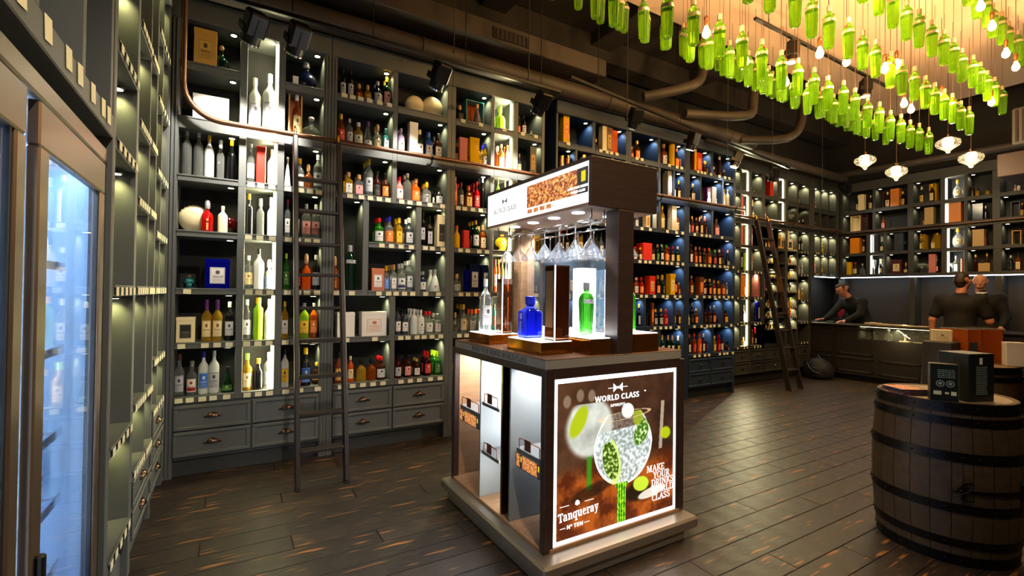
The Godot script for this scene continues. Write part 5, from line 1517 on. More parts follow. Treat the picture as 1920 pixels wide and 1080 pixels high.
func track_lamp(at: Vector3, aim: Vector3, label: String, energy: float, angle := 30.0, c := Color(1.0, 0.96, 0.9)) -> void:
	var o := thing("track_spotlight", label, "spotlight", at, 0.0, "track spotlights")
	var d := (aim - at).normalized()
	var side := d.cross(Vector3.UP).normalized()
	var b := Basis(side, side.cross(-d).normalized() * 1.0, -d)
	b = Basis.looking_at(d, Vector3.UP)
	put("adapter", box_mesh(Vector3(0.10, 0.028, 0.03), 0.003), M.black_metal, o, Vector3(0, -0.03, 0))
	var stem := Geo.new()
	stem.bar(Vector3(0, -0.04, 0), Vector3(0, -0.10, 0), 0.010, 8)
	put("stem", stem.done(), M.black_metal, o)
	var c0 := Vector3(0, -0.16, 0)
	if not meshes.has("lamp_can"):
		var g := Geo.new()
		for i in 1:
			g.bar(Vector3(0, 0, 0.10), Vector3(0, 0, -0.09), 0.062, 20)
			g.box(Vector3(0, 0.0, 0.05), Vector3(0.13, 0.12, 0.16), 0.012)
			for s in [-1.0, 1.0]: g.box(Vector3(0.07 * s, 0.03, 0.0), Vector3(0.008, 0.11, 0.05), 0.002)
		meshes["lamp_can"] = g.done()
		var l := Geo.new()
		l.bar(Vector3(0, 0, -0.0905), Vector3(0, 0, -0.094), 0.05, 18)
		meshes["lamp_lens"] = l.done()
		var s := Geo.new()
		s.lathe([[0.054, 0.0], [0.066, 0.002], [0.066, 0.016], [0.054, 0.018], [0.054, 0.0]], 20)
		meshes["lamp_ring"] = s.done()
	var can := put("lamp_can", meshes["lamp_can"], M.black_metal, o, c0)
	can.basis = b
	var lens := put("lens", meshes["lamp_lens"], M.lamp_glow, o, c0)
	lens.basis = b
	var ring := put("rim", meshes["lamp_ring"], M.chrome, o, c0 + d * 0.075)
	ring.basis = b * Basis(Vector3.RIGHT, -PI / 2)
	spot(o, c0 + d * 0.11, d, c, energy, angle, 0.05, 0.7)

func build_overhead() -> void:
	# round and square ducts along the wall
	var duct := thing("round_duct", "long round brown duct running above the shelving cornice", "duct", Vector3(2.4, 3.73, -4.25))
	var g := Geo.new()
	g.bar(Vector3(-2.7, 0, 0), Vector3(4.3, 0, 0), 0.095, 20)
	put("pipe", g.done(), M.duct_paint, duct)
	for x in [-2.0, -0.9, 0.25, 1.4, 2.6, 3.7]:
		var c := Geo.new()
		c.bar(Vector3(x - 0.012, 0, 0), Vector3(x + 0.012, 0, 0), 0.103, 20)
		put("collar", c.done(), M.duct_paint, duct)
	var sq := thing("square_duct", "square brown air duct with small grilles under the black ceiling", "duct", Vector3(1.2, 3.98, -4.2))
	put("casing", box_mesh(Vector3(4.8, 0.19, 0.34), 0.008), M.duct_paint, sq)
	for x in [-0.55, 1.15]:
		var gr := put("grille", box_mesh(Vector3(0.42, 0.11, 0.012), 0.003), M.black_metal, sq, Vector3(x, -0.01, 0.174))
		for i in 8: put("slat", box_mesh(Vector3(0.008, 0.09, 0.012), 0.002), M.duct_paint, gr, Vector3(-0.175 + i * 0.05, 0, 0.01))
	var branch := thing("branch_duct", "flexible brown branch ducts rising to the ceiling beyond the square duct", "duct", Vector3(5.3, 3.85, -3.9))
	for b in [[[4.2, 3.80, -4.05], [4.7, 3.95, -3.8], [5.0, 4.2, -3.84], [5.05, 4.75, -3.86]], [[5.0, 3.78, -4.1], [5.9, 3.86, -3.85], [6.1, 4.1, -3.86], [6.15, 4.75, -3.86]], [[6.3, 3.7, -4.2], [7.1, 3.8, -3.95], [7.3, 4.1, -3.85], [7.32, 4.75, -3.9]]]:
		var pts := []
		for i in 13:
			var t := i / 12.0 * 3.0
			var k := mini(int(t), 2)
			var f := t - k
			var P := func(j: int) -> Vector3: return Vector3(b[clampi(j, 0, 3)][0], b[clampi(j, 0, 3)][1], b[clampi(j, 0, 3)][2])
			pts.append((P.call(k) as Vector3).cubic_interpolate(P.call(k + 1), P.call(k - 1), P.call(k + 2), f) - branch.position)
		var h := Geo.new()
		h.tube(pts, 0.06, 14)
		put("hose", h.done(), M.duct_paint, branch)
	var far := thing("far_duct", "thin brown duct over the dark section of shelving", "duct", Vector3(7.3, 3.66, -4.35))
	var fg := Geo.new()
	fg.bar(Vector3(-1.6, 0, 0), Vector3(2.6, 0, -0.1), 0.07, 16)
	put("pipe", fg.done(), M.duct_paint, far)
	var fr := thing("counter_duct", "brown pipe over the shelving behind the counter", "duct", Vector3(9.9, 3.75, -3.0))
	var fh := Geo.new()
	fh.bar(Vector3(0, 0, -1.6), Vector3(0, -0.05, 1.2), 0.06, 16)
	put("pipe", fh.done(), M.duct_paint, fr)
	# thin cables dropping from the ceiling
	for p in [[1.55, -3.6, 3.42], [2.35, -3.7, 3.5], [3.6, -3.7, 3.3], [5.6, -3.9, 3.1], [6.8, -4.0, 3.2], [8.4, -4.1, 3.15]]:
		var c := Geo.new()
		c.bar(Vector3.ZERO, Vector3(0, 4.8 - p[2], 0), 0.004, 6)
		c.ball(Vector3.ZERO, Vector3(0.01, 0.014, 0.01), 8, 6)
		tag(put("hanging_cable", c.done(), M.duct_paint, null, Vector3(p[0], p[2], p[1])), "thin unused cable hanging from the ceiling before the long wall, %s from the ladder side" % ORD[int(p[0] > 2.0) + int(p[0] > 3.0) + int(p[0] > 5.0) + int(p[0] > 6.0) + int(p[0] > 8.0)], "cable", "unused ceiling cables")
	# tracks and their lamps
	track("black lighting track along the grey units", Vector3(-0.1, 3.42, -3.75), Vector3(2.75, 3.42, -3.75))
	track("black lighting track running on towards the dark section", Vector3(2.85, 3.60, -3.72), Vector3(8.0, 3.56, -4.42))
	track_lamp(Vector3(0.10, 3.40, -3.75), Vector3(-0.12, 2.72, -4.35), "black track spotlight nearest the copper pipe bend", 3.5, 30.0)
	track_lamp(Vector3(0.38, 3.40, -3.75), Vector3(0.22, 2.72, -4.40), "black track spotlight beside the two tall frosted bottles", 6.0, 26.0)
	track_lamp(Vector3(1.48, 3.40, -3.75), Vector3(1.35, 2.6, -4.40), "black track spotlight in front of the cream shell discs", 2.4, 30.0)
	track_lamp(Vector3(2.52, 3.40, -3.75), Vector3(2.50, 2.72, -4.40), "black track spotlight by the left edge of the navy units", 4.5, 26.0)
	track_lamp(Vector3(3.86, 3.55, -3.85), Vector3(4.0, 2.6, -4.40), "black track spotlight over the kiosk header, first on the far track", 1.6, 32.0)
	track_lamp(Vector3(5.05, 3.55, -4.02), Vector3(5.0, 2.5, -4.40), "black track spotlight in front of the yellow tin, middle navy unit", 1.6, 34.0)
	track_lamp(Vector3(6.2, 3.53, -4.18), Vector3(5.9, 2.5, -4.45), "black track spotlight before the right-hand navy unit", 1.6, 34.0)
	track_lamp(Vector3(7.4, 3.52, -4.34), Vector3(7.6, 2.6, -4.75), "black track spotlight over the dark section's light strips", 0.4, 34.0)
	track_lamp(Vector3(9.3, 3.5, -4.15), Vector3(10.2, 2.8, -4.0), "black spotlight hanging in the far corner above the counter", 0.35, 34.0)
	# unseen tracks and lamps, placed to light the floor and aisle
	track("unseen black lighting track over the shop floor behind the camera", Vector3(-0.2, 4.3, 0.9), Vector3(3.4, 4.3, 0.9))
	track_lamp(Vector3(0.6, 4.28, 0.9), Vector3(0.7, 0.0, -2.9), "unseen black track spotlight placed to light the floor by the ladder", 9.0, 34.0, Color(1.0, 0.93, 0.84))
	track_lamp(Vector3(2.4, 4.28, 0.9), Vector3(3.6, 0.0, -2.2), "unseen black track spotlight placed to light the floor by the kiosk", 3.0, 30.0, Color(1.0, 0.9, 0.75))
	track("unseen black lighting track over the aisle before the dark section", Vector3(4.6, 4.3, -2.9), Vector3(7.6, 4.3, -2.9))
	track_lamp(Vector3(5.3, 4.28, -2.9), Vector3(5.2, 0.0, -3.2), "unseen black track spotlight placed to light the aisle by the navy units", 3.0, 34.0, Color(1.0, 0.9, 0.66))
	track_lamp(Vector3(7.0, 4.28, -2.9), Vector3(6.9, 0.0, -3.0), "unseen black track spotlight placed to light the aisle by the far ladder", 3.5, 36.0, Color(1.0, 0.9, 0.66))

# ---------------------------------------------------------------- the cloud of green bottles
func build_cloud() -> void:
	var green := glass("hung_green", Color(0.55, 0.84, 0.16), 0.13, 0.04)
	green.backlight_enabled = true
	green.backlight = Color(0.25, 0.3, 0.06)
	var foil := mat("hung_cap", Color(0.72, 0.62, 0.5), 0.3, 0.6)
	var band := mat("hung_band", Color(0.75, 0.68, 0.55), 0.35, 0.5)
	var wire := mat("hung_wire", Color(0.32, 0.2, 0.14), 0.6)
	var parts := bottle_parts("gin", false)
	var bg := Geo.new()
	bg.lathe([[0.485, 0.0], [0.512, 0.0], [0.512, 0.07], [0.485, 0.07]], 24)
	meshes["hung_band"] = bg.done()
	var sg := Geo.new()
	sg.ball(Vector3.ZERO, Vector3(0.011, 0.011, 0.006), 8, 6)
	# rows: distance from the long wall side, height of the base, first and last place
	var rows := [[-1.46, 4.03, 2.7, 19], [-1.65, 3.62, 2.55, 19], [-1.89, 3.38, 2.3, 19], [-2.26, 3.21, 2.55, 18], [-2.66, 3.42, 2.42, 18], [-2.98, 3.66, 2.5, 18], [-3.28, 3.90, 2.27, 20]]
	var names := ["seventh", "sixth", "fifth", "fourth", "third", "second", "first"]
	var gen := RandomNumberGenerator.new()
	gen.seed = 31
	for r in rows.size():
		for i in rows[r][3]:
			var x: float = rows[r][2] + 0.288 * i + gen.randf_range(-0.015, 0.015)
			var z: float = rows[r][0] - 0.038 * (x - 3.5) + gen.randf_range(-0.012, 0.012)
			var y: float = rows[r][1] + gen.randf_range(-0.02, 0.02)
			var o := thing("hanging_bottle", "green fluted bottle hung in %s row from the long wall, place %s from kiosk" % [names[r], ["one", "two", "three", "four", "five", "six", "seven", "eight", "nine", "ten", "eleven", "twelve", "thirteen", "fourteen", "fifteen", "sixteen", "seventeen", "eighteen", "nineteen", "twenty"][i]], "bottle", Vector3(x, y, z), gen.randf_range(0, TAU), "green bottles hanging from the raft")
			var b := put("body", parts[0], green, o)
			b.scale = Vector3(0.088, 0.335, 0.088)
			var c := put("cap", parts[1], foil, o)
			c.scale = Vector3(0.088, 0.335, 0.088)
			var n := put("neck_band", meshes["hung_band"], band, o, Vector3(0, 0.2, 0))
			n.scale = Vector3(0.088, 0.335, 0.088)
			put("wax_seal", sg.done() if not meshes.has("seal") else meshes["seal"], mat("seal_red", Color(0.6, 0.08, 0.05), 0.4), o, Vector3(0, 0.252, 0.036))
			var wkey := "wire %.1f" % rows[r][1]
			if not meshes.has(wkey):
				var w := Geo.new()
				w.bar(Vector3(0, 0.334, 0), Vector3(0, 4.53 - rows[r][1] + 0.03, 0), 0.0022, 5)
				meshes[wkey] = w.done()
			put("wire", meshes[wkey], wire, o)
	# bare bulbs among the bottles
	var bulbs := [[3.05, 3.95, -1.75], [3.55, 3.98, -1.62], [3.25, 3.60, -2.46], [3.75, 3.50, -2.45], [4.15, 3.85, -1.72], [4.25, 3.55, -2.10], [4.75, 3.62, -2.12], [4.55, 3.95, -1.60], [5.15, 3.60, -1.98], [5.45, 3.72, -2.0], [5.6, 4.05, -1.45], [6.1, 4.05, -1.5], [6.5, 3.9, -1.5], [6.9, 3.88, -1.52], [5.95, 3.5, -2.12], [6.35, 3.55, -2.2], [6.7, 3.7, -2.05], [2.75, 3.85, -2.2], [5.0, 3.75, -2.8], [7.3, 3.7, -1.8]]
	if not meshes.has("bulb"):
		var b := Geo.new()
		b.lathe([[0, -0.098], [0.012, -0.096], [0.024, -0.086], [0.031, -0.068], [0.030, -0.05], [0.022, -0.028], [0.015, -0.012], [0.013, 0.0], [0, 0.0]], 16)
		meshes["bulb"] = b.done()
		var s := Geo.new()
		s.lathe([[0, 0.0], [0.0145, 0.0], [0.0145, 0.03], [0.018, 0.034], [0.018, 0.07], [0.008, 0.085], [0, 0.085]], 12)
		meshes["socket"] = s.done()
	for i in bulbs.size():
		var p := Vector3(bulbs[i][0], bulbs[i][1], bulbs[i][2])
		var o := thing("filament_bulb", "bare warm bulb on a cord among the green bottles, %s from the kiosk end" % (ORD + ["fifteenth", "sixteenth", "seventeenth", "eighteenth", "nineteenth", "twentieth"])[i], "light bulb", p, 0.0, "bare bulbs among the bottles")
		put("glass_bulb", meshes["bulb"], M.bulb_glow, o)
		put("socket", meshes["socket"], mat("socket_brass", Color(0.5, 0.32, 0.2), 0.35, 0.7), o)
		var w := Geo.new()
		w.bar(Vector3(0, 0.085, 0), Vector3(0, 4.53 - p.y, 0), 0.003, 6)
		put("cord", w.done(), wire, o)
		omni(o, Vector3(0, -0.055, 0), Color(1.0, 0.79, 0.52), 0.5, 0.025)
	# cut-glass pendants near the counter
	var lens := glass("pendant_glass", Color(0.98, 0.95, 0.88), 0.12, 0.05)
	var pend := [[8.1, 3.47, -3.36, "left"], [8.5, 3.31, -3.12, "middle"], [8.4, 3.55, -2.5, "upper right"], [8.75, 3.37, -2.36, "right"]]
	for p in pend:
		var o := thing("pendant_lamp", "cut-glass top-shaped pendant lamp before the counter, %s one of four" % p[3], "pendant lamp", Vector3(p[0], p[1], p[2]), 0.0, "cut-glass pendants")
		if not meshes.has("pendant"):
			var g := Geo.new()
			g.lathe([[0, -0.13], [0.022, -0.122], [0.03, -0.098, 0, 0], [0.05, -0.08, 0, 1], [0.12, -0.035, 0, 1], [0.14, 0.0, 0, 1], [0.13, 0.04, 0, 1], [0.06, 0.085, 0, 1], [0.03, 0.095, 0, 0], [0, 0.095]], 36, 1.0, 1.0, 12, 0.12)
			meshes["pendant"] = g.done()
			var c := Geo.new()
			c.bar(Vector3(0, 0.09, 0), Vector3(0, 0.13, 0), 0.03, 12)
			meshes["pendant_cap"] = c.done()
			var e := Geo.new()
			e.ball(Vector3.ZERO, Vector3(0.05, 0.045, 0.05), 14, 8)
			meshes["pendant_core"] = e.done()
		put("glass_body", meshes["pendant"], lens, o)
		put("bulb", meshes["pendant_core"], glow("pendant_bulb_glow", Color(1.0, 0.93, 0.75), 9.0), o)
		put("cap", meshes["pendant_cap"], M.bronze, o)
		var w := Geo.new()
		w.bar(Vector3(0, 0.13, 0), Vector3(0, 4.8 - p[1], 0), 0.004, 6)
		put("cord", w.done(), wire, o)
		omni(o, Vector3(0, -0.16, 0), Color(1.0, 0.92, 0.75), 0.25, 0.04)

# ---------------------------------------------------------------- barrels
func barrel(label: String, at: Vector3, h: float, rt: float, rm: float, door: bool, detail := true) -> Node3D:
	var o := thing("oak_barrel", label, "barrel", at)
	var staves := 24
	var R := func(y: float) -> float:
		var t := 2.0 * y / h - 1.0
		return lerpf(rm, rt, pow(absf(t), 1.9))
	var woods := []
	for k in 3:
		var m := mat("stave_%d" % k, Color.WHITE, 0.6)
		if m.albedo_texture == null:
			m.albedo_texture = grain_tex(Color(0.33, 0.25, 0.14), Color(0.18, 0.135, 0.075), 14.0 + k * 3.0, 3.0, 0, 128, 128, 40 + k).duplicate()
			m.uv1_triplanar = true
			m.uv1_scale = Vector3(3, 1.2, 3)
		woods.append(m)
	var st := Geo.new()
	var rows := 14
	var half := PI / staves * 0.965
	for j in rows:
		var y0 := h * j / rows
		var y1 := h * (j + 1) / rows
		for e in 3:
			var a0 := -half + 2.0 * half * e / 3.0
			var a1 := -half + 2.0 * half * (e + 1) / 3.0
			var p := []
			var nn := []
			for w in [[y0, a0], [y0, a1], [y1, a1], [y1, a0]]:
				var r: float = R.call(w[0])
				p.append(Vector3(cos(w[1]) * r, w[0], sin(w[1]) * r))
				var dr: float = (R.call(w[0] + 0.01) - R.call(w[0] - 0.01)) / 0.02
				nn.append(Vector3(cos(w[1]), -dr, sin(w[1])).normalized())
			st.squad(p, nn, [Vector2.ZERO, Vector2.ZERO, Vector2.ZERO, Vector2.ZERO])
		for s in [-1.0, 1.0]:
			var r0: float = R.call(y0)
			var r1: float = R.call(y1)
			var c := Vector3(cos(half * s), 0, sin(half * s))
			st.quad(c * r0 + Vector3(0, y0, 0), c * (r0 - 0.022) + Vector3(0, y0, 0), c * (r1 - 0.022) + Vector3(0, y1, 0), c * r1 + Vector3(0, y1, 0), Vector3(-sin(half * s) * s, 0, cos(half * s) * s))
	for e in [[h, 1.0], [0.0, -1.0]]:
		var r: float = R.call(e[0])
		var a := Vector3(cos(half), 0, sin(half)); var b := Vector3(cos(half), 0, -sin(half))
		var y := Vector3(0, e[0], 0)
		st.quad(a * r + y, b * r + y, b * (r - 0.022) + y, a * (r - 0.022) + y, Vector3.UP * e[1])
		if e[1] > 0: st.quad(a * (r - 0.022) + y, b * (r - 0.022) + y, b * (r - 0.022) + y - Vector3(0, 0.05, 0), a * (r - 0.022) + y - Vector3(0, 0.05, 0), -a)
	var sm := st.done()
	for k in staves:
		var s := put("stave", sm, woods[(k * 7) % 3], o)
		s.rotation.y = TAU * k / staves
	var lin := Geo.new()
	lin.lathe([[0, 0.02], [R.call(0.02) - 0.024, 0.02], [rm - 0.024, h * 0.5], [R.call(h - 0.03) - 0.024, h - 0.03], [0, h - 0.03]], 32)
	put("lining", lin.done(), M.black, o)
	# the head: planks across the top
	var rh: float = R.call(h) - 0.023
	for i in 7:
		var w := 2.0 * rh / 7.0
		var x0 := -rh + i * w
		var poly := PackedVector2Array()
		for k in 5: poly.append(Vector2(x0 + 0.001 + (w - 0.002) * k / 4.0, sqrt(maxf(0.0, rh * rh - pow(x0 + 0.001 + (w - 0.002) * k / 4.0, 2)))))
		for k in 5:
			var xx := x0 + w - 0.001 - (w - 0.002) * k / 4.0
			poly.append(Vector2(xx, -sqrt(maxf(0.0, rh * rh - xx * xx)) - 0.0001))
		var g := Geo.new()
		g.slab(poly, -0.02, 0.0)
		var p := put("head_board", g.done(), mat("barrel_head", Color(0.50, 0.45, 0.38), 0.55), o, Vector3(0, h - 0.003, 0))
		p.rotation.x = -PI / 2
	for b in [[0.935, 0.998, 0.03], [0.86, 0.91, 0.03], [0.64, 0.70, 0.02], [0.33, 0.385, 0.02], [0.115, 0.165, 0.03], [0.002, 0.065, 0.03]]:
		var g := Geo.new()
		var prof := []
		for k in 5:
			var y: float = h * lerpf(b[0], b[1], k / 4.0)
			prof.append([R.call(y) + 0.005, y])
		var inner := []
		for k in 5: inner.append([prof[4 - k][0] - 0.006, prof[4 - k][1]])
		g.lathe(prof + inner + [prof[0]], 48)
		var hoop := put("hoop", g.done(), mat("hoop_iron", Color(0.055, 0.05, 0.048), 0.42, 0.6), o)
		if detail:
			if not meshes.has("rivet"):
				var rg := Geo.new()
				rg.ball(Vector3.ZERO, Vector3(0.006, 0.006, 0.004), 8, 5)
				meshes["rivet"] = rg.done()
			for k in 16:
				var a := PI * 0.5 + PI * k / 15.0
				var y: float = h * (b[0] + b[1]) * 0.5
				var r: float = R.call(y) + 0.006
				var rv := put("rivet", meshes["rivet"], M.hoop_iron, hoop, Vector3(cos(a) * r, y, sin(a) * r))
				rv.rotation.y = PI / 2 - a
	if door:
		# strap hinge ending in a lily
		var hinge := Geo.new()
		var yh := h * 0.475
		var strap := []
		for k in 9:
			var a := lerpf(2.55, 1.72, k / 8.0)
			var r: float = R.call(yh) + 0.008
			strap.append(Vector3(cos(a) * r, yh, sin(a) * r))
		for k in 8:
			var mid: Vector3 = (strap[k] + strap[k + 1]) * 0.5
			var dv: Vector3 = strap[k + 1] - strap[k]
			hinge.box(mid, Vector3(dv.length() + 0.003, 0.022, 0.008), 0.002, Basis(Vector3.UP, atan2(-dv.z, dv.x)))
		var e: Vector3 = strap[0]
		var n := Vector3(e.x, 0, e.z).normalized()
		var tg: Vector3 = Vector3(strap[0] - strap[1]).normalized()
		for s in [-1.0, 1.0]:
			var c := []
			for k in 8:
				var t := k / 7.0 * PI * 1.25
				c.append(e + tg * (0.006 + 0.03 * sin(t) * 0.9) + Vector3(0, s * (0.008 + 0.02 * (1.0 - cos(t))), 0) + n * 0.004)
			hinge.tube(c, 0.008, 8)
		hinge.ball(e + tg * 0.055, Vector3(0.014, 0.014, 0.014), 8, 6)
		hinge.bar(e, e + tg * 0.085, 0.011, 8, 0.002)
		var q: Vector3 = strap[8]
		hinge.box(q, Vector3(0.028, 0.09, 0.016), 0.003, Basis(Vector3.UP, atan2(-tg.z, tg.x)))
		put("strap_hinge", hinge.done(), M.hoop_iron, o)
		for a in [1.70, 2.62]:
			var g := Geo.new()
			for k in 8:
				var y0 := h * (0.385 + 0.255 * k / 8.0)
				var y1 := h * (0.385 + 0.255 * (k + 1) / 8.0)
				var r0: float = R.call(y0) + 0.0006
				var r1: float = R.call(y1) + 0.0006
				g.bar(Vector3(cos(a) * r0, y0, sin(a) * r0), Vector3(cos(a) * r1, y1, sin(a) * r1), 0.0022, 5)
			put("door_gap", g.done(), M.black, o)
	return o

func print_lines(parent: Node, at: Vector3, w: float, rows: int, gap: float, m: Material, turn := 0.0, sd := 1) -> void:
	var g := Geo.new()
	var gen := RandomNumberGenerator.new()
	gen.seed = sd
	for r in rows:
		var x := -w * 0.5
		while x < w * 0.5 - 0.006:
			var l := gen.randf_range(0.006, 0.02)
			l = minf(l, w * 0.5 - x)
			g.box(Vector3(x + l * 0.5, -r * gap, 0), Vector3(l, gap * 0.38, 0.0006))
			x += l + 0.003
	var o := put("small_print", g.done(), m, parent, at)
	o.rotation.y = turn

func build_barrels() -> void:
	var at := Vector3(3.65, 0, -1.105)
	barrel("large oak barrel with iron hoops and a strap hinge, right foreground", at, 0.869, 0.308, 0.339, true)
	var top := 0.866
	var dk := mat("dark_green_card", Color(0.045, 0.085, 0.075), 0.42)
	var bx := thing("gift_box", "large dark green box standing at the right on the barrel top", "box", Vector3(3.575, top, -0.985), -0.35)
	put("body", box_mesh(Vector3(0.175, 0.262, 0.155), 0.003, Vector3(0, 0.131, 0)), dk, bx)
	slabbed("lid_edge", Vector3(-0.0885, 0.25, -0.0785), Vector3(0.0885, 0.263, 0.0785), dk, bx)
	slabbed("closing_seam", Vector3(-0.0882, 0.004, -0.006), Vector3(-0.0874, 0.25, -0.003), mat("seam_gilt", Color(0.25, 0.22, 0.12), 0.4), bx, 0.0)
	slabbed("silver_label", Vector3(-0.015, 0.205, 0.0772), Vector3(0.005, 0.24, 0.0782), M.paper, bx, 0.0)
	print_lines(bx, Vector3(0.0, 0.19, 0.0778), 0.075, 16, 0.0098, mat("pale_print", Color(0.55, 0.6, 0.56), 0.6), 0.0, 3)
	var b2 := thing("gift_box", "slim dark green box with two round emblems, left of the large green box", "box", Vector3(3.395, top, -1.03), -1.08)
	put("body", box_mesh(Vector3(0.118, 0.205, 0.06), 0.002, Vector3(0, 0.1025, 0)), dk, b2)
	var gilt := mat("box_gilt", Color(0.42, 0.38, 0.24), 0.35, 0.5)
	for s in [-1.0, 1.0]: slabbed("gilt_edge", Vector3(s * 0.059 - 0.0015, 0.002, 0.0285), Vector3(s * 0.059 + 0.001, 0.205, 0.0312), gilt, b2, 0.0)
	slabbed("gilt_edge", Vector3(-0.059, 0.202, 0.0285), Vector3(0.059, 0.206, 0.0312), gilt, b2, 0.0)
	print_lines(b2, Vector3(0.008, 0.172, 0.0306), 0.072, 5, 0.010, M.pale_print, 0.0, 8)
	for s in [-1.0, 1.0]:
		var g := Geo.new()
		g.lathe([[0.014, 0], [0.018, 0], [0.018, 0.001], [0.014, 0.001], [0.014, 0]], 20)
		g.ball(Vector3(0, 0.0004, 0), Vector3(0.009, 0.0006, 0.008), 10, 4)
		var e := put("round_emblem", g.done(), M.pale_print, b2, Vector3(0.004 + s * 0.021, 0.098, 0.0302))
		e.rotation.x = PI / 2
	slabbed("small_label", Vector3(-0.045, 0.036, 0.03), Vector3(-0.012, 0.057, 0.0306), M.card, b2, 0.0)
	slabbed("small_label", Vector3(0.028, 0.036, 0.03), Vector3(0.05, 0.057, 0.0306), M.card, b2, 0.0)
	slabbed("small_label", Vector3(0.003, 0.042, 0.03), Vector3(0.019, 0.052, 0.0306), M.card, b2, 0.0)
	var cover := mat("leaflet_cover", Color.WHITE, 0.35)
	cover.albedo_texture = crowd_image()
	var gen := RandomNumberGenerator.new()
	gen.seed = 77
	for i in 14:
		var pile := 0 if i < 8 else 1
		var y := top + 0.001 + (i if pile == 0 else i - 8) * 0.0042
		var c := Vector3(3.44, y, -1.20) if pile == 0 else Vector3(3.53, y, -1.275)
		var l := thing("leaflet", "printed leaflet in the %s on the barrel top, sheet %s from the bottom" % [["near pile", "far pile"][pile], ORD[i if pile == 0 else i - 8]], "leaflet", c + Vector3(gen.randf_range(-0.008, 0.008), 0, gen.randf_range(-0.008, 0.008)), -0.6 + gen.randf_range(-0.14, 0.14), "leaflets on the barrel")
		put("sheets", box_mesh(Vector3(0.148, 0.0036, 0.105), 0.0005, Vector3(0, 0.0018, 0)), mat("leaflet_blue", Color(0.22, 0.24, 0.34), 0.5), l)
		var g := Geo.new()
		g.quad(Vector3(-0.074, 0, 0.0525), Vector3(0.074, 0, 0.0525), Vector3(0.074, 0, -0.0525), Vector3(-0.074, 0, -0.0525), Vector3.UP)
		put("cover", g.done(), cover, l, Vector3(0, 0.0038, 0))
	# second barrel with an amber display
	barrel("oak barrel behind, at the right edge, carrying an amber display case", Vector3(5.62, 0, -1.52), 0.869, 0.308, 0.339, false, false)
	var dc := thing("display_case", "amber perspex display case on the further barrel", "case", Vector3(5.6, 0.868, -1.50), -0.3)
	var amb := mat("amber_perspex", Color(0.62, 0.30, 0.08), 0.2)
	put("back", box_mesh(Vector3(0.42, 0.30, 0.02), 0.002, Vector3(0, 0.15, -0.1)), amb, dc)
	for x in [-0.2, -0.05, 0.2]: put("upright", box_mesh(Vector3(0.014, 0.30, 0.2), 0.002, Vector3(x, 0.15, 0)), amb, dc)
	put("lid", box_mesh(Vector3(0.43, 0.008, 0.22), 0.002, Vector3(0, 0.305, 0)), pane("case_lid", Color(0.7, 0.75, 0.8), 0.25), dc)
	put("notice", box_mesh(Vector3(0.085, 0.14, 0.004), 0.0), mat("grey_notice", Color(0.26, 0.30, 0.36), 0.5), dc, Vector3(-0.13, 0.12, 0.09))
	carton(Vector3(5.70, 0.868, -1.27), Vector3(0.12, 0.20, 0.07), "white", "-", "white card box before the amber display case", "", -0.9)
	carton(Vector3(5.30, 1.06, -1.62), Vector3(0.13, 0.10, 0.09), "cream", "cream", "small cream box on the tall stand left of the amber case", "", -1.1)
	var ps := thing("pedestal", "dark pedestal under the small cream box", "pedestal", Vector3(5.30, 0, -1.62))
	put("shaft", box_mesh(Vector3(0.2, 1.06, 0.2), 0.006, Vector3(0, 0.53, 0)), M.charcoal_paint, ps)

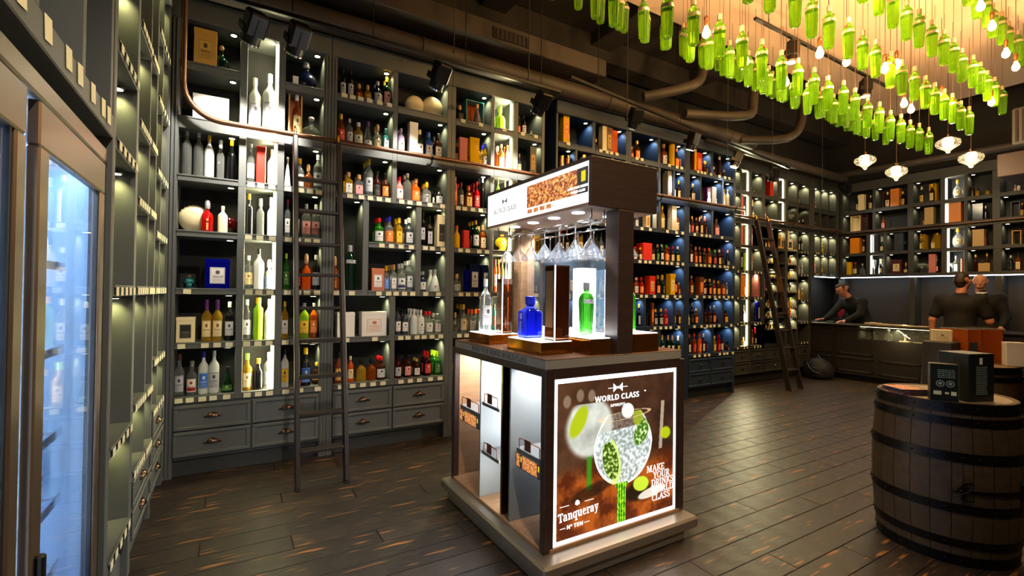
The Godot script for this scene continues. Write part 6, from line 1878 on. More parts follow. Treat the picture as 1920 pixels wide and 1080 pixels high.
# ---------------------------------------------------------------- people
# a body is one skin drawn round tapered bones: distances joined by a smooth minimum, meshed as surface nets
class FleshGrid:
	var lo: Vector3
	var n: Vector3i
	var cell: float
	var f := PackedFloat32Array()
	func _init(a: Vector3, b: Vector3, c: float) -> void:
		lo = a
		cell = c
		n = Vector3i(((b - a) / c).ceil()) + Vector3i.ONE
		f.resize(n.x * n.y * n.z)
		f.fill(1.0)
	func bone(a: Vector3, b: Vector3, ra: float, rb: float, k := 0.03, flat := Vector3.ONE) -> void:
		var m := maxf(ra, rb) * 1.6 + k + cell * 2.0
		var i0 := Vector3i(((a.min(b) - Vector3.ONE * m - lo) / cell).floor()).clamp(Vector3i.ZERO, n - Vector3i.ONE)
		var i1 := Vector3i(((a.max(b) + Vector3.ONE * m - lo) / cell).ceil()).clamp(Vector3i.ZERO, n - Vector3i.ONE)
		var d := b - a
		var dd := maxf(d.length_squared(), 1e-9)
		for z in range(i0.z, i1.z + 1):
			for y in range(i0.y, i1.y + 1):
				var at := (z * n.y + y) * n.x
				for x in range(i0.x, i1.x + 1):
					var p := lo + Vector3(x, y, z) * cell
					var t := clampf((p - a).dot(d) / dd, 0.0, 1.0)
					var v := ((p - a - d * t) * flat).length() - lerpf(ra, rb, t)
					var o := f[at + x]
					var h := maxf(k - absf(o - v), 0.0) / k
					f[at + x] = minf(o, v) - h * h * k * 0.25
	func mesh() -> ArrayMesh:
		var idx := {}
		var pts := PackedVector3Array()
		var nor := PackedVector3Array()
		var ind := PackedInt32Array()
		var sx := 1
		var sy := n.x
		var sz := n.x * n.y
		var cs := [0, sx, sy, sx + sy, sz, sz + sx, sz + sy, sz + sx + sy]
		for z in n.z - 1:
			for y in n.y - 1:
				var row := (z * n.y + y) * n.x
				for x in n.x - 1:
					var b := row + x
					var q := 0
					for i in 8:
						if f[b + cs[i]] < 0.0: q |= 1 << i
					if q == 0 or q == 255: continue
					var c := Vector3.ZERO
					var m := 0
					for e in [[0, 1], [2, 3], [4, 5], [6, 7], [0, 2], [1, 3], [4, 6], [5, 7], [0, 4], [1, 5], [2, 6], [3, 7]]:
						var s0: bool = (q >> e[0]) & 1
						var s1: bool = (q >> e[1]) & 1
						if s0 == s1: continue
						var v0 := f[b + cs[e[0]]]
						var v1 := f[b + cs[e[1]]]
						var t := v0 / (v0 - v1)
						var p0 := Vector3(e[0] & 1, (e[0] >> 1) & 1, e[0] >> 2)
						var p1 := Vector3(e[1] & 1, (e[1] >> 1) & 1, e[1] >> 2)
						c += p0.lerp(p1, t)
						m += 1
					c /= m
					idx[b] = pts.size()
					pts.append(lo + (Vector3(x, y, z) + c) * cell)
					var g := Vector3(f[b + sx] - f[b] + f[b + sx + sy] - f[b + sy] + f[b + sx + sz] - f[b + sz], f[b + sy] - f[b] + f[b + sx + sy] - f[b + sx] + f[b + sz + sy] - f[b + sz], f[b + sz] - f[b] + f[b + sx + sz] - f[b + sx] + f[b + sy + sz] - f[b + sy])
					nor.append(g.normalized())
		for b in idx:
			for ax in 3:
				var st: int = [sx, sy, sz][ax]
				var u: int = [sy, sz, sx][ax]
				var w: int = [sz, sx, sy][ax]
				var s0: bool = f[b] < 0.0
				var s1: bool = f[b + st] < 0.0
				if s0 == s1: continue
				if not (idx.has(b - u) and idx.has(b - w) and idx.has(b - u - w)): continue
				var q := [idx[b], idx[b - u], idx[b - u - w], idx[b - w]]
				if s0: ind.append_array([q[0], q[1], q[2], q[0], q[2], q[3]])
				else: ind.append_array([q[0], q[2], q[1], q[0], q[3], q[2]])
		# front faces run clockwise: flip where the winding disagrees with the normals
		for i in range(0, ind.size(), 3):
			var fn := (pts[ind[i + 2]] - pts[ind[i]]).cross(pts[ind[i + 1]] - pts[ind[i]])
			if fn.dot(nor[ind[i]] + nor[ind[i + 1]] + nor[ind[i + 2]]) < 0.0:
				var t := ind[i + 1]; ind[i + 1] = ind[i + 2]; ind[i + 2] = t
		var a := []
		a.resize(Mesh.ARRAY_MAX)
		a[Mesh.ARRAY_VERTEX] = pts; a[Mesh.ARRAY_NORMAL] = nor; a[Mesh.ARRAY_INDEX] = ind
		var out := ArrayMesh.new()
		out.add_surface_from_arrays(Mesh.PRIMITIVE_TRIANGLES, a)
		return out

func hand(parent: Node, wrist: Vector3, dir: Vector3, palm: Vector3, thumb_side: float, skin: Material, curl := 0.5) -> void:
	var d := dir.normalized()
	var nrm := (palm - d * palm.dot(d)).normalized()
	var side := d.cross(nrm) * thumb_side
	var c := wrist + d * 0.08
	var s := FleshGrid.new(c - Vector3.ONE * 0.14, c + Vector3.ONE * 0.14, 0.0045)
	s.bone(wrist - d * 0.04, wrist + d * 0.01, 0.026, 0.024, 0.02)
	for i in 4: s.bone(wrist + d * 0.012 + side * (0.012 - 0.008 * i), wrist + d * 0.078 + side * (0.030 - 0.020 * i), 0.014, 0.0115, 0.012)
	for i in 4:
		var base := wrist + d * 0.082 + side * (0.030 - 0.020 * i)
		var l: float = [0.040, 0.046, 0.042, 0.032][i]
		var f1 := (d + nrm * curl * 0.6).normalized()
		var f2 := (d + nrm * curl * 1.8).normalized()
		var k := base + f1 * l
		s.bone(base, k, 0.0095, 0.0085, 0.004)
		s.bone(k, k + f2 * l * 0.75, 0.0085, 0.0072, 0.003)
	var tb := wrist + d * 0.025 + side * 0.028
	var tk := tb + (d * 0.6 + side * 0.7 + nrm * 0.3).normalized() * 0.038
	s.bone(tb, tk, 0.0125, 0.010, 0.008)
	s.bone(tk, tk + (d + side * 0.25 + nrm * 0.5).normalized() * 0.03, 0.010, 0.008, 0.003)
	put("hand", s.mesh(), skin, parent, -(parent as Node3D).position)

# skull, jaw, nose, ears and neck; look is the way the face points
func head(parent: Node, c: Vector3, look: Vector3, skin: Material, hair: Material, bald: bool, glasses: bool) -> void:
	var fw := look.normalized()
	var rt := fw.cross(Vector3.UP).normalized()
	var up := rt.cross(fw)
	var o := -(parent as Node3D).position
	var s := FleshGrid.new(c - Vector3.ONE * 0.17, c + Vector3.ONE * 0.17, 0.0055)
	s.bone(c + up * 0.03 - fw * 0.03, c + up * 0.035 + fw * 0.025, 0.078, 0.074, 0.03)
	s.bone(c - up * 0.03 + fw * 0.03, c - up * 0.065 + fw * 0.052, 0.058, 0.036, 0.03)
	for k in [-1.0, 1.0]:
		s.bone(c - up * 0.03 + rt * 0.042 * k + fw * 0.02, c - up * 0.068 + rt * 0.022 * k + fw * 0.05, 0.03, 0.022, 0.02)
		s.bone(c + up * 0.012 + rt * 0.05 * k + fw * 0.055, c + up * 0.018 + rt * 0.012 * k + fw * 0.082, 0.013, 0.012, 0.015)
		s.bone(c - up * 0.012 + rt * 0.076 * k - fw * 0.005, c + up * 0.02 + rt * 0.083 * k - fw * 0.014, 0.011, 0.014, 0.006)
		s.bone(c - up * 0.022 + rt * 0.034 * k + fw * 0.066, c - up * 0.024 + rt * 0.04 * k + fw * 0.06, 0.022, 0.02, 0.02)
	s.bone(c + up * 0.01 + fw * 0.088, c - up * 0.022 + fw * 0.106, 0.009, 0.0125, 0.012)
	s.bone(c - up * 0.05 + rt * 0.018 + fw * 0.086, c - up * 0.05 - rt * 0.018 + fw * 0.086, 0.0075, 0.0075, 0.008)
	s.bone(c - up * 0.06 - fw * 0.01, c - up * 0.165 - fw * 0.035, 0.052, 0.056, 0.03)
	put("head", s.mesh(), skin, parent, o)
	var e := Geo.new()
	for k in [-1.0, 1.0]: e.ball(c + up * 0.0 + rt * 0.032 * k + fw * 0.078, Vector3.ONE * 0.012, 8, 6)
	put("eyes", e.done(), mat("eye_dark", Color(0.06, 0.04, 0.03), 0.3), parent, o)
	var m := Geo.new()
	m.box(c - up * 0.0505 + fw * 0.0925, Vector3(0.034, 0.003, 0.004), 0.001, Basis(rt, up, -fw))
	put("mouth", m.done(), mat("lip", Color(0.45, 0.2, 0.17), 0.5), parent, o)
	if hair:
		var h := FleshGrid.new(c - Vector3.ONE * 0.17, c + Vector3.ONE * 0.17, 0.0065)
		if bald:
			h.bone(c - up * 0.01 - fw * 0.055 + rt * 0.05, c - up * 0.01 - fw * 0.055 - rt * 0.05, 0.052, 0.052, 0.02)
		else:
			h.bone(c + up * 0.055 - fw * 0.035, c + up * 0.072 + fw * 0.03, 0.070, 0.058, 0.03)
			h.bone(c + up * 0.0 - fw * 0.052, c - up * 0.035 - fw * 0.05, 0.066, 0.05, 0.03)
			for k in [-1.0, 1.0]: h.bone(c + up * 0.04 + rt * 0.05 * k, c + up * 0.008 + rt * 0.068 * k - fw * 0.004, 0.034, 0.014, 0.02)
			if glasses: h.bone(c + up * 0.098 + fw * 0.01, c + up * 0.098 + fw * 0.07, 0.03, 0.022, 0.02)
		put("hair", h.mesh(), hair, parent, o)
	if glasses:
		var g := Geo.new()
		for k in [-1.0, 1.0]:
			var ring := []
			for i in 15: ring.append(c + up * (0.001 + 0.017 * sin(TAU * i / 14.0)) + rt * (0.033 * k + 0.022 * cos(TAU * i / 14.0)) + fw * 0.099)
			g.tube(ring, 0.0022, 6)
			g.bar(c + rt * 0.056 * k + fw * 0.098 + up * 0.006, c + rt * 0.083 * k + up * 0.012, 0.0022, 6)
		g.bar(c + rt * 0.011 + fw * 0.1 + up * 0.006, c - rt * 0.011 + fw * 0.1 + up * 0.006, 0.0022, 6)
		put("spectacles", g.done(), M.black, parent, o)

# j: joints by name in world space; sleeve 0 short, 1 long
func person(label: String, j: Dictionary, skin: Material, shirt: Material, trousers: Material, long_sleeves: bool, hair: Material, bald := false, glasses := false, collar: Material = null) -> Node3D:
	var base := Vector3(j.hip.x, 0, j.hip.z)
	var o := thing("person", label, "person", base)
	var lo: Vector3 = j.hip
	var hi: Vector3 = j.hip
	for k in ["sl", "sr", "el", "er", "wl", "wr", "hl", "hr", "kl", "kr", "al", "ar", "neck"]:
		lo = lo.min(j[k]); hi = hi.max(j[k])
	lo -= Vector3.ONE * 0.25
	hi += Vector3.ONE * 0.2
	lo.y = maxf(lo.y, -0.03)
	var acr: Vector3 = (j.sl - j.sr).normalized()
	var body := FleshGrid.new(lo, hi, 0.018)
	var torso := func(s: FleshGrid, g: float) -> void:
		s.bone(j.hip + acr * 0.07, j.hip - acr * 0.07, 0.125 + g, 0.125 + g, 0.06)
		s.bone(j.hip, j.waist, 0.125 + g, 0.115 + g, 0.08)
		s.bone(j.waist + acr * 0.04, j.chest + acr * 0.075, 0.10 + g, 0.115 + g, 0.08)
		s.bone(j.waist - acr * 0.04, j.chest - acr * 0.075, 0.10 + g, 0.115 + g, 0.08)
		s.bone(j.chest + acr * 0.06, j.sl, 0.10 + g, 0.066 + g, 0.06)
		s.bone(j.chest - acr * 0.06, j.sr, 0.10 + g, 0.066 + g, 0.06)
		s.bone(j.chest + Vector3(0, 0.06, 0), j.neck, 0.08 + g, 0.056 + g * 0.4, 0.06)
	torso.call(body, -0.006)
	for k in ["l", "r"]:
		body.bone(j["s" + k], j["e" + k], 0.054, 0.042, 0.03)
		body.bone(j["e" + k], j["w" + k], 0.043, 0.028, 0.02)
		body.bone(j["h" + k], j["k" + k], 0.088, 0.058, 0.05)
		body.bone(j["k" + k], j["a" + k], 0.058, 0.04, 0.03)
	put("body", body.mesh(), skin, o, -base)
	var top := FleshGrid.new(lo, hi, 0.016)
	torso.call(top, 0.008)
	for k in ["l", "r"]:
		var en: Vector3 = j["e" + k] if long_sleeves else (j["s" + k] as Vector3).lerp(j["e" + k], 0.72)
		top.bone(j["s" + k], en, 0.072, 0.06 if long_sleeves else 0.066, 0.04)
		if long_sleeves: top.bone(j["e" + k], (j["e" + k] as Vector3).lerp(j["w" + k], 0.95), 0.06, 0.042, 0.02)
	put("shirt", top.mesh(), shirt, o, -base)
	var leg := FleshGrid.new(lo, Vector3(hi.x, j.hip.y + 0.16, hi.z), 0.018)
	leg.bone(j.hip + acr * 0.06, j.hip - acr * 0.06, 0.142, 0.142, 0.06)
	for k in ["l", "r"]:
		leg.bone(j["h" + k], j["k" + k], 0.105, 0.075, 0.05)
		leg.bone(j["k" + k], (j["k" + k] as Vector3).lerp(j["a" + k], 0.93), 0.075, 0.062, 0.03)
	put("trousers", leg.mesh(), trousers, o, -base)
	var sh := FleshGrid.new(lo, Vector3(hi.x, 0.2, hi.z), 0.014)
	var fwd: Vector3 = j.look
	fwd.y = 0
	fwd = fwd.normalized()
	for k in ["l", "r"]: sh.bone(Vector3(j["a" + k].x, 0.042, j["a" + k].z) - fwd * 0.05, Vector3(j["a" + k].x, 0.036, j["a" + k].z) + fwd * 0.17, 0.046, 0.04, 0.03)
	put("shoes", sh.mesh(), M.black, o, -base)
	if collar:
		var c := Geo.new()
		c.lathe([[0.064, 0.0], [0.068, 0.0], [0.064, 0.045], [0.06, 0.045], [0.064, 0.0]], 18)
		put("collar", c.done(), collar, o, j.neck - base - Vector3(0, 0.035, 0))
	head(o, j.head, j.look, skin, hair, bald, glasses)
	for k in ["l", "r"]:
		var d: Vector3 = j.get("d" + k, j["w" + k] - j["e" + k])
		hand(o, j["w" + k] + d.normalized() * 0.02, d, j.get("p" + k, -acr if k == "l" else acr), 1.0 if k == "l" else -1.0, skin, j.get("curl", 0.5))
	return o

func build_people() -> void:
	var skin := mat("skin", Color(0.74, 0.49, 0.38), 0.5, 0.0, {"subsurf_scatter_enabled": true, "subsurf_scatter_strength": 0.15})
	var black := mat("black_cloth", Color(0.028, 0.027, 0.028), 0.85)
	var navy := mat("navy_cloth", Color(0.035, 0.032, 0.055), 0.85)
	var jeans := mat("dark_trousers", Color(0.09, 0.085, 0.085), 0.85)
	var brown := mat("brown_hair", Color(0.16, 0.09, 0.05), 0.6)
	# customer: seen from behind, walking up to the counter
	var V := func(x: float, y: float, z: float) -> Vector3: return Vector3(x, y, z)
	person("man in a black t-shirt and dark trousers seen from behind at the counter", {
		"hip": Vector3(8.42, 0.93, -2.38), "waist": Vector3(8.43, 1.10, -2.38), "chest": Vector3(8.43, 1.33, -2.38), "neck": Vector3(8.45, 1.49, -2.38), "head": Vector3(8.49, 1.655, -2.375), "look": Vector3(1.0, -0.05, 0.12),
		"sl": Vector3(8.43, 1.42, -2.575), "sr": Vector3(8.43, 1.42, -2.185), "el": Vector3(8.40, 1.14, -2.66), "er": Vector3(8.47, 1.14, -2.10), "wl": Vector3(8.44, 0.89, -2.68), "wr": Vector3(8.65, 1.02, -2.12),
		"hl": Vector3(8.42, 0.90, -2.47), "hr": Vector3(8.42, 0.90, -2.29), "kl": Vector3(8.40, 0.50, -2.49), "kr": Vector3(8.48, 0.50, -2.27), "al": Vector3(8.30, 0.09, -2.49), "ar": Vector3(8.46, 0.09, -2.26), "pl": Vector3(0, 0, 1), "pr": Vector3(0, -0.4, -1), "curl": 0.5}, skin, black, jeans, false, brown)
	# the older man facing him across the counter
	person("balding man in a navy suit and white collar facing the customer", {
		"hip": Vector3(9.98, 0.96, -2.56), "waist": Vector3(9.97, 1.13, -2.56), "chest": Vector3(9.96, 1.36, -2.56), "neck": Vector3(9.95, 1.53, -2.56), "head": Vector3(9.92, 1.70, -2.57), "look": Vector3(-1.0, -0.06, 0.25),
		"sl": Vector3(9.96, 1.45, -2.36), "sr": Vector3(9.96, 1.45, -2.77), "el": Vector3(9.93, 1.17, -2.29), "er": Vector3(9.93, 1.17, -2.84), "wl": Vector3(9.78, 1.03, -2.30), "wr": Vector3(9.78, 1.03, -2.80),
		"hl": Vector3(9.98, 0.93, -2.47), "hr": Vector3(9.98, 0.93, -2.65), "kl": Vector3(9.97, 0.5, -2.47), "kr": Vector3(9.97, 0.5, -2.66), "al": Vector3(9.98, 0.09, -2.47), "ar": Vector3(9.98, 0.09, -2.66), "pl": Vector3(0, -1, -0.4), "pr": Vector3(0, -1, 0.4), "curl": 0.35}, mat("pale_skin", Color(0.78, 0.55, 0.43), 0.45), navy, navy, true, null, true, false, M.white)
	# clerk bent over the counter towards the laptop
	person("young clerk with glasses in a black jumper leaning on the counter", {
		"hip": Vector3(9.98, 0.93, -4.16), "waist": Vector3(9.93, 1.09, -4.18), "chest": Vector3(9.84, 1.28, -4.23), "neck": Vector3(9.77, 1.42, -4.30), "head": Vector3(9.70, 1.565, -4.37), "look": Vector3(-0.72, -0.42, -0.72),
		"sl": Vector3(9.72, 1.36, -4.06), "sr": Vector3(9.86, 1.35, -4.43), "el": Vector3(9.63, 1.14, -4.06), "er": Vector3(9.72, 1.12, -4.56), "wl": Vector3(9.49, 1.012, -4.22), "wr": Vector3(9.52, 1.02, -4.60),
		"hl": Vector3(9.96, 0.90, -4.08), "hr": Vector3(10.0, 0.90, -4.25), "kl": Vector3(9.95, 0.5, -4.06), "kr": Vector3(9.99, 0.5, -4.27), "al": Vector3(9.98, 0.09, -4.05), "ar": Vector3(10.0, 0.09, -4.28), "dl": Vector3(-0.7, -0.1, -0.5), "dr": Vector3(-0.8, 0.0, -0.35), "pl": Vector3(0, -1, 0), "pr": Vector3(0, -1, 0), "curl": 0.35}, mat("clerk_skin", Color(0.76, 0.50, 0.40), 0.5), black, black, true, brown, false, true)

func build_long_wall() -> void:
	var rows: Array
	var u: Node3D
	# grey shelving unit at the left end of the long wall
	rows = [
		{"y0": 0.61, "y1": 0.975, "t": BOARD, "cells": [[-0.366, 0.032], [0.083, 0.310, "strip"], [0.359, 0.662]], "tags": [-0.33, -0.26, -0.18, -0.11, -0.02, 0.12, 0.2, 0.28, 0.4, 0.51, 0.65]},
		{"y0": 1.02, "y1": 1.39, "t": BOARD, "cells": [[-0.366, 0.032], [0.083, 0.310, "strip"], [0.359, 0.662]], "tags": [-0.32, -0.17, -0.09, -0.01, 0.11, 0.19, 0.27, 0.39, 0.54, 0.62]},
		{"y0": 1.435, "y1": 1.832, "t": BOARD, "cells": [[-0.366, 0.032], [0.083, 0.310, "strip"], [0.359, 0.662]], "tags": [-0.29, 0.12, 0.19, 0.27, 0.4, 0.48, 0.55, 0.63]},
		{"y0": 1.877, "y1": 2.255, "t": BOARD, "cells": [[-0.366, 0.032], [0.083, 0.310, "strip"], [0.359, 0.662]], "tags": [0.11, 0.19, 0.28, 0.4, 0.47, 0.55, 0.62]},
		{"y0": 2.3, "y1": 2.655, "t": BOARD, "cells": [[-0.366, 0.032], [0.083, 0.310, "strip"], [0.359, 0.662]], "tags": [0.12, 0.19, 0.27, 0.39, 0.49, 0.56, 0.63]},
		{"y0": 2.745, "y1": 3.11, "t": 0.09, "cells": [[-0.366, 0.032], [0.083, 0.310, "dark"], [0.359, 0.662]], "tags": []},
		{"y0": 3.17, "y1": 3.49, "t": 0.06, "cells": [[-0.366, 0.032], [0.083, 0.310, "open"], [0.359, 0.662]], "tags": []}]
	u = shelving("shelving_unit", "grey shelving unit at the left end of the long wall", -0.424, 0.718, Vector3(-0.424, 0, WALL_FRONT), 0.0, M.grey_paint, rows, {"post_left": 0.058, "post_right": 0.056, "drawers": [[-0.366, 0.15], [0.156, 0.662]]})
	tall_strip(u, 0.310 + 0.424, 2.75, 3.485)
	# grey shelving unit right of the near ladder
	rows = [
		{"y0": 0.61, "y1": 0.975, "t": BOARD, "cells": [[0.770, 1.272], [1.316, 1.815]], "tags": [0.84, 0.94, 1.03, 1.12, 1.21, 1.38, 1.47, 1.56, 1.67, 1.77]},
		{"y0": 1.02, "y1": 1.39, "t": BOARD, "cells": [[0.770, 1.263], [1.317, 1.815]], "tags": [0.88, 1.13, 1.37, 1.44, 1.53, 1.6, 1.68, 1.77]},
		{"y0": 1.435, "y1": 1.832, "t": BOARD, "cells": [[0.77, 1.01, "dark"], [1.062, 1.508], [1.56, 1.815]], "tags": [0.79, 0.92, 1.16, 1.25, 1.32, 1.4, 1.48, 1.61, 1.74]},
		{"y0": 1.877, "y1": 2.255, "t": BOARD, "cells": [[1.062, 1.508], [1.560, 1.815]], "tags": [1.18, 1.27, 1.36, 1.46, 1.6, 1.67, 1.78]},
		{"y0": 2.3, "y1": 2.655, "t": BOARD, "cells": [[0.770, 1.270], [1.313, 1.815]], "tags": [0.89, 0.99, 1.07, 1.15, 1.23, 1.36, 1.44, 1.53, 1.64, 1.77]},
		{"y0": 2.745, "y1": 3.11, "t": 0.09, "cells": [[0.770, 1.270], [1.313, 1.815]], "tags": []},
		{"y0": 3.17, "y1": 3.49, "t": 0.06, "cells": [[0.770, 1.270], [1.313, 1.815]], "tags": [0.83, 0.9, 0.97, 1.05, 1.14, 1.23]}]
	u = shelving("shelving_unit", "grey shelving unit right of the near ladder", 0.718, 1.86, Vector3(0.718, 0, WALL_FRONT), 0.0, M.grey_paint, rows, {"post_left": 0.052, "post_right": 0.045, "drawers": [[0.77, 1.297], [1.303, 1.815]]})
	add_upright(u, 0.292, 0.344, 1.832, 2.255, M.grey_paint); niche_puck(u, 0.25, 2.25)
	# grey shelving unit partly hidden by the kiosk, next to the navy units
	rows = [
		{"y0": 0.61, "y1": 0.975, "t": BOARD, "cells": [[1.905, 2.305], [2.346, 2.581, "strip"], [2.636, 2.945]], "tags": [2.0, 2.1, 2.2, 2.3, 2.45, 2.54, 2.8, 2.9]},
		{"y0": 1.02, "y1": 1.39, "t": BOARD, "cells": [[1.905, 2.305], [2.346, 2.581, "strip"], [2.636, 2.945]], "tags": [1.97, 2.05, 2.15, 2.23, 2.42, 2.52, 2.81, 2.89, 2.96]},
		{"y0": 1.435, "y1": 1.832, "t": BOARD, "cells": [[1.905, 2.305], [2.346, 2.581, "strip"], [2.636, 2.945]], "tags": [1.98, 2.06, 2.15, 2.29, 2.42, 2.51, 2.8, 2.89, 2.96]},
		{"y0": 1.877, "y1": 2.255, "t": BOARD, "cells": [[1.905, 2.305], [2.346, 2.581, "strip"], [2.636, 2.945]], "tags": [1.97, 2.05, 2.18, 2.27, 2.53, 2.85, 2.92]},
		{"y0": 2.3, "y1": 2.655, "t": BOARD, "cells": [[1.905, 2.305], [2.346, 2.581, "strip"], [2.636, 2.945]], "tags": [1.94, 2.01, 2.1, 2.19, 2.44, 2.53, 2.77, 2.86]},
		{"y0": 2.745, "y1": 3.11, "t": 0.09, "cells": [[1.905, 2.305], [2.346, 2.581, "strip"], [2.636, 2.945]], "tags": []},
		{"y0": 3.17, "y1": 3.49, "t": 0.06, "cells": [[1.905, 2.305], [2.346, 2.581, "strip"], [2.636, 2.945]], "tags": [1.98, 2.18, 2.46, 2.69, 2.86]}]
	u = shelving("shelving_unit", "grey shelving unit partly hidden by the kiosk, next to the navy units", 1.86, 2.985, Vector3(1.86, 0, WALL_FRONT), 0.0, M.grey_paint, rows, {"post_left": 0.045, "post_right": 0.04, "drawers": [[1.905, 2.42], [2.43, 2.94]]})
	# navy shelving unit seen behind the kiosk posts
	rows = [
		{"y0": 0.61, "y1": 0.975, "t": BOARD, "cells": [[3.170, 3.700], [3.740, 4.220]], "tags": [3.32, 3.59, 4.02]},
		{"y0": 1.02, "y1": 1.39, "t": BOARD, "cells": [[3.170, 3.450], [3.490, 3.950], [3.990, 4.220]], "tags": [3.25, 3.37, 3.84, 3.96, 4.1, 4.21]},
		{"y0": 1.435, "y1": 1.832, "t": BOARD, "cells": [[3.170, 4.220]], "tags": [3.24, 3.34, 3.44, 3.55, 3.68, 3.79, 3.9, 4.06, 4.2]},
		{"y0": 1.877, "y1": 2.255, "t": BOARD, "cells": [[3.170, 4.220]], "tags": [3.28, 3.37, 3.55, 3.76, 3.89, 4.05, 4.2]},
		{"y0": 2.3, "y1": 2.655, "t": BOARD, "cells": [[3.170, 3.680], [3.720, 4.220]], "tags": [3.31, 3.45, 3.6, 3.75, 3.9, 4.06, 4.2]},
		{"y0": 2.745, "y1": 3.11, "t": 0.09, "cells": [[3.170, 3.419], [3.451, 3.980], [4.020, 4.220]], "tags": []},
		{"y0": 3.17, "y1": 3.49, "t": 0.06, "cells": [[3.170, 3.674], [3.721, 4.220]], "tags": [3.31, 3.8, 3.9, 3.97, 4.06]}]
	u = shelving("shelving_unit", "navy shelving unit seen behind the kiosk posts", 3.14, 4.265, Vector3(3.14, 0, WALL_FRONT), 0.0, M.navy_paint, rows, {"post_left": 0.03, "post_right": 0.045, "drawers": [[3.17, 3.69], [3.7, 4.22]], "knobs": true, "puck_color": Color(0.86, 0.95, 1.0)})
	# middle navy shelving unit of three
	rows = [
		{"y0": 0.61, "y1": 0.975, "t": BOARD, "cells": [[4.315, 4.824], [4.872, 5.318]], "tags": [4.61, 4.74, 4.99, 5.11, 5.19, 5.31]},
		{"y0": 1.02, "y1": 1.39, "t": BOARD, "cells": [[4.315, 4.560], [4.594, 5.108], [5.146, 5.318]], "tags": [4.56, 4.75, 4.86, 4.96, 5.05, 5.21, 5.33]},
		{"y0": 1.435, "y1": 1.832, "t": BOARD, "cells": [[4.315, 5.318]], "tags": [4.5, 4.59, 4.74, 4.9, 4.98, 5.13, 5.23, 5.32]},
		{"y0": 1.877, "y1": 2.255, "t": BOARD, "cells": [[4.315, 5.318]], "tags": [4.47, 4.57, 4.65, 4.79, 4.88, 4.97, 5.06, 5.18, 5.28]},
		{"y0": 2.3, "y1": 2.655, "t": BOARD, "cells": [[4.315, 4.808], [4.850, 5.318]], "tags": [4.5, 4.65, 4.84, 4.97, 5.15, 5.27, 5.35]},
		{"y0": 2.745, "y1": 3.11, "t": 0.09, "cells": [[4.315, 4.560], [4.600, 4.800], [4.846, 5.090], [5.120, 5.318]], "tags": []},
		{"y0": 3.17, "y1": 3.49, "t": 0.06, "cells": [[4.315, 4.786], [4.836, 5.318]], "tags": [4.4, 4.49, 5.0, 5.15, 5.24, 5.34]}]
	u = shelving("shelving_unit", "middle navy shelving unit of three", 4.265, 5.37, Vector3(4.265, 0, WALL_FRONT), 0.0, M.navy_paint, rows, {"post_left": 0.05, "post_right": 0.052, "drawers": [[4.315, 4.81], [4.82, 5.318]], "knobs": true, "puck_color": Color(0.86, 0.95, 1.0)})
	# right-hand navy shelving unit with four brass-knobbed drawers
	rows = [
		{"y0": 0.61, "y1": 0.975, "t": BOARD, "cells": [[5.422, 5.912], [5.957, 6.400]], "tags": [5.54, 5.64, 5.76, 5.85, 5.93, 6.09, 6.19, 6.26, 6.39]},
		{"y0": 1.02, "y1": 1.39, "t": BOARD, "cells": [[5.422, 5.693], [5.731, 6.147], [6.190, 6.400]], "tags": [5.53, 5.68, 5.8, 5.88, 5.96, 6.07, 6.16, 6.35]},
		{"y0": 1.435, "y1": 1.832, "t": BOARD, "cells": [[5.422, 6.400]], "tags": [5.58, 5.73, 5.85, 5.97, 6.07, 6.17, 6.28, 6.37]},
		{"y0": 1.877, "y1": 2.255, "t": BOARD, "cells": [[5.422, 6.400]], "tags": [5.56, 5.66, 5.74, 5.84, 5.95, 6.08, 6.19, 6.26, 6.39]},
		{"y0": 2.3, "y1": 2.655, "t": BOARD, "cells": [[5.422, 5.889], [5.936, 6.400]], "tags": [5.52, 5.67, 5.77, 5.85, 6.12]},
		{"y0": 2.745, "y1": 3.11, "t": 0.09, "cells": [[5.422, 5.642], [5.666, 6.129], [6.162, 6.400]], "tags": []},
		{"y0": 3.17, "y1": 3.49, "t": 0.06, "cells": [[5.422, 5.874], [5.923, 6.400]], "tags": [5.58, 5.66, 5.73, 5.86, 6.05, 6.18, 6.28]}]
	u = shelving("shelving_unit", "right-hand navy shelving unit with four brass-knobbed drawers", 5.37, 6.445, Vector3(5.37, 0, WALL_FRONT), 0.0, M.navy_paint, rows, {"post_left": 0.052, "post_right": 0.045, "drawers": [[5.422, 5.905], [5.915, 6.4]], "knobs": true, "puck_color": Color(0.86, 0.95, 1.0)})

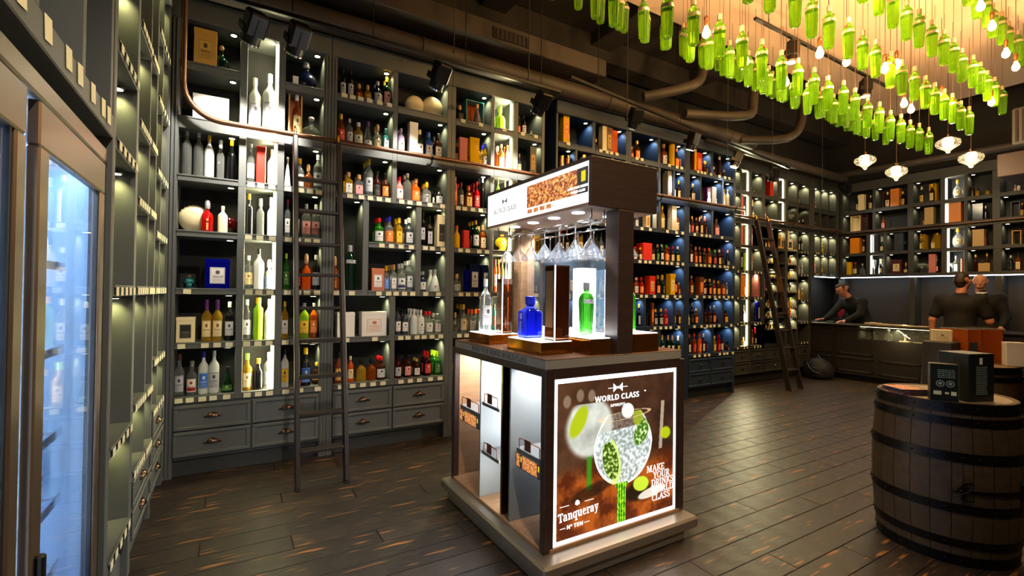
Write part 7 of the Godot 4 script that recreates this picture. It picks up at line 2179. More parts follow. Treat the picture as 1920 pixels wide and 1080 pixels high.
# ---------------------------------------------------------------- what stands on the shelves
func stock_shelves() -> void:
	var wall := Transform3D(Basis.IDENTITY, Vector3(0, 0, WALL_FRONT))
	var far := Transform3D(Basis.IDENTITY, Vector3(0, 0, FAR_FRONT))
	var till := Transform3D(Basis(Vector3.UP, -PI / 2), Vector3(RIGHT_FRONT, 0, 0))
	goods("box -0.207 0.289 0.151 wood - gold 0 0.13; dec -0.100 0.224 0.113 dkgreen cork - 0 0.07", 3.17, "top shelf, leftmost grey bay", wall)
	goods("box -0.162 0.202 0.239 white - - 0 0.13; dec -0.146 0.164 0.071 clear silver - 0 0.07", 2.745, "shelf over rail, leftmost grey bay", wall)
	goods("vod -0.316 0.373 0.065 clear silver - 0 0.07; vod -0.240 0.370 0.066 clear silver - 0 0.07; vod -0.170 0.350 0.067 frost gold - 0 0.07; sqr -0.094 0.325 0.065 clear clear - 0 0.07; wsk -0.018 0.352 0.063 black yellow - 0 0.07", 2.3, "shelf under rail, leftmost grey bay", wall)
	goods("shell -0.261 0.219 0.219 cream - - 0 0.17; jar -0.175 0.262 0.085 red silver gold 0 0.07; vod -0.071 0.222 0.069 cream cream - 0 0.07; shell -0.028 0.150 0.150 dkred - - 0 0.17", 1.877, "fourth shelf up, leftmost grey bay", wall)
	goods("case -0.291 0.179 0.138 black slate - 0 0.11; skull -0.287 0.106 0.091 teal - - 0 0.17; box -0.098 0.235 0.167 royal - white 0 0.13", 1.435, "third shelf up, leftmost grey bay", wall)
	goods("skull -0.315 0.154 0.114 clear - - 0 0.17; box -0.299 0.194 0.120 cream - black 0 0.13; bor -0.166 0.329 0.070 gold purple cream 0 0.07; bor -0.095 0.329 0.072 gold purple cream 0 0.07; vod -0.011 0.312 0.070 black white white 0 0.07", 1.02, "second shelf up, leftmost grey bay", wall)
	goods("wsk -0.335 0.325 0.067 clear brown silver 0 0.07; wsk -0.255 0.263 0.072 clear grey redbase 0 0.07; vod -0.180 0.333 0.070 frost royal blue 0 0.07; vod -0.110 0.338 0.071 frost silver silver 0 0.07; con -0.017 0.201 0.092 dkgreen black green 0 0.07", 0.61, "lowest shelf, leftmost grey bay", wall)
	goods("vod 0.140 0.438 0.093 frost white silver 0 0.07; vod 0.249 0.500 0.111 frost white silver 0 0.07", 2.745, "shelf over rail, first lit column", wall)
	goods("vod 0.118 0.332 0.061 clear silver print 0 0.07; box 0.191 0.311 0.067 redbox - - 0 0.13; vod 0.201 0.244 0.055 pink pink - 0 0.07; vod 0.275 0.310 0.068 frost gold - 0 0.07", 2.3, "shelf under rail, first lit column", wall)
	goods("vod 0.113 0.342 0.065 black yellow - 0 0.07; sqr 0.195 0.312 0.070 clear clear - 0 0.07; sqr 0.277 0.330 0.080 frost cream cream 0 0.07", 1.877, "fourth shelf up, first lit column", wall)
	goods("vod 0.117 0.277 0.072 clear clear cream 0 0.07; vod 0.190 0.338 0.078 white black - 0 0.07; jar 0.268 0.254 0.075 clear silver blue 0 0.07", 1.435, "third shelf up, first lit column", wall)
	goods("vod 0.112 0.334 0.068 clear clear white 0 0.07; tub 0.193 0.348 0.074 lime yellow - 0 0.07; vod 0.273 0.335 0.071 frost clear white 0 0.07", 1.02, "second shelf up, first lit column", wall)
	goods("wsk 0.120 0.300 0.076 gold lime cream 0 0.07; wsk 0.201 0.256 0.078 black gold - 0 0.07; vod 0.277 0.302 0.076 clear clear white 0 0.10", 0.61, "lowest shelf, first lit column", wall)
	goods("box 0.438 0.082 0.043 white - - 0 0.13; flat 0.532 0.263 0.175 navy silver - 0 0.22", 3.17, "top shelf, bay behind near ladder", wall)
	goods("case 0.446 0.390 0.109 wood copper - 0 0.11; wsk 0.457 0.379 0.072 amber white cream 0 0.17; dec 0.581 0.219 0.167 clear silver - 0 0.07", 2.745, "shelf over rail, bay behind near ladder", wall)
	goods("con 0.393 0.266 0.049 white white - 0 0.07; wsk 0.487 0.267 0.075 clear yellow white 0 0.07; jar 0.557 0.229 0.068 amber cork black 0 0.10; vod 0.634 0.323 0.078 clear silver white 0 0.07", 2.3, "shelf under rail, bay behind near ladder", wall)
	goods("vod 0.399 0.326 0.045 clear red white 0 0.07; vod 0.470 0.330 0.046 black silver white 0 0.07; vod 0.546 0.306 0.076 clear silver pink 0 0.07; vod 0.623 0.309 0.078 clear silver pink 0 0.10", 1.877, "fourth shelf up, bay behind near ladder", wall)
	goods("vod 0.396 0.310 0.053 green lime green 0 0.07; vod 0.482 0.273 0.054 dkred red red 0 0.07; jar 0.553 0.318 0.076 orange cork - 0 0.07; vod 0.631 0.308 0.069 black silver silver 0 0.07", 1.435, "third shelf up, bay behind near ladder", wall)
	goods("vod 0.391 0.318 0.057 gold yellow white 0 0.07; vod 0.543 0.304 0.080 lime silver yellow 0 0.07; vod 0.620 0.304 0.064 orange silver orange 0 0.07", 1.02, "second shelf up, bay behind near ladder", wall)
	goods("vod 0.398 0.321 0.061 frost black yellow 0 0.07; jar 0.505 0.156 0.042 pink gold pink 0 0.07; wsk 0.561 0.325 0.081 black yellow blue 0 0.13; flat 0.654 0.196 0.106 brown gold gold 0 0.22", 0.61, "lowest shelf, bay behind near ladder", wall)
	goods("vod 0.832 0.265 0.059 black black silver 1 0.07; vod 0.897 0.272 0.059 black black silver 1 0.07; jar 0.974 0.164 0.070 amber cork cream 0 0.07; jar 1.051 0.172 0.071 gold cork cream 0 0.07; wsk 1.141 0.224 0.081 navy silver silver 1 0.07; wsk 1.232 0.286 0.083 dkgreen gold pink 1 0.07", 3.17, "top shelf, bay right of ladder", wall)
	goods("wsk 0.820 0.278 0.077 amber gold red 0 0.07; vod 0.895 0.250 0.064 clear silver silver 0 0.07; wsk 0.975 0.231 0.083 gold white white 0 0.07; con 1.061 0.258 0.090 clear purple white 0 0.07; jar 1.147 0.250 0.072 clear cork cream 1 0.07; sqr 1.228 0.221 0.073 teal teal white 0 0.07", 2.745, "shelf over rail, bay right of ladder", wall)
	goods("sqr 0.893 0.210 0.091 gold cork white 1 0.07; sqr 0.987 0.199 0.097 clear cork pink 1 0.07; vod 1.074 0.357 0.081 clear gold silver 2 0.10; wsk 1.149 0.253 0.072 dkred black black 0 0.10; wsk 1.230 0.244 0.083 brown black orange 0 0.10", 2.3, "shelf under rail, bay right of ladder", wall)
	goods("wsk 1.176 0.244 0.091 green red white 2 0.07; wsk 1.271 0.263 0.083 clear royal orange 2 0.07; sqr 1.364 0.261 0.084 gold yellow yellow 2 0.07; wsk 1.465 0.266 0.086 slate white white 2 0.07", 1.877, "fourth shelf up, bay right of ladder", wall)
	goods("tub 1.604 0.336 0.051 black black silver 0 0.07; sqr 1.671 0.306 0.078 black black silver 1 0.07; box 1.784 0.319 0.097 cream - black 0 0.13", 1.877, "fourth shelf up, bay beside kiosk sign", wall)
	goods("jar 0.790 0.307 0.062 amber cork gold 0 0.07; gin 0.922 0.411 0.110 dkgreen silver silver 0 0.07; box 1.161 0.209 0.119 copper - white 0 0.13; sqr 1.250 0.240 0.068 clear gold blue 0 0.07; sqr 1.321 0.253 0.069 clear cork white 2 0.07; wsk 1.398 0.267 0.084 clear silver navyband 2 0.07; vod 1.476 0.298 0.071 clear silver white 2 0.10", 1.435, "third shelf up, bay right of ladder", wall)
	goods("wsk 1.613 0.198 0.062 navy silver white 1 0.07; con 1.740 0.223 0.110 frost silver white 2 0.07", 1.435, "third shelf up, bay beside kiosk sign", wall)
	goods("box 0.883 0.220 0.151 white - - 0 0.13; box 1.133 0.223 0.227 white - print 0 0.13", 1.02, "second shelf up, bay right of ladder", wall)
	goods("vod 1.368 0.259 0.059 slate black white 2 0.07; vod 1.436 0.243 0.065 slate black white 2 0.07; vod 1.526 0.247 0.071 frost white - 2 0.07; vod 1.597 0.237 0.072 frost white white 2 0.07; wsk 1.680 0.219 0.078 clear red white 1 0.10; sqr 1.770 0.197 0.090 clear grey print 1 0.10", 1.02, "second shelf up, bay beside kiosk sign", wall)
	goods("wsk 0.836 0.271 0.072 amber black gold 0 0.07; vod 0.938 0.232 0.055 orange cream cream 0 0.07; jar 1.033 0.207 0.088 gold black - 0 0.07; jar 1.124 0.206 0.085 amber black - 0 0.07; wsk 1.213 0.211 0.091 brown red white 1 0.07", 0.61, "lowest shelf, bay right of ladder", wall)
	goods("wsk 1.375 0.217 0.069 dkred black silver 1 0.07; wsk 1.469 0.222 0.075 brown black pink 1 0.07; wsk 1.561 0.175 0.066 brown gold white 1 0.07; bor 1.669 0.237 0.072 dkred red red 1 0.07; bor 1.775 0.231 0.073 green lime green 2 0.07", 0.61, "lowest shelf, bay beside kiosk sign", wall)
	goods("shell 1.524 0.197 0.197 cream - - 0 0.17; shell 1.706 0.224 0.224 cream - - 0 0.17", 3.17, "top shelf, bay beside kiosk sign", wall)
	goods("vod 1.373 0.253 0.070 lilac lilac white 1 0.07; box 1.482 0.318 0.082 white - - 0 0.13; wsk 1.559 0.273 0.072 dkgreen cream white 1 0.07; sqr 1.652 0.269 0.099 blue blue silver 0 0.07; sqr 1.753 0.272 0.100 brown black white 1 0.07", 2.745, "shelf over rail, bay beside kiosk sign", wall)
	goods("wsk 1.364 0.231 0.074 pink red white 1 0.07; vod 1.442 0.273 0.080 clear white - 1 0.07; wsk 1.528 0.233 0.086 orange cork orange 1 0.07; jar 1.638 0.221 0.093 clear gold white 1 0.07; wsk 1.767 0.185 0.084 black black white 1 0.07", 2.3, "shelf under rail, bay beside kiosk sign", wall)
	goods("jar 1.981 0.185 0.087 black cork - 0 0.07; case 2.157 0.265 0.211 teal orange - 0 0.11; con 2.184 0.239 0.102 clear cork - 0 0.17", 3.17, "top shelf, third grey unit", wall)
	goods("wsk 1.960 0.212 0.065 brown gold gold 0 0.07; box 2.007 0.264 0.087 pink - - 0 0.13; jar 2.054 0.162 0.082 amber black yellow 0 0.07; box 2.133 0.286 0.105 yellow - - 0 0.13; jar 2.145 0.183 0.066 gold cork yellow 0 0.07; jar 2.213 0.172 0.072 gold cork yellow 0 0.07; wsk 2.281 0.262 0.062 gold royal white 1 0.07", 2.745, "shelf over rail, third grey unit", wall)
	goods("tub 1.944 0.311 0.043 pink cork orange 0 0.07; vod 2.011 0.260 0.049 clear red white 1 0.07; sqr 2.095 0.238 0.093 amber orange gold 0 0.07; wsk 2.187 0.294 0.067 red red red 2 0.07; wsk 2.255 0.348 0.062 black silver - 1 0.07", 2.3, "shelf under rail, third grey unit", wall)
	goods("wsk 1.967 0.236 0.070 yellow orange - 0 0.07; box 2.052 0.189 0.062 redbox - - 0 0.13; jar 2.087 0.180 0.099 brown cork white 0 0.07; vod 2.181 0.309 0.072 dkgreen gold white 2 0.07; sqr 2.267 0.266 0.095 amber cork cream 1 0.07", 1.877, "fourth shelf up, third grey unit", wall)
	goods("jar 1.977 0.188 0.086 clear cork white 0 0.07; box 2.064 0.221 0.041 royal - - 0 0.13; box 2.155 0.291 0.116 navy - silver 0 0.13; box 2.287 0.285 0.092 navy - silver 0 0.13", 1.435, "third shelf up, third grey unit", wall)
	goods("jar 1.965 0.212 0.054 clear cork black 0 0.07; wsk 2.053 0.288 0.071 clear yellow cream 2 0.07; sqr 2.145 0.238 0.077 clear orange silver 1 0.07; sqr 2.232 0.238 0.072 clear orange silver 1 0.07", 1.02, "second shelf up, third grey unit", wall)
	goods("wsk 2.001 0.187 0.070 amber gold cream 1 0.07; wsk 2.097 0.198 0.071 gold cork white 1 0.07; wsk 2.202 0.159 0.072 brown black cream 1 0.07; wsk 2.295 0.176 0.067 amber gold gold 0 0.07", 0.61, "lowest shelf, third grey unit", wall)
	goods("jar 2.462 0.283 0.115 lime lime - 0 0.07", 3.17, "top shelf, lit column beside navy", wall)
	goods("vod 2.416 0.251 0.046 amber pink - 0 0.07; vod 2.475 0.290 0.069 gold cream cream 1 0.07; vod 2.554 0.292 0.064 pink orange cream 1 0.07", 2.745, "shelf over rail, lit column beside navy", wall)
	goods("vod 2.441 0.356 0.051 lime cork cream 0 0.07; vod 2.527 0.351 0.052 clear cork white 0 0.07", 2.3, "shelf under rail, lit column beside navy", wall)
	goods("skull 2.532 0.195 0.152 yellow - - 0 0.17", 1.877, "fourth shelf up, lit column beside navy", wall)
	goods("tub 2.421 0.356 0.034 orange red white 0 0.07; tub 2.460 0.358 0.034 orange yellow white 0 0.07; tub 2.506 0.343 0.034 gold black black 1 0.07; tub 2.553 0.328 0.035 clear black white 1 0.07", 1.435, "third shelf up, lit column beside navy", wall)
	goods("tub 2.415 0.293 0.034 teal black red 0 0.07; tub 2.454 0.282 0.034 clear red red 0 0.07; vod 2.520 0.270 0.052 clear cork white 1 0.07", 1.02, "second shelf up, lit column beside navy", wall)
	goods("vod 2.449 0.190 0.051 amber cork cream 0 0.07; vod 2.541 0.174 0.058 gold cork white 0 0.07", 0.61, "lowest shelf, lit column beside navy", wall)
	goods("wsk 2.692 0.215 0.041 brown black orange 0 0.07; vod 2.754 0.234 0.059 black black white 0 0.07; jar 2.855 0.080 0.060 clear silver - 0 0.07", 3.17, "top shelf, last bay before navy", wall)
	goods("wsk 2.705 0.224 0.047 clear cork cream 0 0.07; box 2.854 0.317 0.085 slate - gold 0 0.13; sqr 2.861 0.287 0.092 royal white white 0 0.22; jar 2.874 0.197 0.078 brown copper gold 0 0.07", 2.745, "shelf over rail, last bay before navy", wall)
	goods("vod 2.765 0.341 0.059 clear white white 1 0.07; vod 2.864 0.354 0.060 amber gold cream 1 0.07", 2.3, "shelf under rail, last bay before navy", wall)
	goods("box 2.847 0.184 0.054 yellow - black 0 0.13; box 2.918 0.189 0.055 yellow - black 0 0.13; wsk 2.951 0.156 0.054 black gold silver 0 0.07", 1.877, "fourth shelf up, last bay before navy", wall)
	goods("jar 2.802 0.144 0.065 clear silver - 0 0.07; jar 2.885 0.223 0.083 clear clear silver 0 0.07; wsk 2.965 0.178 0.060 clear cork white 0 0.07", 1.435, "third shelf up, last bay before navy", wall)
	goods("jar 2.805 0.317 0.059 gold gold yellow 0 0.07; vod 2.890 0.281 0.054 clear cork silver 1 0.07; vod 2.962 0.293 0.054 amber gold cream 0 0.07", 1.02, "second shelf up, last bay before navy", wall)
	goods("wsk 2.799 0.172 0.059 amber gold cream 0 0.07; wsk 2.898 0.167 0.060 brown black cream 0 0.07", 0.61, "lowest shelf, last bay before navy", wall)
	goods("box 3.310 0.354 0.086 yellow - orange 0 0.13; wsk 3.352 0.299 0.075 black white white 0 0.07; jar 3.801 0.166 0.038 black gold - 0 0.07; box 3.903 0.321 0.088 cream - - 0 0.13; box 3.973 0.321 0.097 brownbox - gold 0 0.13; box 4.062 0.297 0.091 orange - - 0 0.13; wsk 4.069 0.261 0.078 black gold cream 0 0.07", 3.17, "top shelf, navy unit behind kiosk", wall)
	goods("tin 3.279 0.293 0.068 copper - white 0 0.10; tin 3.373 0.308 0.062 copper - white 0 0.10; tin 3.605 0.358 0.102 silver - white 0 0.10; wsk 3.882 0.336 0.058 amber gold cream 0 0.07; wsk 4.145 0.343 0.059 brown black cream 0 0.07", 2.745, "shelf over rail, navy unit behind kiosk", wall)
	goods("wsk 3.308 0.411 0.062 amber gold cream 1 0.07; wsk 3.449 0.429 0.062 brown cork cream 1 0.07; wsk 3.602 0.417 0.063 dkred red cream 0 0.07; wsk 3.750 0.449 0.070 amber gold white 1 0.07; wsk 3.903 0.455 0.064 amber black cream 0 0.07; wsk 4.060 0.475 0.065 gold cork cream 1 0.07; wsk 4.204 0.480 0.066 brown black gold 0 0.07", 2.3, "shelf under rail, navy unit behind kiosk", wall)
	goods("bor 3.277 0.290 0.049 dkred red gold 0 0.07; bor 3.370 0.310 0.050 black copper white 0 0.07; tin 3.553 0.264 0.126 gold - cream 0 0.10; wsk 3.758 0.321 0.077 clear black white 1 0.07; wsk 3.894 0.312 0.071 clear black white 1 0.07; wsk 4.051 0.298 0.071 amber black cream 0 0.07; wsk 4.202 0.323 0.072 amber gold cream 0 0.07", 1.877, "fourth shelf up, navy unit behind kiosk", wall)
	goods("wsk 3.239 0.173 0.061 orange black redbase 0 0.07; wsk 3.345 0.313 0.056 dkred red cream 0 0.07; wsk 3.438 0.329 0.056 brown maroon cream 0 0.07; sqr 3.551 0.277 0.107 gold cork cream 0 0.07; wsk 3.682 0.217 0.057 orange orange orange 0 0.07; wsk 3.791 0.214 0.070 clear silver white 0 0.07; jar 3.901 0.217 0.084 grey silver cream 1 0.07; wsk 4.058 0.209 0.071 amber gold cream 1 0.07; wsk 4.201 0.199 0.079 slate silver silver 0 0.07", 1.435, "third shelf up, navy unit behind kiosk", wall)
	goods("vod 3.251 0.262 0.055 pink black redbase 0 0.07; wsk 3.367 0.261 0.062 black copper white 0 0.07; wsk 3.838 0.259 0.064 black gold white 0 0.07; wsk 3.958 0.239 0.065 brown black white 0 0.07; wsk 4.098 0.245 0.072 amber gold cream 0 0.07; wsk 4.215 0.245 0.066 slate silver silver 0 0.07", 1.02, "second shelf up, navy unit behind kiosk", wall)
	goods("wsk 3.318 0.268 0.068 brown gold cream 0 0.07; wsk 3.595 0.257 0.069 amber gold cream 0 0.07; wsk 4.016 0.240 0.071 brown black cream 0 0.07", 0.61, "lowest shelf, navy unit behind kiosk", wall)
	goods("wsk 4.400 0.163 0.046 amber cork orange 0 0.07; wsk 4.493 0.256 0.080 brown gold orange 0 0.07; wsk 5.000 0.302 0.103 amber cork white 0 0.07; tin 5.150 0.358 0.083 yellow - - 0 0.10; wsk 5.244 0.285 0.076 black copper orange 0 0.07; vod 5.335 0.204 0.049 copper black white 0 0.10", 3.17, "top shelf, middle navy unit", wall)
	goods("box 4.570 0.246 0.082 white - - 0 0.13; wsk 4.752 0.259 0.061 amber black cream 0 0.07; box 5.073 0.411 0.107 grey - white 0 0.13; wsk 5.196 0.269 0.055 black cream white 0 0.07; wsk 5.293 0.267 0.062 brown gold cream 0 0.07", 2.745, "shelf over rail, middle navy unit", wall)
	goods("wsk 4.496 0.198 0.053 clear silver white 0 0.07; box 4.654 0.208 0.075 cream - gold 0 0.13; jar 4.680 0.174 0.067 brown black cream 0 0.07; box 4.843 0.241 0.077 cream - white 0 0.13; wsk 4.970 0.345 0.075 gold gold cream 0 0.07; box 5.153 0.382 0.090 white - - 0 0.13; wsk 5.169 0.279 0.062 amber black cream 0 0.07; wsk 5.266 0.274 0.062 amber black cream 1 0.07; wsk 5.354 0.179 0.035 brown black white 0 0.07", 2.3, "shelf under rail, middle navy unit", wall)
	goods("wsk 4.473 0.178 0.060 amber red white 1 0.07; wsk 4.569 0.170 0.074 brown yellow cream 0 0.07; box 4.650 0.228 0.158 redbox - - 0 0.13; wsk 4.685 0.205 0.067 brown yellow cream 0 0.07; wsk 4.794 0.197 0.068 brown black cream 1 0.07; wsk 4.885 0.231 0.061 dkgreen cork green 0 0.07; vod 4.966 0.237 0.061 black white white 0 0.07; wsk 5.059 0.235 0.069 amber green orange 1 0.07; wsk 5.176 0.221 0.062 brown red cream 1 0.07; wsk 5.283 0.227 0.069 dkgreen white yellow 0 0.07", 1.877, "fourth shelf up, middle navy unit", wall)
	goods("wsk 4.497 0.221 0.067 amber white white 1 0.07; wsk 4.593 0.224 0.067 red red orange 1 0.07; box 4.744 0.243 0.101 redbox - gold 0 0.13; wsk 4.799 0.258 0.081 black black black 0 0.07; wsk 4.900 0.254 0.068 brown gold orange 1 0.07; jar 4.982 0.270 0.082 dkgreen gold yellow 1 0.07; box 5.133 0.284 0.090 yellow - cream 0 0.13; wsk 5.149 0.261 0.062 dkgreen black green 0 0.07; vod 5.234 0.285 0.062 brown white orange 1 0.07; wsk 5.322 0.170 0.056 amber cork orange 0 0.07", 1.435, "third shelf up, middle navy unit", wall)
	goods("wsk 4.559 0.291 0.060 black gold white 0 0.07; box 4.755 0.304 0.042 brownbox - orange 0 0.13; jar 4.776 0.186 0.054 black silver silver 0 0.07; wsk 4.858 0.219 0.068 black yellow silver 1 0.10; wsk 4.960 0.226 0.075 black yellow silver 0 0.10; wsk 5.053 0.218 0.076 red red red 0 0.10; vod 5.207 0.240 0.048 black black blue 0 0.07; wsk 5.326 0.239 0.076 brown brown yellow 1 0.07", 1.02, "second shelf up, middle navy unit", wall)
	goods("wsk 4.613 0.271 0.060 brown gold cream 0 0.07; wsk 4.741 0.245 0.061 amber black cream 0 0.07; bor 4.992 0.285 0.061 dkgreen cream white 0 0.07; bor 5.106 0.281 0.062 dkgreen cream white 0 0.07; bor 5.191 0.271 0.062 dkgreen cream white 0 0.07; bor 5.309 0.260 0.062 dkgreen cream yellow 0 0.07", 0.61, "lowest shelf, middle navy unit", wall)
	goods("box 5.583 0.357 0.029 yellow - - 0 0.13; box 5.664 0.279 0.108 redbox - orange 0 0.13; wsk 5.726 0.205 0.057 brown white white 0 0.07; jar 5.855 0.210 0.093 brown gold yellow 0 0.07; jar 6.048 0.154 0.050 brown silver - 0 0.07; con 6.182 0.332 0.087 brown cream - 0 0.07; jar 6.284 0.141 0.065 brown silver - 0 0.07", 3.17, "top shelf, right-hand navy unit", wall)
	goods("wsk 5.516 0.131 0.035 brown cream white 0 0.07; wsk 5.582 0.260 0.077 black cream white 0 0.07; box 5.874 0.240 0.081 purple - white 0 0.13; box 5.988 0.262 0.103 grey - - 0 0.13; vod 5.992 0.266 0.057 amber black white 0 0.07; wsk 6.077 0.215 0.057 brown black white 0 0.07; vod 6.288 0.280 0.051 cream gold white 0 0.07; vod 6.377 0.283 0.051 cream gold white 0 0.07", 2.745, "shelf over rail, right-hand navy unit", wall)
	goods("vod 5.521 0.172 0.028 white white - 0 0.07; wsk 5.576 0.252 0.056 brown gold red 1 0.07; wsk 5.667 0.238 0.063 brown cork redbase 1 0.07; wsk 5.771 0.278 0.064 brown gold cream 0 0.07; jar 5.853 0.278 0.078 brown pink white 1 0.07; wsk 6.119 0.264 0.101 maroon brown pink 0 0.07", 2.3, "shelf under rail, right-hand navy unit", wall)
	goods("wsk 5.558 0.282 0.063 brown maroon white 1 0.07; wsk 5.661 0.243 0.056 amber pink orange 0 0.07; wsk 5.742 0.248 0.057 brown copper orange 1 0.07; wsk 5.836 0.238 0.064 black brown black 1 0.07; wsk 5.954 0.245 0.071 amber orange orange 1 0.07; wsk 6.075 0.229 0.065 dkgreen green red 1 0.07; wsk 6.186 0.236 0.065 brown cream cream 1 0.07; wsk 6.261 0.256 0.051 dkred purple black 1 0.07; con 6.387 0.239 0.065 black pink silver 0 0.07", 1.877, "fourth shelf up, right-hand navy unit", wall)
	goods("vod 5.575 0.274 0.056 amber cork cream 1 0.07; box 5.732 0.257 0.089 copper - orange 0 0.13; wsk 5.759 0.218 0.057 black gold white 0 0.07; wsk 5.853 0.220 0.057 brown cream white 1 0.07; wsk 5.972 0.239 0.064 black gold orange 1 0.07; wsk 6.069 0.218 0.064 amber gold cream 1 0.07; wsk 6.167 0.213 0.065 brown gold yellow 1 0.07; wsk 6.279 0.231 0.065 amber black orange 1 0.07; vod 6.368 0.194 0.036 clear cork white 0 0.07; vod 6.432 0.163 0.036 clear white white 0 0.07", 1.435, "third shelf up, right-hand navy unit", wall)
	goods("vod 5.526 0.141 0.028 cream white cream 0 0.07; wsk 5.591 0.306 0.063 black silver black 0 0.07; wsk 5.683 0.230 0.063 brown cork orange 0 0.07; vod 5.799 0.214 0.050 pink copper pink 0 0.07; wsk 5.881 0.244 0.057 brown black black 0 0.07; wsk 5.965 0.252 0.057 brown black black 1 0.07; wsk 6.073 0.259 0.064 brown silver orange 1 0.07; jar 6.161 0.102 0.050 black white white 0 0.07; wsk 6.347 0.210 0.072 brown black yellow 1 0.07", 1.02, "second shelf up, right-hand navy unit", wall)
	goods("wsk 5.540 0.274 0.049 brown orange white 0 0.07; wsk 5.642 0.293 0.063 amber orange red 0 0.07; wsk 5.757 0.290 0.064 orange orange orange 0 0.07; wsk 5.846 0.271 0.050 brown cream white 0 0.07; wsk 5.934 0.253 0.057 black black red 0 0.07; wsk 6.091 0.232 0.057 gold cream cream 1 0.07; wsk 6.189 0.244 0.058 red red red 0 0.07; wsk 6.263 0.242 0.050 brown black white 0 0.07; jar 6.391 0.142 0.072 brown black white 0 0.07", 0.61, "lowest shelf, right-hand navy unit", wall)
	goods("box 7.177 0.385 0.061 pink - - 0 0.13", 2.70, "shelf over rail, first dark column", far, true)
	goods("wsk 7.239 0.285 0.040 amber cream yellow 0 0.07; vod 7.312 0.222 0.032 gold cream cream 0 0.07", 2.70, "shelf over rail, second dark column", far, true)
	goods("chm 7.540 0.363 0.056 black cream cream 0 0.07", 2.70, "shelf over rail, third dark column", far, true)
	goods("jar 7.576 0.071 0.040 amber gold - 0 0.07", 3.15, "top shelf, third dark column", far, true)
	goods("box 8.013 0.303 0.095 redbox - - 0 0.13", 3.15, "top shelf, fourth dark column", far, true)
	goods("vod 7.902 0.284 0.032 gold cream cream 0 0.07", 2.70, "shelf over rail, fourth dark column", far, true)
	goods("coupe 8.653 0.218 0.050 clear - - 0 0.07", 2.70, "shelf over rail, sixth dark column", far, true)
	goods("vod 8.947 0.199 0.025 brown gold gold 0 0.07", 3.13, "top shelf, seventh dark column", far, true)
	goods("jar 8.979 0.141 0.050 amber silver cream 0 0.07; jar 9.105 0.172 0.059 brown silver cream 0 0.07", 2.70, "shelf over rail, seventh dark column", far, true)
	goods("vod 9.530 0.146 0.026 amber cream white 0 0.07", 3.10, "top shelf, eighth dark column", far, true)
	goods("vod 9.534 0.150 0.034 amber cork white 0 0.07", 2.70, "shelf over rail, eighth dark column", far, true)
	goods("box 7.176 0.319 0.061 pink - - 0 0.13", 2.27, "shelf under rail, first dark column", far, true)
	goods("box 7.364 0.326 0.062 cream - - 0 0.13", 2.27, "shelf under rail, second dark column", far, true)
	goods("tub 7.522 0.425 0.032 pink pink white 0 0.07", 2.24, "shelf under rail, third dark column", far, true)
	goods("box 7.181 0.306 0.061 black - silver 0 0.13", 1.85, "fourth shelf up, first dark column", far, true)
	goods("box 7.384 0.299 0.087 lime - - 0 0.13", 1.85, "fourth shelf up, second dark column", far, true)
	goods("tub 7.527 0.398 0.032 pink pink white 0 0.07", 1.80, "fourth shelf up, third dark column", far, true)
	goods("box 7.199 0.356 0.098 amberbox - - 0 0.13", 1.42, "third shelf up, first dark column", far, true)
	goods("wsk 7.355 0.324 0.048 brown red cream 0 0.07; box 7.387 0.424 0.062 redbox - cream 0 0.13", 1.42, "third shelf up, second dark column", far, true)
	goods("box 7.734 0.372 0.196 pink - silver 0 0.13", 1.42, "third shelf up, third dark column", far, true)
	goods("wsk 7.317 0.282 0.056 brown black white 0 0.07", 1.0, "second shelf up, second dark column", far, true)
	goods("vod 7.644 0.237 0.040 navy black white 0 0.07; box 7.663 0.335 0.065 royal - white 0 0.13; vod 7.704 0.300 0.040 navy gold cream 0 0.07", 1.0, "second shelf up, third dark column", far, true)
	goods("jar 7.308 0.143 0.055 gold cork cream 0 0.07", 0.61, "lowest shelf, second dark column", far, true)
	goods("wsk 7.557 0.268 0.040 amber cork cream 0 0.07; chm 7.633 0.293 0.056 black red cream 0 0.07; wsk 7.755 0.217 0.040 dkgreen black cream 0 0.07", 0.61, "lowest shelf, third dark column", far, true)
	goods("box 8.250 0.248 0.098 wood - black 0 0.13; box 8.349 0.207 0.085 wood - black 0 0.13", 2.27, "shelf under rail, fifth dark column", far, true)
	goods("wsk 7.924 0.181 0.041 brown black cream 0 0.07; wsk 8.019 0.187 0.041 amber gold gold 0 0.07; jar 8.131 0.195 0.041 gold cork cream 0 0.07", 2.27, "eighth shelf up, fourth dark column", far, true)
	goods("wsk 7.928 0.071 0.041 brown black cream 0 0.07; wsk 8.023 0.076 0.041 amber gold gold 0 0.07; jar 8.135 0.081 0.041 gold cork cream 0 0.07", 2.02, "seventh shelf up, fourth dark column", far, true)
	goods("wsk 7.931 0.063 0.041 brown black cream 0 0.07; wsk 8.026 0.067 0.041 amber gold gold 0 0.07; jar 8.138 0.070 0.041 gold cork cream 0 0.07", 1.77, "sixth shelf up, fourth dark column", far, true)
	goods("wsk 7.934 0.073 0.041 brown black cream 0 0.07; wsk 8.029 0.075 0.041 amber gold gold 0 0.07; jar 8.141 0.077 0.041 gold cork cream 0 0.07", 1.53, "fifth shelf up, fourth dark column", far, true)
	goods("wsk 7.936 0.113 0.041 brown black cream 0 0.07; wsk 8.031 0.114 0.041 amber gold gold 0 0.07; jar 8.144 0.114 0.041 gold cork cream 0 0.07", 1.26, "fourth shelf up, fourth dark column", far, true)
	goods("wsk 7.938 0.091 0.041 brown black cream 0 0.07; wsk 8.033 0.090 0.041 amber gold gold 0 0.07; jar 8.146 0.089 0.041 gold cork cream 0 0.07", 1.08, "third shelf up, fourth dark column", far, true)
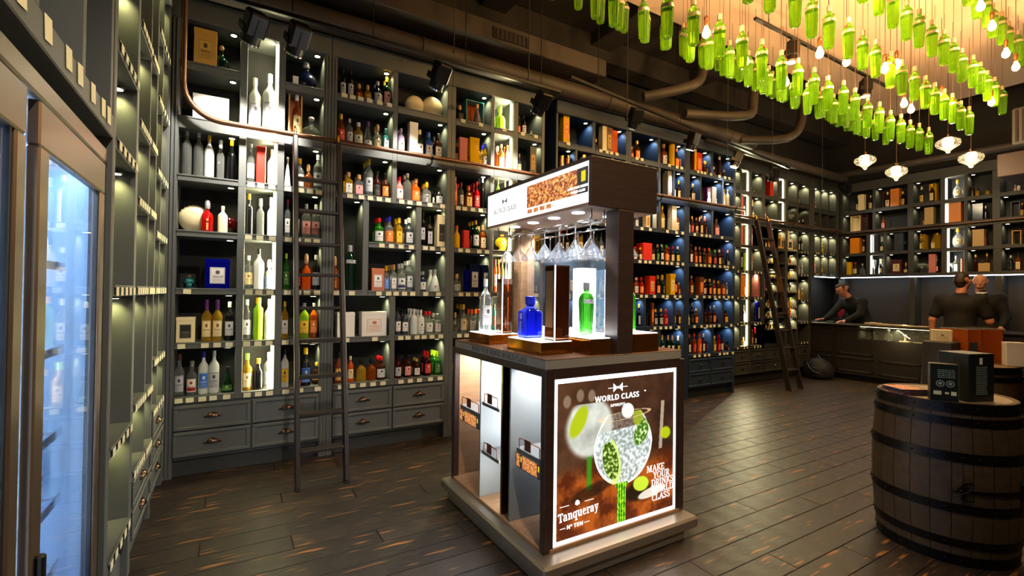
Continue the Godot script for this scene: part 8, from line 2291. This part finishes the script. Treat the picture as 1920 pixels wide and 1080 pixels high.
	goods("wsk 7.940 0.107 0.040 brown black cream 0 0.07; wsk 8.035 0.105 0.041 amber gold gold 0 0.07; jar 8.148 0.103 0.041 gold cork cream 0 0.07", 0.88, "second shelf up, fourth dark column", far, true)
	goods("box 8.533 0.336 0.058 cream - white 0 0.13; box 8.585 0.195 0.174 cream - black 0 0.13; vod 8.700 0.255 0.033 brown black gold 0 0.07; vod 8.787 0.262 0.033 brown black gold 0 0.07", 2.27, "shelf under rail, sixth dark column", far, true)
	goods("jar 8.440 0.120 0.037 amber gold yellow 0 0.07; jar 8.516 0.138 0.037 amber gold yellow 0 0.07; jar 8.601 0.123 0.037 amber gold yellow 0 0.07; jar 8.687 0.137 0.037 amber gold yellow 0 0.07; jar 8.774 0.151 0.037 amber gold yellow 0 0.07", 2.02, "seventh shelf up, sixth dark column", far, true)
	goods("wsk 8.443 0.113 0.037 gold gold yellow 0 0.07; wsk 8.518 0.130 0.037 gold gold yellow 0 0.07; wsk 8.604 0.114 0.037 gold gold yellow 0 0.07; wsk 8.690 0.127 0.037 gold gold yellow 0 0.07; wsk 8.776 0.140 0.037 gold gold yellow 0 0.07", 1.77, "sixth shelf up, sixth dark column", far, true)
	goods("wsk 8.445 0.135 0.037 brown white white 0 0.07; wsk 8.521 0.151 0.037 brown white white 0 0.07; wsk 8.606 0.134 0.037 brown white white 0 0.07; wsk 8.692 0.145 0.037 brown white white 0 0.07; wsk 8.779 0.157 0.037 brown white white 0 0.07", 1.53, "fifth shelf up, sixth dark column", far, true)
	goods("jar 8.448 0.158 0.037 gold yellow yellow 0 0.07; jar 8.523 0.173 0.037 gold yellow yellow 0 0.07; jar 8.609 0.154 0.037 gold yellow yellow 0 0.07; jar 8.695 0.164 0.037 gold yellow yellow 0 0.07; jar 8.781 0.175 0.037 gold yellow yellow 0 0.07", 1.26, "fourth shelf up, sixth dark column", far, true)
	goods("wsk 8.449 0.176 0.037 orange cream orange 0 0.07; wsk 8.525 0.190 0.037 orange cream orange 0 0.07; wsk 8.610 0.171 0.037 orange cream orange 0 0.07; wsk 8.696 0.180 0.037 orange cream orange 0 0.07; wsk 8.783 0.190 0.037 orange cream orange 0 0.07", 1.08, "third shelf up, sixth dark column", far, true)
	goods("wsk 8.452 0.111 0.037 brown black cream 0 0.07; wsk 8.528 0.123 0.037 brown black cream 0 0.07; wsk 8.613 0.103 0.037 brown black cream 0 0.07; wsk 8.699 0.111 0.037 brown black cream 0 0.07; wsk 8.786 0.119 0.037 brown black cream 0 0.07", 0.88, "second shelf up, sixth dark column", far, true)
	goods("vod 8.964 0.285 0.042 brown black cream 0 0.07; vod 9.054 0.311 0.042 black silver silver 0 0.07; jar 9.219 0.183 0.042 gold cork cream 0 0.07; box 9.259 0.362 0.141 slate - gold 0 0.13", 2.26, "shelf under rail, seventh dark column", far, true)
	goods("jar 8.970 0.175 0.050 silver silver white 0 0.07; vod 9.077 0.228 0.042 silver silver white 0 0.07; jar 9.187 0.174 0.067 white silver white 0 0.07", 1.84, "fourth shelf up, seventh dark column", far, true)
	goods("vod 8.974 0.242 0.042 cream cork pink 0 0.07; jar 9.082 0.205 0.067 gold cork cream 0 0.07; jar 9.192 0.157 0.051 maroon gold cream 0 0.07", 1.38, "third shelf up, seventh dark column", far, true)
	goods("vod 9.523 0.233 0.034 pink cork cream 0 0.07; vod 9.638 0.218 0.034 brown gold cream 0 0.07", 1.875, "lowest shelf, eighth dark column", far, true)
	goods("vod 9.790 0.201 0.034 gold gold yellow 0 0.07", 2.27, "shelf under rail, ninth dark column", far, true)
	goods("vod 9.774 0.224 0.034 gold cork yellow 0 0.07", 1.875, "lowest shelf, ninth dark column", far, true)
	goods("wsk -4.407 0.293 0.075 brown cream cream 0 0.07; box -4.342 0.309 0.098 cream - - 0 0.13; wsk -4.203 0.278 0.064 brown cream cream 0 0.07; case -3.949 0.288 0.124 maroon maroon - 0 0.11; wsk -3.936 0.293 0.069 brown cream cream 0 0.17; box -3.810 0.324 0.129 amberbox - - 0 0.13; wsk -3.708 0.260 0.067 black gold gold 0 0.07; wsk -3.433 0.295 0.063 black cream gold 0 0.07; sqr -3.296 0.318 0.076 brown gold cream 0 0.17; case -3.285 0.318 0.094 yellow yellow - 0 0.11; flat -2.967 0.332 0.129 clear gold gold 0 0.07; case -2.800 0.163 0.058 brown wood - 0 0.11; jar -2.718 0.143 0.055 gold black gold 0 0.07; jar -2.599 0.121 0.060 gold black gold 0 0.07; vod -2.289 0.104 0.028 pink cream cream 0 0.07; vod -2.249 0.121 0.039 white red white 0 0.07", 3.09, "top shelf behind counter", till, true)
	goods("case -4.458 0.312 0.164 cream cream - 0 0.11; case -4.306 0.312 0.106 maroon black - 0 0.11; wsk -4.001 0.236 0.062 amber black pink 0 0.17; case -3.833 0.296 0.387 tan cream - 0 0.11; dec -3.381 0.191 0.105 amber brown gold 0 0.07; box -3.320 0.300 0.123 tan - - 0 0.13; box -2.984 0.357 0.162 amberbox - - 0 0.13; flat -2.973 0.269 0.116 brown cream cream 0 0.07; box -2.702 0.269 0.127 navy - - 0 0.13; wsk -2.618 0.223 0.054 navy silver - 0 0.07; case -2.286 0.243 0.104 slate navy - 0 0.11; wsk -2.214 0.210 0.039 brown gold gold 0 0.07", 2.70, "shelf over rail behind counter", till, true)
	goods("box -4.447 0.302 0.154 amberbox - - 0 0.13; vod -4.314 0.265 0.049 black gold gold 0 0.07; box -4.096 0.320 0.076 slate - - 0 0.13; chm -4.022 0.288 0.055 black cream cream 0 0.07; box -3.744 0.324 0.135 slate - - 0 0.13; coupe -3.722 0.182 0.089 clear - - 0 0.07; wsk -3.426 0.249 0.071 brown gold cream 0 0.19; tin -3.404 0.277 0.119 gold - - 0 0.10; wsk -3.273 0.234 0.069 gold black cream 0 0.19; tin -3.223 0.277 0.109 gold - - 0 0.10; flat -2.966 0.337 0.148 clear gold gold 0 0.07; box -2.695 0.277 0.139 tan - - 0 0.13; wsk -2.623 0.221 0.054 maroon maroon - 0 0.07; case -2.274 0.221 0.103 tan black - 0 0.11", 2.275, "shelf under rail behind counter", till, true)
	goods("box -4.546 0.247 0.074 yellow - - 0 0.13; wsk -4.456 0.239 0.075 brown red cream 0 0.07; dec -4.339 0.213 0.106 clear silver - 0 0.07; flute -4.139 0.274 0.040 clear - - 0 0.07; chm -4.046 0.288 0.055 black cream cream 0 0.07; flute -3.996 0.276 0.039 clear - - 0 0.07; box -3.782 0.247 0.160 maroon - cream 0 0.13; chm -3.658 0.200 0.066 black gold cream 0 0.07; coupe -3.438 0.170 0.070 clear - - 0 0.07; coupe -3.350 0.157 0.069 clear - - 0 0.07; box -3.275 0.321 0.093 pink - - 0 0.13; chm -3.235 0.297 0.081 black silver pink 0 0.07; martini -3.026 0.159 0.078 clear - - 0 0.07; sqr -2.977 0.277 0.071 clear silver silver 0 0.16; tin -2.900 0.225 0.045 copper - - 0 0.10; wsk -2.736 0.283 0.062 brown gold - 0 0.07; box -2.626 0.134 0.137 tan - - 0 0.13; wsk -2.604 0.292 0.054 brown gold cream 0 0.07; wsk -2.334 0.241 0.062 black silver black 0 0.07; sqr -2.254 0.277 0.078 amber black cream 0 0.07", 1.87, "lowest shelf behind counter", till, true)
